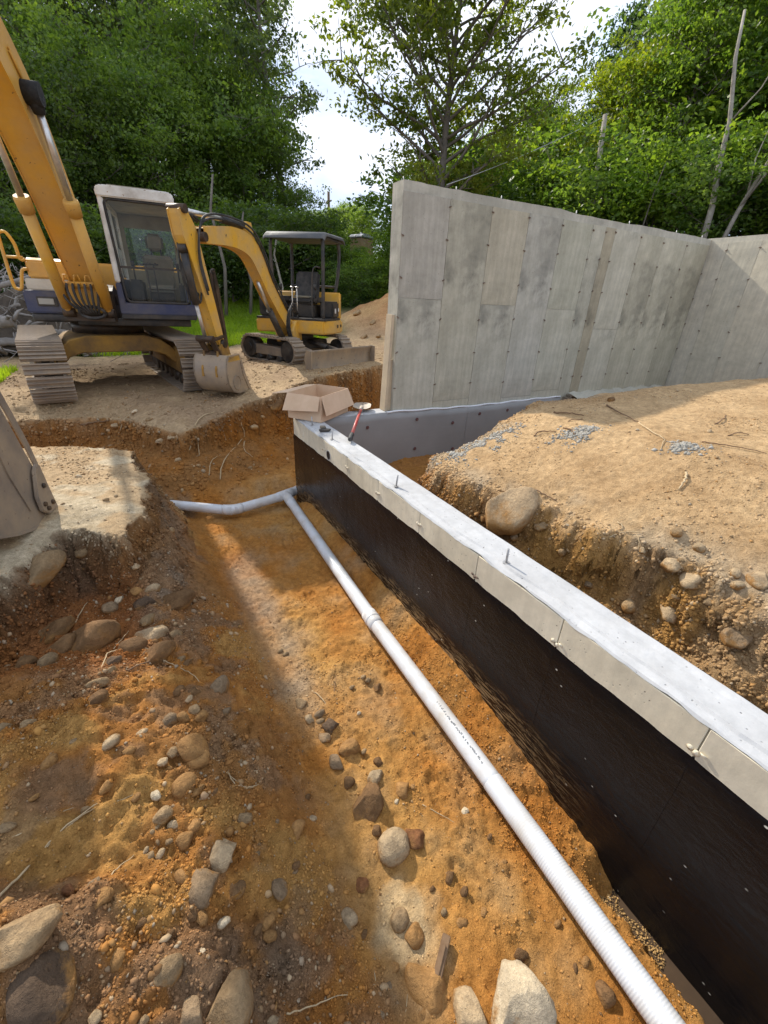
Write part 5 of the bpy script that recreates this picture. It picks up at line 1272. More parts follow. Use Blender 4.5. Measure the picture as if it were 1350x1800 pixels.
g = MB(); g.tube([(-.12, 3.06, 2.13), (.12, 3.06, 2.13)], .05, 12); g.build('pin', M_grease, MI, M=AM)
g = MB(); g.tube([(-.13, 2.55, .56), (.13, 2.55, .56)], .06, 12); g.build('pin', M_grease, MI, M=AM)
g = MB(); g.tube([(0, 3.06, 1.72), (0, 2.94, 1.08)], .048, 14); g.tube([(0, 3.08, 1.76), (0, 3.05, 1.68)], .06, 10); cy_ = g.build('bucket_ram', M_blk, MI, M=AM)
g = MB(); g.tube([(0, 2.94, 1.08), (0, 2.84, .66)], .026, 10); g.build('rod', M_chrome, cy_, M=AM)
# thumb folded along the back of the stick
g = MB(); g.prism([(2.30, .50), (2.38, .50), (2.42, .85), (2.50, 1.30), (2.50, 1.50), (2.44, 1.54), (2.38, 1.3), (2.33, .85)], 'x', -.03, .03); g.build('thumb', M_grease, MI, bevel=.012, M=AM)
# hoses
for k, (dx, of) in enumerate(((.11, .0), (.125, .05), (-.11, .02))):
    g = MB(); g.tube([Vector((dx, t, z + of)) for t, z in smooth_path([(.3, .98), (.80, 1.44), (1.12, 1.84), (1.46, 2.08), (2.0, 2.14), (2.55, 2.10), (2.80, 1.96), (2.90, 1.6), (2.80, 1.2)], 4)], .014, 6); g.build('hose', M_rubber, MI, M=AM)
for k in range(3):
    g = MB(); g.tube([Vector((-.06 + k * .05, t, z)) for t, z in smooth_path([(2.66, 2.04), (2.88, 2.10), (3.04, 1.9), (3.06 - .03 * k, 1.4), (2.90, 1.1), (2.80, 1.4)], 4)], .013, 6); g.build('hose', M_rubber, MI, M=AM)
for k in range(3):
    g = MB(); g.tube([Vector((.10 + .03 * k, t, z)) for t, z in smooth_path([(-.1, .9), (.16, 1.0 + .05 * k), (.34, .72), (.22, .46)], 4)], .016, 6); g.build('hose', M_rubber, MI, M=AM)
# links and bucket
g = MB(); g.bar((-.10, 2.54, .66), (-.10, 2.86, .62), .03, .07, up=(1, 0, 0)); g.bar((.10, 2.54, .66), (.10, 2.86, .62), .03, .07, up=(1, 0, 0)); g.bar((-.09, 2.84, .64), (-.09, 2.66, .38), .03, .08, up=(1, 0, 0)); g.bar((.09, 2.84, .64), (.09, 2.66, .38), .03, .08, up=(1, 0, 0)); g.tube([(-.13, 2.84, .64), (.13, 2.84, .64)], .045, 10); g.build('bucket_link', M_grease, MI, M=AM)
g = MB(); g.box(-.11, .11, 2.42, 2.74, .30, .46); g.build('quick_hitch', M_grease, MI, bevel=.02, M=AM)
bk = [(2.84, .30), (2.92, .22), (2.96, .05), (2.93, -.12), (2.82, -.25), (2.64, -.31), (2.44, -.31), (2.18, -.29), (2.22, -.22), (2.36, .0), (2.44, .22), (2.50, .30)]
z_off = .12
bk = [(2.58 + (t - 2.66) * .84, .30 + (z - .30) * .93 + z_off) for t, z in bk]
BW = .27
g = MB(); g.prism(bk, 'x', -BW, -BW + .018); g.prism(bk, 'x', BW - .018, BW); g.build('bucket_side', M_bucket, MI, M=AM)
sh = bk[0:8]; g = MB(); vs = []; fs = []
for t, z in sh: vs += [(-BW - .004, t, z), (BW + .004, t, z)]
n_ = len(sh)
cx_, cz_ = 2.62, .05 + z_off
vs += [(x, t + (cx_ - t) * .05, z + (cz_ - z) * .05) for x, t, z in vs]
for i in range(n_ - 1): a = 2 * i; fs += [(a, a + 2, a + 3, a + 1), (a + 2 * n_, a + 1 + 2 * n_, a + 3 + 2 * n_, a + 2 + 2 * n_)]
g.add(vs, fs, True); g.build('bucket_shell', M_bucket, MI, M=AM)
g = MB(); g.prism([(2.45, .28 + z_off), (2.73, .28 + z_off), (2.77, .21 + z_off), (2.44, .21 + z_off)], 'x', -BW, BW); g.build('bucket_top', M_yel2, MI, M=AM)
for sx_ in (-.12, .10):
    g = MB(); g.prism([(2.40, .34), (2.76, .36), (2.835, .24), (2.84, .12), (2.80, .12), (2.74, .48), (2.62, .56), (2.46, .54)], 'x', sx_ - .014, sx_ + .014); g.build('bucket_ear', M_under, MI, M=AM)
ring = MB(); ring.tube([Vector((BW + .004, 2.58 + .10 * math.cos(a), .02 + .10 * math.sin(a))) for a in np.linspace(0, 2 * math.pi, 20)], .006, 5); ring.build('bucket_boss', M_bucket, MI, M=AM)
g = MB(); g.prism([(2.19, -.13), (2.34, .14), (2.40, .32), (2.44, .32), (2.40, .12), (2.26, -.13)], 'x', BW, BW + .012); g.build('side_cutter', M_bucket, MI, M=AM)
# ---------------------------------------------------------------- cardboard box on the wall corner
m, nt, b = new_mat('cardboard'); M_card = m; co = coords(nt)
cc = mix(nt, ramp(nt, noise(nt, co, 5, 6, .6), [(.35, 0), (.7, 1)]), (.64, .46, .31), (.55, .38, .24))
st = noise(nt, coords(nt, 'Object', (60, 60, 4)), 3, 2, .5); cc = mix(nt, .15, cc, mix(nt, st, (.7, .7, .7), (1.2, 1.2, 1.2)), 'MULTIPLY')
nt.links.new(cc, b.inputs['Base Color']); b.inputs['Roughness'].default_value = .85; bump(nt, b, st, .15, .001)
BX = empty('cardboard_box', (1.73, 4.48, .006), 0, label='open brown cardboard box sitting on the corner of the low wall', cat='box')
# corners in plan, from the near one: A near, B right, C far, D left
A_, B_ = Vector((0, 0, 0)), Vector((.50, .38, 0)); D_ = Vector((-.20, .40, 0)); A_.z = 0
D_ = Vector((-.26, .36, 0)); C_ = B_ + D_; hB = .285
def slab(name, p, q, r, s, th, parent=None):
    """thin sheet through four corners, with real thickness"""
    p, q, r, s = map(Vector, (p, q, r, s)); n = (q - p).cross(s - p).normalized() * th
    g = MB(); g.add([p, q, r, s, p + n, q + n, r + n, s + n], [(3, 2, 1, 0), (4, 5, 6, 7), (0, 1, 5, 4), (1, 2, 6, 5), (2, 3, 7, 6), (3, 0, 4, 7)])
    return g.build(name, M_card, parent or BX)
up = Vector((0, 0, hB))
slab('side', A_, B_, B_ + up, A_ + up, .005); slab('side', B_, C_, C_ + up, B_ + up, .005)
slab('side', C_, D_, D_ + up, C_ + up, .005); slab('side', D_, A_, A_ + up, D_ + up, .005); slab('bottom', A_ + Vector((0, 0, .004)), D_ + Vector((0, 0, .004)), C_ + Vector((0, 0, .004)), B_ + Vector((0, 0, .004)), .004)
ab = (B_ - A_).normalized(); ad = (D_ - A_).normalized(); na = Vector((ab.y, -ab.x, 0)); nd_ = Vector((-ad.y, ad.x, 0)).normalized()
if na.dot(D_) > 0: na = -na
if nd_.dot(B_) > 0: nd_ = -nd_
# flaps: two hang down over the near sides, flared; the far ones stand up and lean out
slab('flap', A_ + up + na * .004 + ab * .01, B_ + up + na * .004, B_ + up + na * .07 + Vector((.03, .02, -.195)), A_ + up + na * .06 + Vector((.01, 0, -.205)), .004)
slab('flap', D_ + up + nd_ * .004, A_ + up + nd_ * .004 - ad * -.01, A_ + up + nd_ * .05 + Vector((-.01, 0, -.15)), D_ + up + nd_ * .075 + Vector((-.02, .01, -.19)), .004)
slab('flap', B_ + up, C_ + up, C_ + up + Vector((.10, .06, -.12)), B_ + up + Vector((.09, .05, -.13)), .004)
slab('flap', C_ + up, D_ + up, D_ + up + Vector((-.15, .10, -.02)), C_ + up + Vector((-.10, .12, -.02)), .004)
# printed rows on the lower right side (too small to read in the photograph)
g = MB(); rp_ = random.Random(7)
for row in range(3):
    t = .48
    while t < .96:
        L = rp_.uniform(.008, .02); p = A_.lerp(B_, t) + na * .0009 + Vector((0, 0, .075 - row * .018)); q = A_.lerp(B_, min(.97, t + L)) + na * .0009 + Vector((0, 0, .075 - row * .018))
        g.bar(p, q, .0006, .006); t += L + rp_.uniform(.006, .016)
g.build('printed_text', worn('brown_ink', (.16, .08, .04), (.3, .2, .1), .2, .8), BX)

# ---------------------------------------------------------------- shovel lying from the return wall to the low wall
M_red = worn('red_fibreglass', (.45, .035, .03), (.35, .18, .13), .3, .4, 0, 8)
M_shv = worn('dusty_shovel_steel', (.36, .33, .29), (.42, .34, .25), .5, .6, .3, 10)
SH = empty('shovel', (2.34, 4.72, .012), 0, label='short shovel with red handle lying across the corner of the low walls', cat='shovel')
h0, h1 = Vector((.03, .04, .045)), Vector((-.62, -1.03, .025)); dv = (h1 - h0).normalized(); sv = Vector((-dv.y, dv.x, 0)).normalized()
g = MB(); g.tube([h0, h0.lerp(h1, .86)], .017, 10); g.build('handle', M_red, SH)
g = MB(); g.tube([h0.lerp(h1, .84), h0.lerp(h1, .86), h0.lerp(h1, .99), h1], [.018, .023, .024, .016], 10); g.build('grip', M_rubber, SH)
g = MB(); g.tube([h0 + dv * .10, h0 - dv * .06], [.022, .026], 10); g.build('socket', M_shv, SH)
g = MB(); vs = []; fs = []; nu, nv = 9, 9
for j in range(nv):
    v = j / (nv - 1); wv = .11 * (1.0 if v < .55 else math.sqrt(max(0, 1 - ((v - .55) / .45) ** 2)) * .97 + .03)
    for i in range(nu):
        u = -1 + 2 * i / (nu - 1); p = h0 - dv * (.03 + v * .27) + sv * (u * wv); p.z = .018 + .030 * (u * u) + .02 * (1 - v) * .5 + .010 * v
        vs.append(p)
m0 = len(vs); vs += [p - Vector((0, 0, .004)) for p in vs]
for j in range(nv - 1):
    for i in range(nu - 1): a = j * nu + i; fs += [(a, a + 1, a + nu + 1, a + nu), (a + m0, a + nu + m0, a + nu + 1 + m0, a + 1 + m0)]
g.add(vs, fs, True); g.build('blade', M_shv, SH)
# small tool and wood offcut by the box
KN = empty('hand_tool', (1.63, 4.17, .004), 0, label='small dark hand tool with wooden tip lying on the low wall near the box', cat='tool')
g = MB(); g.prism([(-.05, -.03), (.05, -.05), (.085, -.01), (.03, .03), (-.04, .02)], 'z', .002, .022); g.build('head', M_blk, KN, bevel=.004)
g = MB(); g.prism([(-.005, .05), (.05, .035), (.065, .10), (.01, .12)], 'z', .002, .03); g.build('grip', M_wood, KN, bevel=.004)

# ---------------------------------------------------------------- far things: privy, pole, wires
M_tan = worn('tan_plastic', (.42, .27, .15), (.35, .24, .15), .3, .6, 0, 3); M_gr = worn('grey_roof_plastic', (.42, .43, .45), (.35, .34, .33), .3, .5, 0, 3)
px_, py_ = 15.40, 31.45; zt_ = 5.02 + .22
PT = empty('portable_toilet', (px_, py_, zt_ - 2.35), math.radians(20), label='tan portable toilet with grey roof standing in the bushes on the far slope', cat='portable toilet')
g = MB(); g.box(-.55, .55, -.58, .58, .0, 2.02); g.build('cabin', M_tan, PT, bevel=.05, seg=2)
for k, (x0, x1) in enumerate(((-.5, -.04), (.04, .5))):
    g = MB()
    for z in (.35, .95, 1.5): g.box(x0, x1, -.598, -.58, z, z + .42)
    g.build('door_panel' if k else 'side_panel', M_tan, PT, bevel=.015, seg=1)
g = MB(); g.box(-.03, .03, -.62, -.58, .05, 1.98); g.box(.50, .57, -.61, -.55, .0, 2.0); g.box(-.57, -.50, -.61, -.55, .0, 2.0); g.build('corner_post', M_tan, PT)
g = MB(); g.prism([(-.62, 2.03), (.62, 2.03), (.60, 2.10), (.42, 2.24), (-.42, 2.24), (-.60, 2.10)], 'y', -.64, .62); g.build('roof', M_gr, PT, bevel=.04, seg=2)
g = MB(); g.tube([(.3, .3, 2.2), (.3, .3, 2.42)], .06, 10); g.build('vent_pipe', M_gr, PT)
M_pole = worn('brown_pole', (.20, .13, .08), (.14, .10, .07), .4, .85, 0, 4)
pole_x, pole_y = 17.6, 42.5; pz = hz(pole_x, pole_y)
UP = empty('utility_pole', (pole_x, pole_y, pz), 0, label='thin brown utility pole in the sky gap left of the spreading tree', cat='pole')
g = MB(); g.tube([(0, 0, -.3), (0, 0, 9.35 - pz)], [.16, .11], 10); g.build('pole', M_pole, UP)
g = MB(); g.box(-.05, .05, -.6, .6, 8.6 - pz, 8.7 - pz); g.build('crossarm', M_pole, UP)
M_wire = worn('pale_wire', (.55, .57, .55), (.4, .4, .4), .2, .5)
def wire(a, b_, sag, r, label):
    a, b_ = Vector(a), Vector(b_); pts = [a.lerp(b_, t) - Vector((0, 0, sag * 4 * t * (1 - t))) for t in np.linspace(0, 1, 26)]
    o = MB(); o.tube([p - a for p in pts], r, 5); o = o.build('power_line', M_wire); o.location = a; tag(o, label, 'power line')

wire((10.96, 15.52, 5.0), (18.37, 15.45, 8.19), .12, .012, 'thin pale cable rising to the right above the tall wall')
wire((13.75, 17.17, 6.07), (18.74, 18.02, 8.14), .10, .010, 'second thin cable, higher and shorter, above the tall wall')

# ---------------------------------------------------------------- heap of stumps and broken branches behind the big excavator
M_dead = worn('bleached_dead_wood', (.34, .31, .28), (.13, .11, .09), .7, .9, 0, 5, .008)
dg = MB(); rg_ = random.Random(21)
for k in range(520):
    x = rg_.gauss(-2.3, 1.1); y = rg_.gauss(13.6, .8)
    hh = 1.75 * math.exp(-((x + 2.0) / 1.5) ** 2) * math.exp(-((y - 13.6) / 1.3) ** 2)
    z = hz(x, y) + rg_.uniform(0, 1) * hh
    L = rg_.uniform(.2, .9); a = rg_.uniform(0, 6.28); e = rg_.uniform(-.6, .9)
    d = Vector((math.cos(a) * math.cos(e), math.sin(a) * math.cos(e), math.sin(e))); p = Vector((x, y, z)); w_ = Vector((rg_.uniform(-.1, .1), rg_.uniform(-.1, .1), rg_.uniform(-.1, .1)))
    r_ = rg_.choice((.006, .008, .012, .02, .035))
    dg.tube([p, p + d * L * .5 + w_, p + d * L], [r_, r_ * .8, r_ * .3], 5)
o = dg.build('brush_pile', M_dead); tag(o, kind='stuff')
mound_ = MB(); vs = []; fs = []
for j in range(14):
    for i in range(20):
        x = -5.2 + 4.9 * i / 19; y = 12.4 + 2.6 * j / 13
        hh = 1.35 * math.exp(-((x + 2.1) / 1.4) ** 2) * math.exp(-((y - 13.7) / 1.0) ** 2); vs.append((x, y, hz(x, y) - .08 + hh * (1 + .25 * math.sin(i * 2.3) * math.sin(j * 1.7))))
for j in range(13):
    for i in range(19): a = j * 20 + i; fs.append((a, a + 1, a + 21, a + 20))
mound_.add(vs, fs, True); o = mound_.build('brush_pile_core', worn('dark_root_soil', (.06, .045, .032), (.12, .09, .06), .6, .95, 0, 6, .02)); tag(o, kind='stuff')
LG = [((-3.6, 12.3, .05), (-1.6, 12.5, .12), .11, 'grey log lying low in front of the brush heap'), ((-3.3, 12.5, .45), (-2.0, 12.2, .55), .16, 'thick pale stump section with frayed bark beside the excavator bodywork'), ((-2.9, 12.7, 1.0), (-.9, 13.2, 1.55), .06, 'bare pole sticking out of the top of the brush heap'), ((-1.4, 12.6, .3), (-.3, 12.3, .12), .07, 'broken grey limb lying behind the left track')]
for p, q, r_, lab in LG:
    p, q = Vector(p), Vector(q); n_ = 7; pts = [p.lerp(q, i / (n_ - 1)) - p + Vector((0, 0, .03 * math.sin(i * 2))) for i in range(n_)]
    o = empty('log', p, 0, lab, 'log'); g = MB(); g.tube(pts, [r_ * (1 - .05 * i + .08 * math.sin(i * 3)) for i in range(n_)], 12); g.build('stem', M_dead, o)
    for k in range(5):
        t = rg_.random(); a = rg_.uniform(0, 6.28); b0 = p.lerp(q, t) - p; g = MB(); e = b0 + Vector((rg_.uniform(-.2, .2), math.cos(a) * .35, abs(math.sin(a)) * .4)); g.tube([b0, b0.lerp(e, .5) + Vector((0, 0, .05)), e], [r_ * .3, r_ * .2, .004], 6); g.build('root', M_dead, o)
# ---------------------------------------------------------------- where stones and roots lie
STONES = [
    (-0.757, 3.007, -0.396, 0.1676, 0.5, 't', 'smooth grey tan boulder lying at the front edge of the dry crust'),
    (-0.169, 2.946, -0.648, 0.0571, 0.64, 'p', 'small pale stone resting on top of the big brown clod'),
    (-0.394, 2.952, -0.679, 0.0397, 0.5, 'w', ''),
    (-0.23, 2.846, -0.699, 0.0755, 0.68, 'd', 'dark grey angular stone leaning on the big brown clod'),
    (-0.051, 2.884, -0.763, 0.1496, 0.58, 'b', 'big brown earthy clod below the corner of the dry crust'),
    (-0.268, 2.955, -0.641, 0.0604, 0.6, 'o', ''),
    (-0.447, 2.901, -0.689, 0.0506, 0.92, 'g', ''),
    (-0.526, 2.583, -0.678, 0.1581, 0.82, 'b', 'broad flat triangular brown rock slab set in the upper slope'),
    (-0.724, 2.753, -0.659, 0.1138, 0.53, 'b', 'flat brown rock left of the triangular slab'),
    (-0.682, 2.55, -0.64, 0.0942, 0.57, 'b', 'angular brown rock just below the flat one at left'),
    (-0.81, 2.44, -0.598, 0.0598, 0.79, 'b', 'round brown stone at the left edge, touching a tan one'),
    (-0.712, 2.389, -0.586, 0.0598, 0.74, 't', 'tan stone half buried beside the round brown one'),
    (-0.24, 2.687, -0.713, 0.0648, 0.53, 't', ''),
    (-0.217, 2.528, -0.724, 0.1027, 0.68, 'p', 'knobbly pale speckled stone above the round brown one'),
    (-0.181, 2.27, -0.663, 0.1016, 0.7, 'b', 'round brown stone under the knobbly pale one'),
    (-0.08, 2.476, -0.736, 0.0481, 0.77, 't', ''),
    (-0.316, 2.385, -0.649, 0.0786, 0.39, 'b', ''),
    (-0.411, 2.25, -0.605, 0.0543, 0.53, 'd', ''),
    (-0.408, 2.135, -0.568, 0.0336, 0.73, 't', ''),
    (-0.457, 2.041, -0.541, 0.0554, 0.58, 't', ''),
    (-0.51, 2.084, -0.54, 0.0234, 0.88, 'b', ''),
    (-0.451, 1.909, -0.521, 0.0582, 0.71, 'b', ''),
    (-0.079, 2.237, -0.722, 0.0311, 0.89, 't', ''),
    (-0.045, 2.203, -0.746, 0.0414, 0.75, 'b', ''),
    (0.091, 1.96, -0.764, 0.0724, 0.82, 'g', 'round grey speckled stone on the brown slope'),
    (-0.037, 1.908, -0.69, 0.0468, 0.67, 'b', ''),
    (-0.109, 1.938, -0.673, 0.034, 0.73, 'b', ''),
    (-0.069, 1.856, -0.67, 0.0243, 0.88, 'p', ''),
    (-0.051, 1.767, -0.658, 0.0294, 1.1, 't', ''),
    (-0.024, 1.721, -0.672, 0.0351, 1, 'o', ''),
    (-0.106, 1.72, -0.63, 0.0285, 1.2, 'o', ''),
    (-0.162, 1.724, -0.622, 0.0422, 1, 'g', 'angular blue grey stone beside a row of small ones'),
    (0.094, 1.782, -0.776, 0.0312, 0.8, 'g', ''),
    (-0.199, 2.035, -0.637, 0.0218, 0.86, 'p', ''),
    (-0.603, 1.931, -0.483, 0.0295, 0.73, 't', ''),
    (-0.087, 1.525, -0.651, 0.0694, 1.19, 'o', 'tall ochre dusted stone standing on the slope'),
    (-0.075, 1.484, -0.671, 0.0503, 0.95, 'o', 'dark edged ochre stone leaning against the tall one'),
    (-0.171, 1.536, -0.624, 0.0261, 1.3, 't', ''),
    (-0.209, 1.501, -0.61, 0.0255, 0.9, 'p', ''),
    (-0.279, 1.662, -0.57, 0.0265, 0.8, 'p', ''),
    (-0.29, 1.637, -0.564, 0.0183, 0.71, 'p', ''),
    (-0.389, 1.623, -0.517, 0.0427, 0.47, 'p', 'flat pale stone in the sunlit sand at left'),
    (-0.702, 1.836, -0.457, 0.0376, 0.47, 't', ''),
    (-0.776, 1.835, -0.442, 0.0319, 0.77, 't', ''),
    (-0.6, 1.603, -0.476, 0.0351, 0.67, 'o', ''),
    (-0.328, 1.571, -0.548, 0.0276, 0.73, 'o', ''),
    (-0.141, 1.371, -0.65, 0.0521, 0.9, 'o', 'round ochre stone beside a small flat one'),
    (-0.096, 1.332, -0.656, 0.0321, 0.69, 'o', ''),
    (-0.247, 1.358, -0.612, 0.019, 1.38, 'w', 'small upright white pebble'),
    (-0.231, 1.265, -0.629, 0.0415, 1, 't', 'round tan stone above the cluster of gravel'),
    (-0.2, 1.223, -0.648, 0.0206, 1.22, 'p', 'pale triangular stone under the round tan one'),
    (-0.126, 1.188, -0.664, 0.0323, 0.93, 'o', ''),
    (-0.172, 1.151, -0.648, 0.0379, 1.06, 'o', 'lumpy orange stone at the edge of the gravel cluster'),
    (-0.047, 1.057, -0.707, 0.0561, 1.2, 'p', 'big round stone, pale on its right side and crusted with sand'),
    (-0.411, 1.441, -0.546, 0.0326, 0.71, 'o', ''),
    (-0.246, 1.181, -0.633, 0.0177, 0.88, 't', ''),
    (-0.22, 1.164, -0.635, 0.0155, 1, 't', ''),
    (-0.296, 1.166, -0.623, 0.013, 1, 'p', ''),
    (-0.283, 1.139, -0.629, 0.0193, 0.89, 't', ''),
    (-0.25, 1.131, -0.627, 0.0194, 0.89, 'p', ''),
    (-0.272, 1.223, -0.627, 0.0134, 0.83, 't', ''),
    (-0.256, 1.234, -0.622, 0.0113, 1, 't', ''),
    (-0.19, 1.024, -0.648, 0.0251, 1.67, 'o', 'narrow upright ochre stone beside the large blocky one'),
    (-0.127, 0.959, -0.664, 0.0601, 1.14, 'g', 'large blocky grey brown stone in the lower left slope'),
    (-0.171, 0.896, -0.646, 0.0177, 1.89, 'b', ''),
    (-0.145, 0.877, -0.668, 0.0198, 1.9, 'o', ''),
    (-0.084, 0.846, -0.706, 0.0241, 0.83, 'w', 'chalky white lump at the foot of the upright stones'),
    (-0.025, 0.931, -0.725, 0.0364, 1.06, 'b', ''),
    (-0.431, 1.061, -0.506, 0.0266, 0.86, 'g', ''),
    (-0.404, 1.001, -0.499, 0.0333, 0.94, 'o', 'ochre block at the end of a thin root'),
    (-0.505, 1.082, -0.498, 0.0169, 1.67, 'r', ''),
    (-0.708, 1.389, -0.482, 0.0288, 0.71, 't', ''),
    (0.06, 1.18, -0.753, 0.0296, 1.42, 't', ''),
    (-0.374, 0.837, -0.544, 0.0242, 1.21, 'o', ''),
    (-0.255, 0.768, -0.605, 0.0547, 0.84, 't', 'broad tan stone half sunk in the dark topsoil'),
    (-0.528, 0.799, -0.432, 0.0795, 1.25, 'd', 'very large dark grey brown clod at the bottom left'),
    (-0.562, 0.934, -0.363, 0.09, 0.54, 't', 'sunlit tan sod clod with straw at the left edge'),
    (-0.109, 0.629, -0.721, 0.0924, 0.88, 't', 'large grey tan stone with a split top at the bottom edge'),
    (-0.207, 0.649, -0.665, 0.0426, 1.2, 'g', 'grey stone wedged left of the split stone'),
    (-0.422, 0.724, -0.515, 0.0157, 1.4, 'p', ''),
    (-0.319, 0.678, -0.586, 0.0195, 0.58, 't', ''),
    (-0.164, 0.788, -0.671, 0.0169, 0.89, 'w', ''),
    (0.54, 1.901, -1.086, 0.0443, 1.33, 't', 'tan oval stone at the head of the row along the toe'),
    (0.658, 1.661, -1.095, 0.0493, 1.21, 'd', 'dark grey oval stone in the row along the toe'),
    (0.626, 1.769, -1.089, 0.0397, 0.73, 'g', ''),
    (0.554, 1.758, -1.09, 0.0355, 0.9, 'p', ''),
    (0.608, 1.722, -1.09, 0.0284, 0.88, 't', ''),
    (0.594, 1.613, -1.095, 0.0343, 1.5, 'g', ''),
    (0.59, 1.429, -1.092, 0.0453, 1.36, 'g', 'grey brown egg shaped stone standing in the toe of the slope'),
    (0.698, 1.471, -1.098, 0.0636, 1.05, 'o', 'ochre cobble half buried behind the egg shaped stone'),
    (0.617, 1.297, -1.09, 0.0374, 1.08, 'b', ''),
    (0.649, 1.152, -1.087, 0.0985, 0.85, 'b', 'dark brown five sided rock in the trench floor'),
    (0.745, 1.259, -1.098, 0.06, 0.79, 'p', 'pale rimmed stone behind the five sided rock'),
    (0.854, 1.127, -1.092, 0.0432, 1.14, 'o', 'angular ochre stone right of the five sided rock'),
    (0.911, 1.118, -1.098, 0.0156, 1.2, 'o', ''),
    (0.813, 1.324, -1.099, 0.0327, 1, 'b', ''),
    (0.669, 0.917, -1.093, 0.0828, 0.9, 'p', 'large rounded pinkish tan cobble'),
    (0.79, 0.901, -1.096, 0.0479, 1.24, 'r', 'rusty brown cobble touching the large pinkish one'),
    (0.631, 1.01, -1.089, 0.0311, 1.09, 'b', ''),
    (1.088, 0.885, -1.099, 0.0209, 1.14, 'w', ''),
    (0.273, 1.138, -0.953, 0.056, 0.81, 'o', 'crumbly yellow stone on the lower slope'),
    (0.179, 1.162, -0.859, 0.0206, 0.88, 'g', ''),
    (0.363, 1.181, -1.02, 0.0196, 1.14, 'p', ''),
    (0.792, 1.089, -1.096, 0.0151, 0.9, 'w', ''),
    (1.009, 1.923, -1.101, 0.022, 0.91, 't', ''),
    (1.026, 1.877, -1.103, 0.0238, 0.83, 't', ''),
    (0.897, 1.873, -1.092, 0.0233, 0.75, 't', ''),
    (1.056, 1.799, -1.097, 0.0351, 0.67, 'b', ''),
    (0.568, 2.418, -1.104, 0.0255, 0.83, 't', ''),
    (0.592, 2.371, -1.102, 0.0253, 0.83, 't', ''),
    (0.852, 1.664, -1.094, 0.0146, 1, 'w', ''),
    (0.368, 0.759, -1.042, 0.0334, 1.57, 'p', 'pale grey upright stone in the dark root tangle'),
    (0.053, 0.768, -0.803, 0.0206, 1.5, 'o', ''),
    (0.056, 0.809, -0.798, 0.0295, 0.71, 'o', ''),
    (0.018, 0.801, -0.78, 0.0186, 0.89, 'b', ''),
    (0.591, 0.593, -1.108, 0.0478, 0.85, 'o', 'ochre cobble between the pale sand and the wood'),
    (0.563, 0.672, -1.115, 0.0418, 0.94, 't', ''),
    (0.551, 0.449, -1.107, 0.0643, 1.55, 'o', 'tall ochre brown rock left of the pointed one'),
    (0.651, 0.306, -1.104, 0.0723, 1.29, 'p', 'pointed tan rock beside the white boulder'),
    (0.808, 0.241, -1.095, 0.131, 1.08, 'w', 'big cream white boulder at the bottom, cracked across its top'),
    (0.945, 0.343, -1.097, 0.0234, 1.9, 'b', ''),
    (0.462, 0.555, -1.093, 0.0249, 0.82, 'o', ''),
    (0.793, 0.537, -1.106, 0.0269, 1, 'o', ''),
    (0.848, 0.692, -1.102, 0.0317, 0.75, 'b', ''),
    (0.87, 0.619, -1.102, 0.0232, 0.89, 'b', ''),
    (0.123, 0.895, -0.825, 0.0338, 1.33, 'g', ''),
    (1.107, 0.618, -1.105, 0.0218, 0.88, 'o', ''),
    (0.471, 0.859, -1.097, 0.0336, 1.15, 'r', ''),
    (0.421, 0.516, -1.068, 0.0131, 1.17, 'g', ''),
    (0.497, 0.396, -1.107, 0.0213, 0.9, 'o', ''),
    (0.349, 0.455, -1.03, 0.0164, 1, 'g', ''),
    (1.151, 0.101, -1.095, 0.0375, 1.24, 'b', 'brown stone close to the ribbed pipe'),
    (0.005, 0.565, -0.805, 0.0201, 0.82, 'p', ''),
    (1.162, 0.199, -1.095, 0.0232, 0.5, 'o', ''),
    (2.048, 1.832, 0.013, 0.2552, 0.61, 'G', 'huge rounded tan boulder bulging from the edge of the earth mound'),
    (2.424, 0.857, 0.181, 0.0448, 0.6, 'p', "pale stone high on the mound's broken edge"),
    (2.371, 0.661, 0.157, 0.0332, 0.67, 'p', ''),
    (2.397, 0.577, 0.165, 0.062, 0.65, 'p', 'large pale stone at the right end of the broken edge'),
    (2.319, 0.618, 0.119, 0.0353, 0.92, 'p', ''),
    (2.299, 0.787, 0.023, 0.0616, 1.05, 'p', ''),
    (2.309, 0.907, 0.058, 0.0761, 0.36, 'p', 'long flat stone sticking out of the mound'),
    (2.325, 0.874, 0.11, 0.0239, 0.88, 't', ''),
    (2.427, 0.995, 0.201, 0.0531, 0.65, 't', ''),
    (2.25, 0.81, -0.147, 0.0697, 0.57, 'p', ''),
    (2.164, 0.972, -0.197, 0.054, 0.88, 't', ''),
    (2.125, 1.2, -0.181, 0.0338, 0.7, 'g', ''),
    (2.03, 1.739, -0.137, 0.0346, 0.67, 'g', ''),
    (2.117, 1.615, -0.002, 0.0406, 1.09, 't', 'tan stone tucked under the right end of the huge boulder'),
    (1.973, 1.985, -0.089, 0.0485, 0.58, 'o', ''),
    (1.964, 2.047, -0.103, 0.0411, 0.7, 'o', ''),
    (2.235, 0.525, -0.072, 0.0886, 0.35, 'g', "flat grey slab low in the mound's slope"),
    (2.205, 0.688, -0.239, 0.0235, 0.75, 'g', ''),
    (2.222, 0.74, -0.209, 0.0179, 0.83, 't', ''),
    (2.272, 0.677, -0.022, 0.0312, 1.18, 't', ''),
    (2.279, 0.629, -0.014, 0.0362, 0.85, 't', ''),
    (2.116, 1.417, -0.098, 0.0355, 0.6, 't', ''),
    (2.159, 1.461, 0.067, 0.0176, 1, 'w', ''),
    (2.261, 1.047, 0.079, 0.022, 0.86, 'p', ''),
    (2.272, 0.823, -0.064, 0.0211, 1.57, 't', ''),
    (2.262, 0.711, -0.082, 0.0348, 0.75, 't', ''),
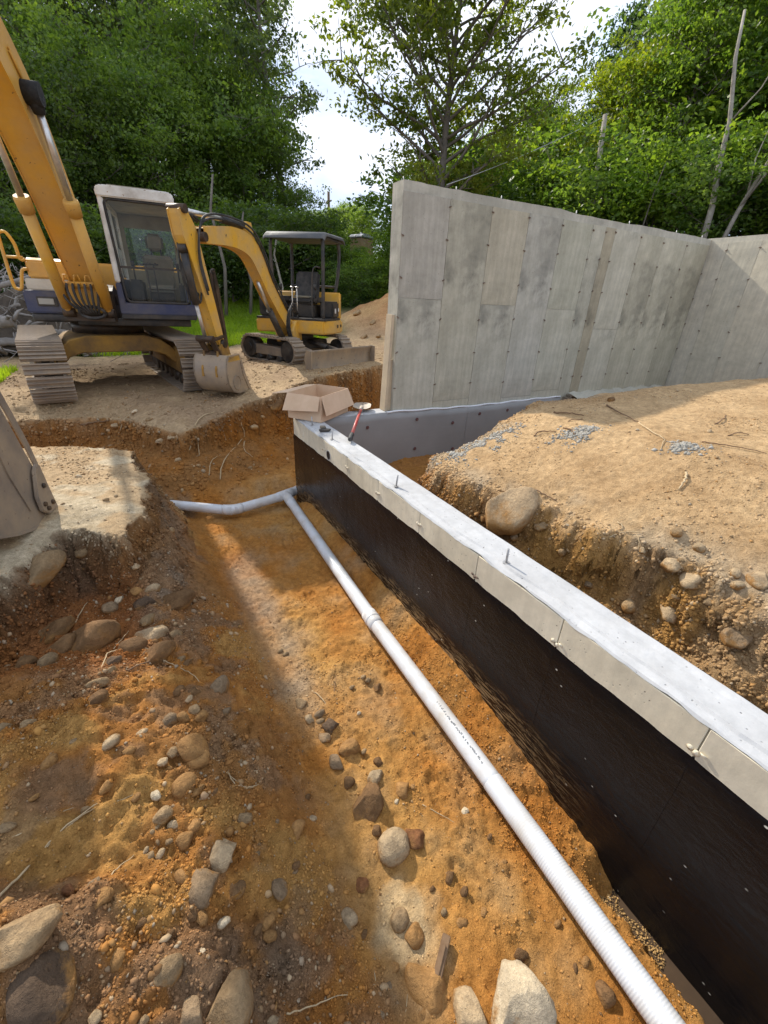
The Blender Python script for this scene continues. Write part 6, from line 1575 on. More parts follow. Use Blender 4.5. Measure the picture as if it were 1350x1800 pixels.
    (2.026, 1.81, -0.075, 0.0194, 0.8, 'g', ''),
    (4.037, 2.62, 0.483, 0.0559, 0.55, 'b', ''),
    (3.258, 1.839, 0.47, 0.0195, 0.78, 'w', ''),
    (3.771, 1.585, 0.479, 0.0306, 0.43, 'p', ''),
    (3.14, 1.227, 0.469, 0.0181, 0.6, 't', ''),
    (4.843, 2.457, 0.559, 0.0234, 0.75, 'p', ''),
    (3.252, 1.519, 0.477, 0.016, 0.62, 't', ''),
    (-0.112, 7.048, -0.319, 0.0488, 1, 'w', 'round white stone on the rim of the far cut'),
    (-0.375, 6.901, -0.503, 0.0715, 0.67, 'p', ''),
    (0.125, 6.156, -0.529, 0.0524, 1.29, 'p', ''),
    (0.247, 6.016, -0.459, 0.0443, 1.33, 'p', ''),
    (0.286, 5.843, -0.702, 0.0516, 0.64, 'p', ''),
    (0.05, 6.66, -0.353, 0.0629, 0.56, 't', ''),
    (1.78, 6.398, -0.262, 0.12, 0.71, 'b', ''),
    (1.404, 6.353, -0.545, 0.0677, 0.62, 'p', ''),
    (1.538, 6.358, -0.374, 0.0422, 0.8, 't', ''),
    (-0.594, 4.277, -0.207, 0.0296, 0.67, 'w', ''),
    (-0.38, 3.647, -0.206, 0.0265, 0.67, 't', ''),
    (-0.313, 3.726, -0.214, 0.0182, 0.75, 'p', ''),
    (-0.657, 3.677, -0.197, 0.0171, 0.75, 't', ''),
    (6.358, 13.168, 0.821, 0.1586, 0.67, 't', ''),
    (6.353, 12.119, 0.622, 0.1166, 0.71, 't', ''),
    (5.694, 11.343, 0.302, 0.1253, 0.62, 't', ''),
    (6.022, 11.129, 0.329, 0.0937, 0.67, 't', ''),
    (0.018, 3.679, -0.587, 0.0393, 0.88, 't', ''),
    (-0.249, 3.032, -0.52, 0.0324, 0.88, 'p', ''),
    (-0.549, 3.245, -0.445, 0.0606, 0.53, 't', ''),
    (-0.679, 3.182, -0.387, 0.027, 0.71, 'p', ''),
    (0.214, 0.712, -0.908, 0.0173, 0.88, 'o', ''),
    (0.402, 0.692, -1.068, 0.0165, 0.86, 'b', ''),
    (0.268, 0.621, -0.981, 0.015, 0.86, 'o', ''),
    (0.215, 0.981, -0.912, 0.022, 0.78, 'b', ''),
    (0.071, 1.042, -0.793, 0.0188, 0.88, 't', ''),
    (-0.027, 1.302, -0.678, 0.0199, 0.75, 'b', ''),
    (0.092, 1.444, -0.761, 0.0221, 0.75, 't', ''),
    (-0.314, 1.365, -0.584, 0.021, 0.67, 'o', ''),
    (-0.488, 1.394, -0.563, 0.018, 0.75, 't', ''),
    (-0.644, 1.482, -0.498, 0.0198, 0.67, 'o', ''),
    (-0.521, 1.666, -0.471, 0.0171, 0.71, 't', ''),
    (-0.127, 0.737, -0.704, 0.0205, 0.82, 'b', ''),
    (-0.312, 0.918, -0.584, 0.0206, 0.73, 'b', ''),
    (-0.238, 0.862, -0.621, 0.015, 0.75, 'b', ''),
    (0.375, 1.297, -1.037, 0.0206, 0.71, 'b', ''),
    (0.768, 1.424, -1.105, 0.0201, 0.83, 't', ''),
    (1.126, 0.736, -1.109, 0.0171, 0.83, 'b', ''),
    (1.248, 0.481, -1.101, 0.016, 0.75, 't', ''),
    (1.158, 0.339, -1.092, 0.0196, 0.75, 'o', ''),
    (1.109, 0.208, -1.097, 0.0161, 0.86, 'b', ''),
    (0.749, 0.605, -1.104, 0.0174, 0.86, 't', ''),
    (0.9, 0.52, -1.093, 0.0199, 0.88, 'o', ''),
    (0.751, 0.696, -1.1, 0.0155, 0.83, 'b', ''),
]
ROOTS = [
    ([(-0.455, 2.145, -0.562), (-0.446, 2.331, -0.626), (-0.411, 2.378, -0.639), (-0.315, 2.372, -0.649), (-0.229, 2.339, -0.67), (-0.184, 2.231, -0.662), (-0.104, 2.146, -0.687), (-0.035, 2.101, -0.738), (0.022, 1.951, -0.732)], 0.0041, 'P', 'long pale root arching over the round brown stone'),
    ([(-0.335, 2.145, -0.603), (-0.259, 2.185, -0.629), (-0.184, 2.231, -0.662)], 0.0054, 'B', 'short brown root stub under the arching pale root'),
    ([(-0.63, 2.807, -0.668), (-0.607, 2.918, -0.675), (-0.572, 3.014, -0.669)], 0.0042, 'P', 'straw coloured root on the triangular slab'),
    ([(-0.414, 2.42, -0.652), (-0.377, 2.502, -0.67), (-0.337, 2.639, -0.713)], 0.0033, 'P', 'thin root rising from the arching pale one'),
    ([(-0.578, 3.221, -0.602), (-0.569, 3.212, -0.64), (-0.486, 3.14, -0.644), (-0.417, 3.061, -0.654), (-0.337, 2.959, -0.661)], 0.0047, 'B', 'thin root across the red brown hollow'),
    ([(-0.143, 1.651, -0.622), (-0.095, 1.573, -0.638), (-0.042, 1.526, -0.69), (0.009, 1.441, -0.716)], 0.0032, 'P', 'pale root lying over the tall ochre stone'),
    ([(-0.682, 1.104, -0.424), (-0.651, 1.195, -0.502), (-0.61, 1.28, -0.546), (-0.534, 1.338, -0.541), (-0.441, 1.388, -0.554)], 0.0047, 'P', 'thick bleached branch crossing the left edge'),
    ([(-0.61, 1.28, -0.546), (-0.535, 1.333, -0.545), (-0.469, 1.377, -0.569), (-0.391, 1.37, -0.566), (-0.317, 1.383, -0.583)], 0.0031, 'P', 'thin bleached branch forking from the thick one'),
    ([(-0.733, 1.344, -0.492), (-0.675, 1.356, -0.506), (-0.599, 1.387, -0.523), (-0.52, 1.419, -0.562)], 0.0031, 'P', 'bleached branch lying above the thick one'),
    ([(-0.302, 0.881, -0.592), (-0.26, 0.899, -0.601), (-0.225, 0.928, -0.614)], 0.0025, 'P', 'short pale stick in the dark topsoil'),
    ([(-0.401, 1.059, -0.514), (-0.376, 1.104, -0.552), (-0.332, 1.161, -0.608)], 0.0029, 'P', 'pale root pointing at the ochre block'),
    ([(0.012, 1.436, -0.719), (0.053, 1.381, -0.757), (0.091, 1.319, -0.761), (0.141, 1.325, -0.801)], 0.0026, 'P', 'fine curling root right of the round ochre stone'),
    ([(-0.471, 0.909, -0.428), (-0.453, 0.937, -0.464), (-0.455, 0.991, -0.481)], 0.0022, 'B', 'brown root hooking through the dark topsoil'),
    ([(0.037, 1.423, -0.741), (0.055, 1.338, -0.738), (0.098, 1.319, -0.772), (0.17, 1.341, -0.825), (0.242, 1.385, -0.897)], 0.0031, 'P', 'pale hooked root on the sandy ridge'),
    ([(0.099, 1.396, -0.769), (0.186, 1.402, -0.82), (0.315, 1.478, -0.972)], 0.0031, 'P', 'pale root above the hooked one'),
    ([(0.646, 1.963, -1.088), (0.683, 1.868, -1.088), (0.683, 1.785, -1.087)], 0.0044, 'P', 'arched rootlet over the row of toe stones'),
    ([(1.124, 1.668, -1.096), (1.159, 1.544, -1.097)], 0.0029, 'P', 'short straw on the trench floor'),
    ([(0.912, 1.017, -1.097), (0.963, 0.933, -1.099), (1.021, 0.847, -1.107), (1.045, 0.756, -1.105)], 0.0023, 'P', 'fine straw by the large pinkish cobble'),
    ([(0.747, 1.843, -1.088), (0.846, 2.011, -1.092)], 0.0036, 'B', 'dark twig pressed into the trench floor'),
    ([(0.05, 0.569, -0.835), (0.128, 0.561, -0.896), (0.22, 0.558, -0.962), (0.302, 0.538, -1.008)], 0.0029, 'P', 'pale crooked root at the bottom of the picture'),
    ([(0.413, 0.408, -1.059), (0.445, 0.432, -1.08), (0.477, 0.472, -1.098)], 0.0024, 'P', 'pale rootlet left of the tall ochre brown rock'),
    ([(0.388, 0.577, -1.059), (0.37, 0.523, -1.054)], 0.0021, 'P', 'upright rootlet above the crooked root'),
    ([(0.71, 5.427, -0.885), (0.829, 5.768, -0.769), (1.17, 6.248, -0.663), (1.235, 6.283, -0.578), (1.17, 6.296, -0.308)], 0.0084, 'P', 'long pale root hanging down the far cut'),
    ([(1.218, 6.248, -0.669), (1.154, 5.988, -0.719), (1.228, 5.862, -0.789)], 0.008, 'P', 'short fork of the hanging root'),
    ([(0.561, 6.08, -0.342), (0.701, 6.298, -0.285), (0.882, 6.377, -0.254)], 0.0101, 'P', 'pale root poking out over the rim'),
    ([(-0.369, 6.874, -0.605), (-0.255, 6.844, -0.382), (-0.145, 7.022, -0.338)], 0.0076, 'P', 'thin root under the round white stone'),
    ([(0.425, 5.881, -0.626), (0.518, 5.971, -0.447), (0.594, 6.109, -0.337)], 0.0071, 'P', 'rootlet dangling below the rim'),
    ([(0.542, 5.892, -0.692), (0.566, 5.987, -0.519)], 0.0058, 'P', 'second rootlet dangling below the rim'),
    ([(-0.793, 7.122, -0.473), (-0.611, 7.074, -0.446), (-0.442, 7.02, -0.425)], 0.0151, 'B', 'grey stick lying along the rim at left'),
    ([(0.592, 5.515, -0.836), (0.671, 5.755, -0.743), (0.816, 5.905, -0.716)], 0.007, 'P', 'curled root low in the far cut'),
    ([(2.884, 1.252, 0.392), (2.824, 1.216, 0.368), (2.757, 1.192, 0.34), (2.718, 1.192, 0.327)], 0.0082, 'P', 'thick curved pale root on top of the mound'),
    ([(3.821, 2.502, 0.471), (3.651, 2.276, 0.468), (3.528, 2.002, 0.463)], 0.0082, 'B', 'brown stick pointing down the shaded top of the mound'),
    ([(3.528, 2.002, 0.463), (3.287, 1.745, 0.472), (3.194, 1.613, 0.474), (3.154, 1.576, 0.468), (3.008, 1.506, 0.438)], 0.0054, 'P', 'hooked pale root on the mound'),
    ([(3.387, 1.445, 0.48), (3.444, 1.329, 0.476), (3.523, 1.228, 0.471), (3.568, 1.127, 0.471)], 0.0046, 'B', 'long dark root stretched across the mound'),
    ([(3.994, 1.665, 0.493), (4.153, 1.684, 0.504), (4.347, 1.751, 0.515)], 0.0061, 'B', 'short dark stick near the right end of the mound'),
    ([(3.796, 1.464, 0.473), (3.912, 1.45, 0.482), (3.962, 1.403, 0.482)], 0.0049, 'B', 'dark twig on the sunlit part of the mound'),
    ([(2.749, 2.363, 0.33), (2.819, 2.355, 0.356), (2.876, 2.261, 0.379)], 0.0071, 'B', 'bent twig beside the grey crumbs on the mound'),
    ([(3.163, 2.551, 0.444), (3.232, 2.447, 0.452), (3.294, 2.348, 0.457)], 0.0087, 'B', 'straight dark stick near the form stakes'),
    ([(3.084, 2.33, 0.428), (3.124, 2.314, 0.439), (3.197, 2.287, 0.448)], 0.0046, 'B', 'fine twig below the straight dark stick'),
    ([(2.963, 2.26, 0.404), (2.936, 2.175, 0.404), (2.91, 2.102, 0.393)], 0.0071, 'B', 'dark splinter on the mound'),
    ([(2.206, 1.216, 0.115), (2.269, 1.175, 0.146), (2.347, 1.112, 0.165)], 0.0038, 'P', 'pale root crossing the mound slope'),
    ([(2.319, 1.135, 0.155), (2.271, 1.082, 0.13), (2.239, 1.032, 0.005)], 0.0025, 'P', 'fine root hanging from the mound edge'),
    ([(2.306, 1.249, 0.174), (2.294, 1.213, 0.162), (2.262, 1.191, 0.148)], 0.0045, 'P', 'short curled root under the mound edge'),
    ([(2.146, 1.527, 0.03), (2.115, 1.47, -0.041), (2.098, 1.458, -0.103)], 0.0028, 'P', 'rootlet hanging beside the huge boulder'),
    ([(2.141, 1.873, 0.135), (2.218, 1.828, 0.156), (2.235, 1.754, 0.152), (2.258, 1.648, 0.148)], 0.0067, 'B', 'dark bent root lying over the huge boulder'),
]
# ---------------------------------------------------------------- stones
def ico(sub):
    bm = bmesh.new(); bmesh.ops.create_icosphere(bm, subdivisions=sub, radius=1.0)
    V = np.array([v.co for v in bm.verts]); F = np.array([[v.index for v in f.verts] for f in bm.faces]); bm.free(); return V, F
def stone_mesh(seed, sub, rough=.22, cuts=7, crease=.0):
    V, F = ico(sub); rg = np.random.default_rng(seed); V = V.copy()
    for _ in range(cuts):          # broken faces
        n = rg.normal(0, 1, 3); n /= np.linalg.norm(n); d = rg.uniform(.55, .86); s = V @ n
        k = s > d; V[k] -= np.outer((s[k] - d) * rg.uniform(.75, 1.0), n)
    k1, k2, k3 = rg.normal(0, 1.3, 3), rg.normal(0, 1.5, 3), rg.normal(0, 2.6, 3)
    f = 1 + rough * .5 * np.sin(V @ k1 + rg.uniform(0, 6)) + rough * .35 * np.sin(V @ k2 + rg.uniform(0, 6)) + rough * .18 * np.sin(V @ k3 + 1.3)
    u = V[:, 0] * 3 + seed * 3.1; w = V[:, 1] * 3 - V[:, 2] * 2.2
    f += .06 * fbm(u, w, 1.6, 4, 500 + seed, .6)
    V = V * f[:, None]; V *= np.array([1, rg.uniform(.72, .95), 1.0])[None]
    V /= np.abs(V).max(0)[None] * np.array([1, 1 / rg.uniform(.75, .95), 1])
    me = mesh_np('stone', V, F, True); return me
m, nt, b = new_mat('stone'); M_stone = m; oi = nd(nt, 'ShaderNodeObjectInfo'); co = coords(nt)
geo = nd(nt, 'ShaderNodeNewGeometry')
ad = nd(nt, 'ShaderNodeVectorMath', operation='ADD'); cmb = nd(nt, 'ShaderNodeCombineXYZ'); mu = nd(nt, 'ShaderNodeMath', operation='MULTIPLY'); mu.inputs[1].default_value = 37.0
nt.links.new(oi.outputs['Random'], mu.inputs[0]); nt.links.new(mu.outputs[0], cmb.inputs[0]); nt.links.new(co, ad.inputs[0]); nt.links.new(cmb.outputs[0], ad.inputs[1]); cs = ad.outputs[0]
wpos = geo.outputs['Position']
n1 = noise(nt, cs, 1.3, 6, .65); n2 = noise(nt, wpos, 60, 6, .7); n3 = noise(nt, wpos, 230, 3, .6)
c = mix(nt, .8, oi.outputs['Color'], mix(nt, ramp(nt, n1, [(.32, 0), (.68, 1)]), (.62, .60, .58), (1.22, 1.2, 1.16)), 'MULTIPLY')
c = mix(nt, .7, c, mix(nt, ramp(nt, n2, [(.3, 0), (.7, 1)]), (.66, .65, .64), (1.22, 1.22, 1.22)), 'MULTIPLY')
c = mix(nt, .5, c, mix(nt, n3, (.6, .6, .6), (1.35, 1.35, 1.35)), 'MULTIPLY')
# clinging soil: thicker on the lower half and in patches
sx = nd(nt, 'ShaderNodeSeparateXYZ'); nt.links.new(co, sx.inputs[0])
ma = nd(nt, 'ShaderNodeMath', operation='MULTIPLY_ADD'); ma.inputs[1].default_value = 2.2; nt.links.new(noise(nt, cs, 1.9, 7, .7), ma.inputs[0]); sub_ = nd(nt, 'ShaderNodeMath', operation='MULTIPLY'); sub_.inputs[1].default_value = -.75; nt.links.new(sx.outputs[2], sub_.inputs[0]); nt.links.new(sub_.outputs[0], ma.inputs[2])
soilw = ramp(nt, ma.outputs[0], [(.98, 0), (1.0, 1)]); mrr = nd(nt, 'ShaderNodeMapRange'); mrr.inputs[1].default_value = .86; mrr.inputs[2].default_value = 1.35; nt.links.new(ma.outputs[0], mrr.inputs[0])
c = mix(nt, mrr.outputs[0], c, mix(nt, n2, (.22, .105, .03), (.36, .19, .06)))
nt.links.new(c, b.inputs['Base Color']); b.inputs['Roughness'].default_value = .85; b.inputs['Specular IOR Level'].default_value = .25
q0 = bump(nt, b, n1, .5, .05); q1 = bump(nt, b, n2, .9, .008, q0); bump(nt, b, n3, .8, .003, q1)
BIG = [stone_mesh(s, 4, .20, 4 + s % 4) for s in range(7)]
MED = [stone_mesh(20 + s, 3, .24, 4 + s % 5) for s in range(10)]
SML = [stone_mesh(40 + s, 2, .28, 5 + s % 4) for s in range(10)]
SC_ = {'p': (.44, .325, .195), 't': (.33, .225, .12), 'g': (.26, .18, .105), 'b': (.19, .105, .045), 'o': (.36, .195, .07), 'r': (.23, .10, .04), 'w': (.66, .54, .37), 'd': (.12, .078, .048), 'G': (.40, .285, .165)}
NAMES = {'p': 'pale', 't': 'tan', 'g': 'grey', 'b': 'brown', 'o': 'ochre', 'r': 'rusty', 'w': 'whitish', 'd': 'dark', 'G': 'tan'}
def zone_of(x, y):
    if x > 1.79 and y < 4.7: return ("on the mound's broken slope", "stones in the earth mound") if x < 2.45 else ('on top of the earth mound', 'stones in the earth mound')
    if y > 5.2: return ('in the far cut bank', 'stones in the far bank') if y < 7.5 else ('on the dirt heap behind the small excavator', 'stones on the dirt heap')
    if y > 3.0 and x < 0: return 'on the dry crust at left', 'stones on the dry crust'
    if x > .42: return 'on the trench floor', 'stones on the trench floor'
    if y < .75: return 'in the dark foreground slope', 'stones in the near slope'
    return 'on the brown slope left of the trench', 'stones on the upper slope'
rs_ = random.Random(77); used_labels = set()
for i, (x, y, z, r, asp, cl, lab) in enumerate(STONES):
    big = r > .085; lib = BIG if big else (MED if r > .03 else SML)
    me = lib[(i * 7 + 3) % len(lib)]
    o = link('stone', me, M_stone)
    zz = hz(x, y)
    zc = min(zz, z + .04) if abs(zz - z) < .15 else z
    h = min(.92, max(.5, .45 + .4 * asp)) * r * rs_.uniform(.85, 1.1)
    yb_ = r * min(1.5, max(.75, asp * 1.05))
    o.scale = (r * 1.06, yb_ * 1.06, h)
    o.rotation_euler = (rs_.uniform(-.25, .25), rs_.uniform(-.25, .25), .42 + rs_.uniform(-.3, .3))
    o.location = (x, y, zc + h * .10)
    col_ = SC_[cl]; v = rs_.uniform(.85, 1.15); o.color = (col_[0] * v, col_[1] * v, col_[2] * v, 1)
    if cl == 'G': o.scale = (r * 1.05, r * .75, r * .72); o.rotation_euler = (.1, .12, .38); o.location = (x + .03, y + .03, .03)
    if 'cream white' in lab: o.scale = (r * 1.0, r * 1.12, r * .75); o.rotation_euler = (0, 0, .9); o.location = (x, y, zc + .05)
    wh, gr = zone_of(x, y)
    if lab: tag(o, lab, 'stone')
    else:
        sz = 'small' if r > .028 else 'tiny'
        near_ = sorted(((s_[0] - x) ** 2 + (s_[1] - y) ** 2, s_) for s_ in STONES if s_[6])
        lb_ = None
        for d2, s_ in near_[:4]:
            if d2 > .36: break
            sh = s_[6]
            for cut_ in (' beside', ' at ', ' in ', ' on ', ' left', ' right', ' just', ' behind', ' resting', ' leaning', ' below', ' set', ',', ' half', ' above', ' under', ' touching', ' standing', ' close', ' with', ' near', ' bulging', ' high', ' low', ' sticking', ' tucked', ' wedged', ' end'):
                if cut_ in sh: sh = sh[:sh.index(cut_)]
            dx_, dy_ = x - s_[0], y - s_[1]
            rel = ('right of' if dx_ > 0 else 'left of') if abs(dx_) > abs(dy_) * .7 else ('beyond' if dy_ > 0 else 'in front of')
            cand = '%s %s stone just %s the %s' % (sz, NAMES[cl], rel, sh)
            if cand not in used_labels and len(cand.split()) <= 16: lb_ = cand; break
        if lb_ is None: lb_ = '%s %s stone lying %s' % (sz, NAMES[cl], wh)
        used_labels.add(lb_); tag(o, lb_, 'stone', gr)
# ---------------------------------------------------------------- roots and sticks
M_rp = worn('pale_root', (.50, .38, .22), (.32, .22, .12), .5, .85, 0, 20, .001); M_rb = worn('brown_root', (.16, .09, .045), (.24, .15, .08), .5, .9, 0, 20, .001)
for pts, r, k, lab in ROOTS:
    r = min(max(r, .0016), .016)
    P_ = [Vector(p) for p in pts]; o0 = P_[0].copy(); mid = len(P_) / 2
    pp = []
    for i, p in enumerate(P_): pp.append(p - o0 + Vector((0, 0, r * .9 + (.35 * r + .006) * (1 if 0 < i < len(P_) - 1 else 0))))
    sp_ = smooth_path(pp, 5)
    sp_ = [Vector(p) + Vector((rs_.uniform(-1, 1), rs_.uniform(-1, 1), rs_.uniform(-.6, .8))) * r * .8 for p in sp_]
    n_ = len(sp_); g = MB(); g.tube(sp_, [r * (1 - .55 * i / (n_ - 1)) for i in range(n_)], 6)
    o = g.build('stick' if k == 'B' else 'root', M_rp if k == 'P' else M_rb); o.location = o0; tag(o, lab, 'root' if k == 'P' else 'stick')
# rotten wood and curved bark by the pale sand
g = MB(); g.bar((0, 0, 0), (.13, .10, .015), .035, .030); g.bar((.01, .012, .012), (.10, .08, .026), .02, .018); o = g.build('rotten_wood', M_rb, bevel=.003); o.location = (.575, .43, hz(.62, .48) + .012); tag(o, 'splintered piece of rotten wood in the pale sand', 'wood')

# ---------------------------------------------------------------- gravel, crumbs and clods (nobody could count them)
PXg, PYg, GZg = PX.reshape(nY, nX), PY.reshape(nY, nX), GZ.reshape(nY, nX)
_P3 = np.stack([PXg, PYg, GZg], -1)
_e1 = _P3[:-1, 1:] - _P3[:-1, :-1]; _e2 = _P3[1:, :-1] - _P3[:-1, :-1]; _cr = np.cross(_e1, _e2); FA = np.linalg.norm(_cr, axis=-1); FN = _cr / (FA[..., None] + 1e-12)
FCX = (PXg[:-1, :-1] + PXg[1:, 1:]) / 2; FCY = (PYg[:-1, :-1] + PYg[1:, 1:]) / 2
def scatter(name, xr, yr, n, smin, smax, dens, seed, m, jitter=.5, flat=.75, power=2.6):
    """crumbs laid on the ground mesh itself, by area, so that cut faces carry them too"""
    rg = np.random.default_rng(seed)
    w = FA * ((FCX > xr[0]) & (FCX < xr[1]) & (FCY > yr[0]) & (FCY < yr[1]))
    ii = np.nonzero(w.ravel() > 0)[0]; ww = w.ravel()[ii] * np.clip(dens(FCX.ravel()[ii], FCY.ravel()[ii]), 0, 1)
    f = ii[rg.choice(len(ii), n, p=ww / ww.sum())]; fy, fx = np.unravel_index(f, FA.shape); u, v = rg.random(n)[:, None], rg.random(n)[:, None]
    c = (_P3[fy, fx] * (1 - u) + _P3[fy, fx + 1] * u) * (1 - v) + (_P3[fy + 1, fx] * (1 - u) + _P3[fy + 1, fx + 1] * u) * v
    N = FN[fy, fx]
    V0, F0 = (ico(1) if name in ('gravel', 'cut_clods') else (np.array([(1, 0, 0), (-1, 0, 0), (0, 1, 0), (0, -1, 0), (0, 0, 1), (0, 0, -1)], float), np.array([(0, 2, 4), (2, 1, 4), (1, 3, 4), (3, 0, 4), (2, 0, 5), (1, 2, 5), (3, 1, 5), (0, 3, 5)]))); s = smin * (smax / smin) ** (rg.random(n) ** power)
    V = V0[None] * (1 + rg.uniform(-jitter, jitter, (n, len(V0), 1)) * .6)
    V = V * (s[:, None] * np.stack([rg.uniform(.8, 1.4, n), rg.uniform(.7, 1.1, n), rg.uniform(flat * .7, flat * 1.2, n)], 1))[:, None, :]
    ax = rg.normal(0, 1, (n, 3)); t1 = np.cross(N, ax); t1 /= np.linalg.norm(t1, axis=1)[:, None]; t2 = np.cross(N, t1)
    V = V[:, :, 0:1] * t1[:, None] + V[:, :, 1:2] * t2[:, None] + V[:, :, 2:3] * N[:, None] + (c + N * (s * flat * .25)[:, None])[:, None]
    nv = len(V0); F = (F0[None] + (np.arange(n) * nv)[:, None, None]).reshape(-1, 3)
    return mesh_np(name, V.reshape(-1, 3), F, False), c[:, 0], c[:, 1], nv, n
def col_by_soil(me, x, y, nv, n, pal, mixs, seed):
    rg = np.random.default_rng(seed)
    ix = np.clip(np.searchsorted(gx, x), 0, nX - 1); iy = np.clip(np.searchsorted(gy, y), 0, nY - 1); base = col.reshape(nY, nX, 3)[iy, ix]
    pal = np.array(pal); pc = pal[rg.integers(0, len(pal), n)]; t = (rg.random(n) < mixs)[:, None] * rg.uniform(.5, 1, n)[:, None]
    c = (base * (1 - t) + pc * t) * rg.uniform(.82, 1.15, n)[:, None]
    at = me.color_attributes.new('soil', 'FLOAT_COLOR', 'POINT'); at.data.foreach_set('color', np.repeat(np.concatenate([c, np.ones((n, 1))], 1), nv, 0).astype(np.float32).ravel())
mg, nt, b = new_mat('crumbs'); vc = nd(nt, 'ShaderNodeVertexColor', layer_name='soil'); n1 = noise(nt, coords(nt), 160, 4, .7)
nt.links.new(mix(nt, .7, vc.outputs[0], mix(nt, n1, (.65, .65, .65), (1.3, 1.3, 1.3)), 'MULTIPLY'), b.inputs['Base Color']); b.inputs['Roughness'].default_value = .95; b.inputs['Specular IOR Level'].default_value = .15; bump(nt, b, n1, .6, .003)
STONE_PAL = [SC_['p'], SC_['t'], SC_['g'], SC_['b'], SC_['o'], (.36, .29, .20)]
col = np.clip(col, .01, 1)
def _z(x, y): _, cr, pw_, fw_, im, ins_, s, df, dm = zones(x, y); return cr, pw_, fw_, im, ins_, s, df, dm
def d_slope(x, y): cr, pw_, fw_, im, ins_, s, df, dm = _z(x, y); return (1 - cr) * (1 - ins_) * ss(.03, .2, s) * (.12 + .88 * ss(-.2, .25, fbm(x, y, 2.3, 3, 601)))
def d_floor(x, y): cr, pw_, fw_, im, ins_, s, df, dm = _z(x, y); return (1 - cr) * (1 - ins_) * ss(1.54, 1.50, x) * (.12 + .6 * ss(.0, .3, fbm(x, y, 2.9, 3, 611)) + .5 * ss(1.30, 1.42, x))
def d_mound(x, y): cr, pw_, fw_, im, ins_, s, df, dm = _z(x, y); return ins_ * (x > 1.81) * ss(.20, .0, dm) * (.35 + .65 * ss(-.1, .2, fbm(x, y, 2.7, 3, 621)))
def d_mtop(x, y): cr, pw_, fw_, im, ins_, s, df, dm = _z(x, y); return ins_ * im * (.08 + .9 * ss(.0, .25, fbm(x, y, 1.9, 3, 623)))
def d_crust(x, y): cr, pw_, fw_, im, ins_, s, df, dm = _z(x, y); return np.clip(pw_ + fw_, 0, 1) * (1 - ins_) * (.15 + .85 * ss(-.05, .3, fbm(x, y, 2.1, 3, 631)))
def d_cut(x, y): cr, pw_, fw_, im, ins_, s, df, dm = _z(x, y); return (1 - ins_) * ss(-1.0, -.1, df) * ss(.12, -.02, df) * (.3 + .7 * ss(-.1, .2, fbm(x, y, 2.7, 3, 641)))
_dp = dplate.reshape(nY, nX)[:-1, :-1]
def d_plateface(x, y): ix = np.clip(np.searchsorted(gx, x) - 1, 0, nX - 2); iy = np.clip(np.searchsorted(gy, y) - 1, 0, nY - 2); d = _dp[iy, ix]; return ss(-.30, -.06, d) * ss(.06, .0, d) * (.4 + .6 * ss(-.1, .2, fbm(x, y, 4, 3, 645)))
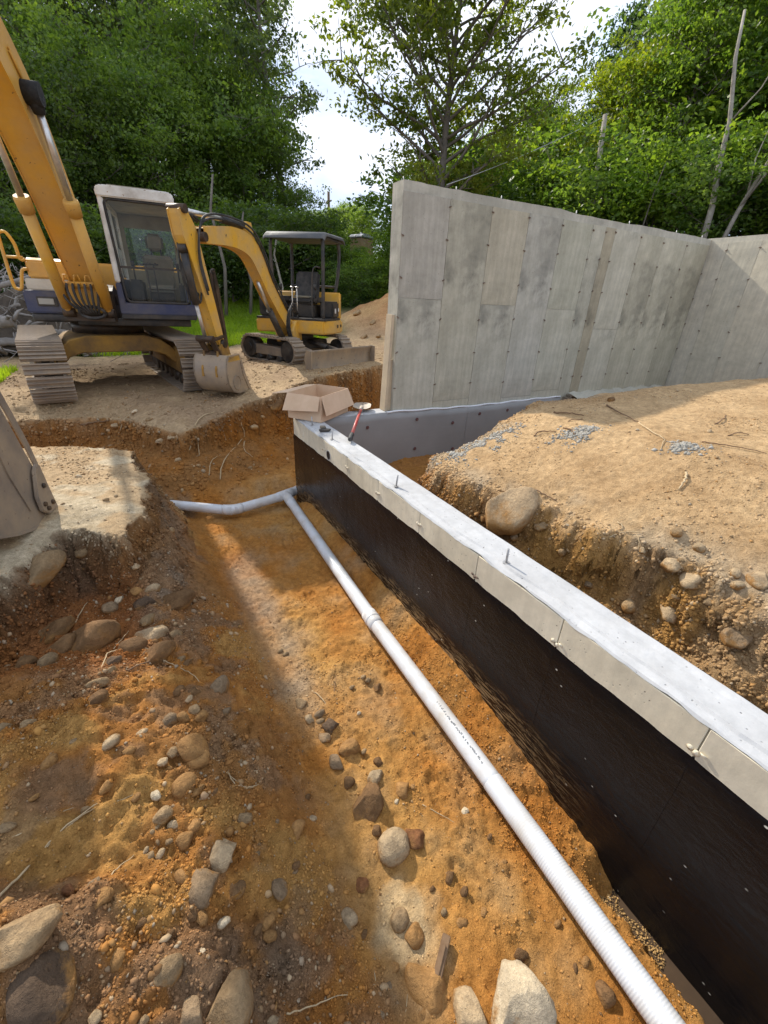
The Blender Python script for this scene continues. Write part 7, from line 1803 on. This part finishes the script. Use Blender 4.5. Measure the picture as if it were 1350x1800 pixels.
for nm, xr, yr, n, s0, s1, df_, sd, mx_ in (
    ('soil_crumbs', (-1.2, .65), (-.1, 3.1), 58000, .0020, .010, d_slope, 1, .10),
    ('gravel', (-1.2, .65), (-.1, 3.1), 1300, .006, .020, d_slope, 2, .6),
    ('trench_crumbs', (.3, 1.54), (-.1, 5.3), 26000, .0018, .009, d_floor, 3, .10),
    ('mound_gravel', (1.82, 3.6), (-.1, 3.1), 28000, .003, .016, d_mound, 4, .14),
    ('mound_top_crumbs', (2.0, 7.5), (.2, 3.2), 9000, .003, .011, d_mtop, 8, .35),
    ('crust_crumbs', (-2.4, .1), (2.4, 5.6), 6000, .003, .014, d_crust, 5, .4),
    ('crust_edge_clods', (-1.4, .2), (2.2, 5.4), 22000, .003, .018, d_plateface, 9, .08),
    ('far_crumbs', (-2.5, 5.5), (5.5, 11), 8000, .006, .028, d_crust, 6, .25),
    ('cut_clods', (-2, 4.8), (4.9, 8.3), 11000, .006, .030, d_cut, 7, .10)):
    me, x, y, nv, n = scatter(nm, xr, yr, n, s0, s1, df_, sd, mg)
    col_by_soil(me, x, y, nv, n, STONE_PAL, mx_, sd); tag(link(nm, me, mg), kind='stuff')
# grey crushed concrete crumbs on the mound
def patch(cx, cy, rx, ry):
    def f(x, y): return np.exp(-(((x - cx) / rx) ** 2 + ((y - cy) / ry) ** 2) * 1.6) * (ss(-.15, .15, fbm(x, y, 9, 2, 651)))
    return f
for k, (cx, cy, rx, ry) in enumerate(((2.42, 2.62, .34, .16), (2.95, 2.12, .20, .12), (3.2, 1.45, .16, .10))):
    me, x, y, nv, n = scatter('concrete_crumbs', (cx - rx * 1.6, cx + rx * 1.6), (cy - ry * 1.6, cy + ry * 1.6), (1300, 700, 500)[k], .004, .018, patch(cx, cy, rx, ry), 70 + k, mg, flat=.9)
    c_ = np.random.default_rng(k).uniform(.75, 1.2, n)[:, None] * np.array([[.36, .335, .285]])
    at = me.color_attributes.new('soil', 'FLOAT_COLOR', 'POINT'); at.data.foreach_set('color', np.repeat(np.concatenate([c_, np.ones((n, 1))], 1), nv, 0).astype(np.float32).ravel())
    tag(link('concrete_crumbs', me, mg), kind='stuff')

# sand and grit spilled on the exposed footing
rg = np.random.default_rng(5); n = 5200; x = 1.425 + rg.random(n) ** 1.4 * .118; y = rg.uniform(-.7, .42, n); k = fbm(x, y, 9, 3, 660) + .25 * (1.50 - x) * 8 > -.08; x, y = x[k], y[k]; n = len(x)
V0, F0 = ico(1); s_ = .0012 + .0042 * rg.random(n) ** 3; V = V0[None] * (1 + rg.uniform(-.3, .3, (n, 12, 1))) * s_[:, None, None] + np.stack([x, y, -1.1845 + s_ * .4], 1)[:, None]
me = mesh_np('footing_grit', V.reshape(-1, 3), (F0[None] + (np.arange(n) * 12)[:, None, None]).reshape(-1, 3)); c_ = rg.uniform(.7, 1.2, n)[:, None] * np.array([[.40, .25, .10]])
at = me.color_attributes.new('soil', 'FLOAT_COLOR', 'POINT'); at.data.foreach_set('color', np.repeat(np.concatenate([c_, np.ones((n, 1))], 1), 12, 0).astype(np.float32).ravel())
tag(link('footing_grit', me, mg), kind='stuff')
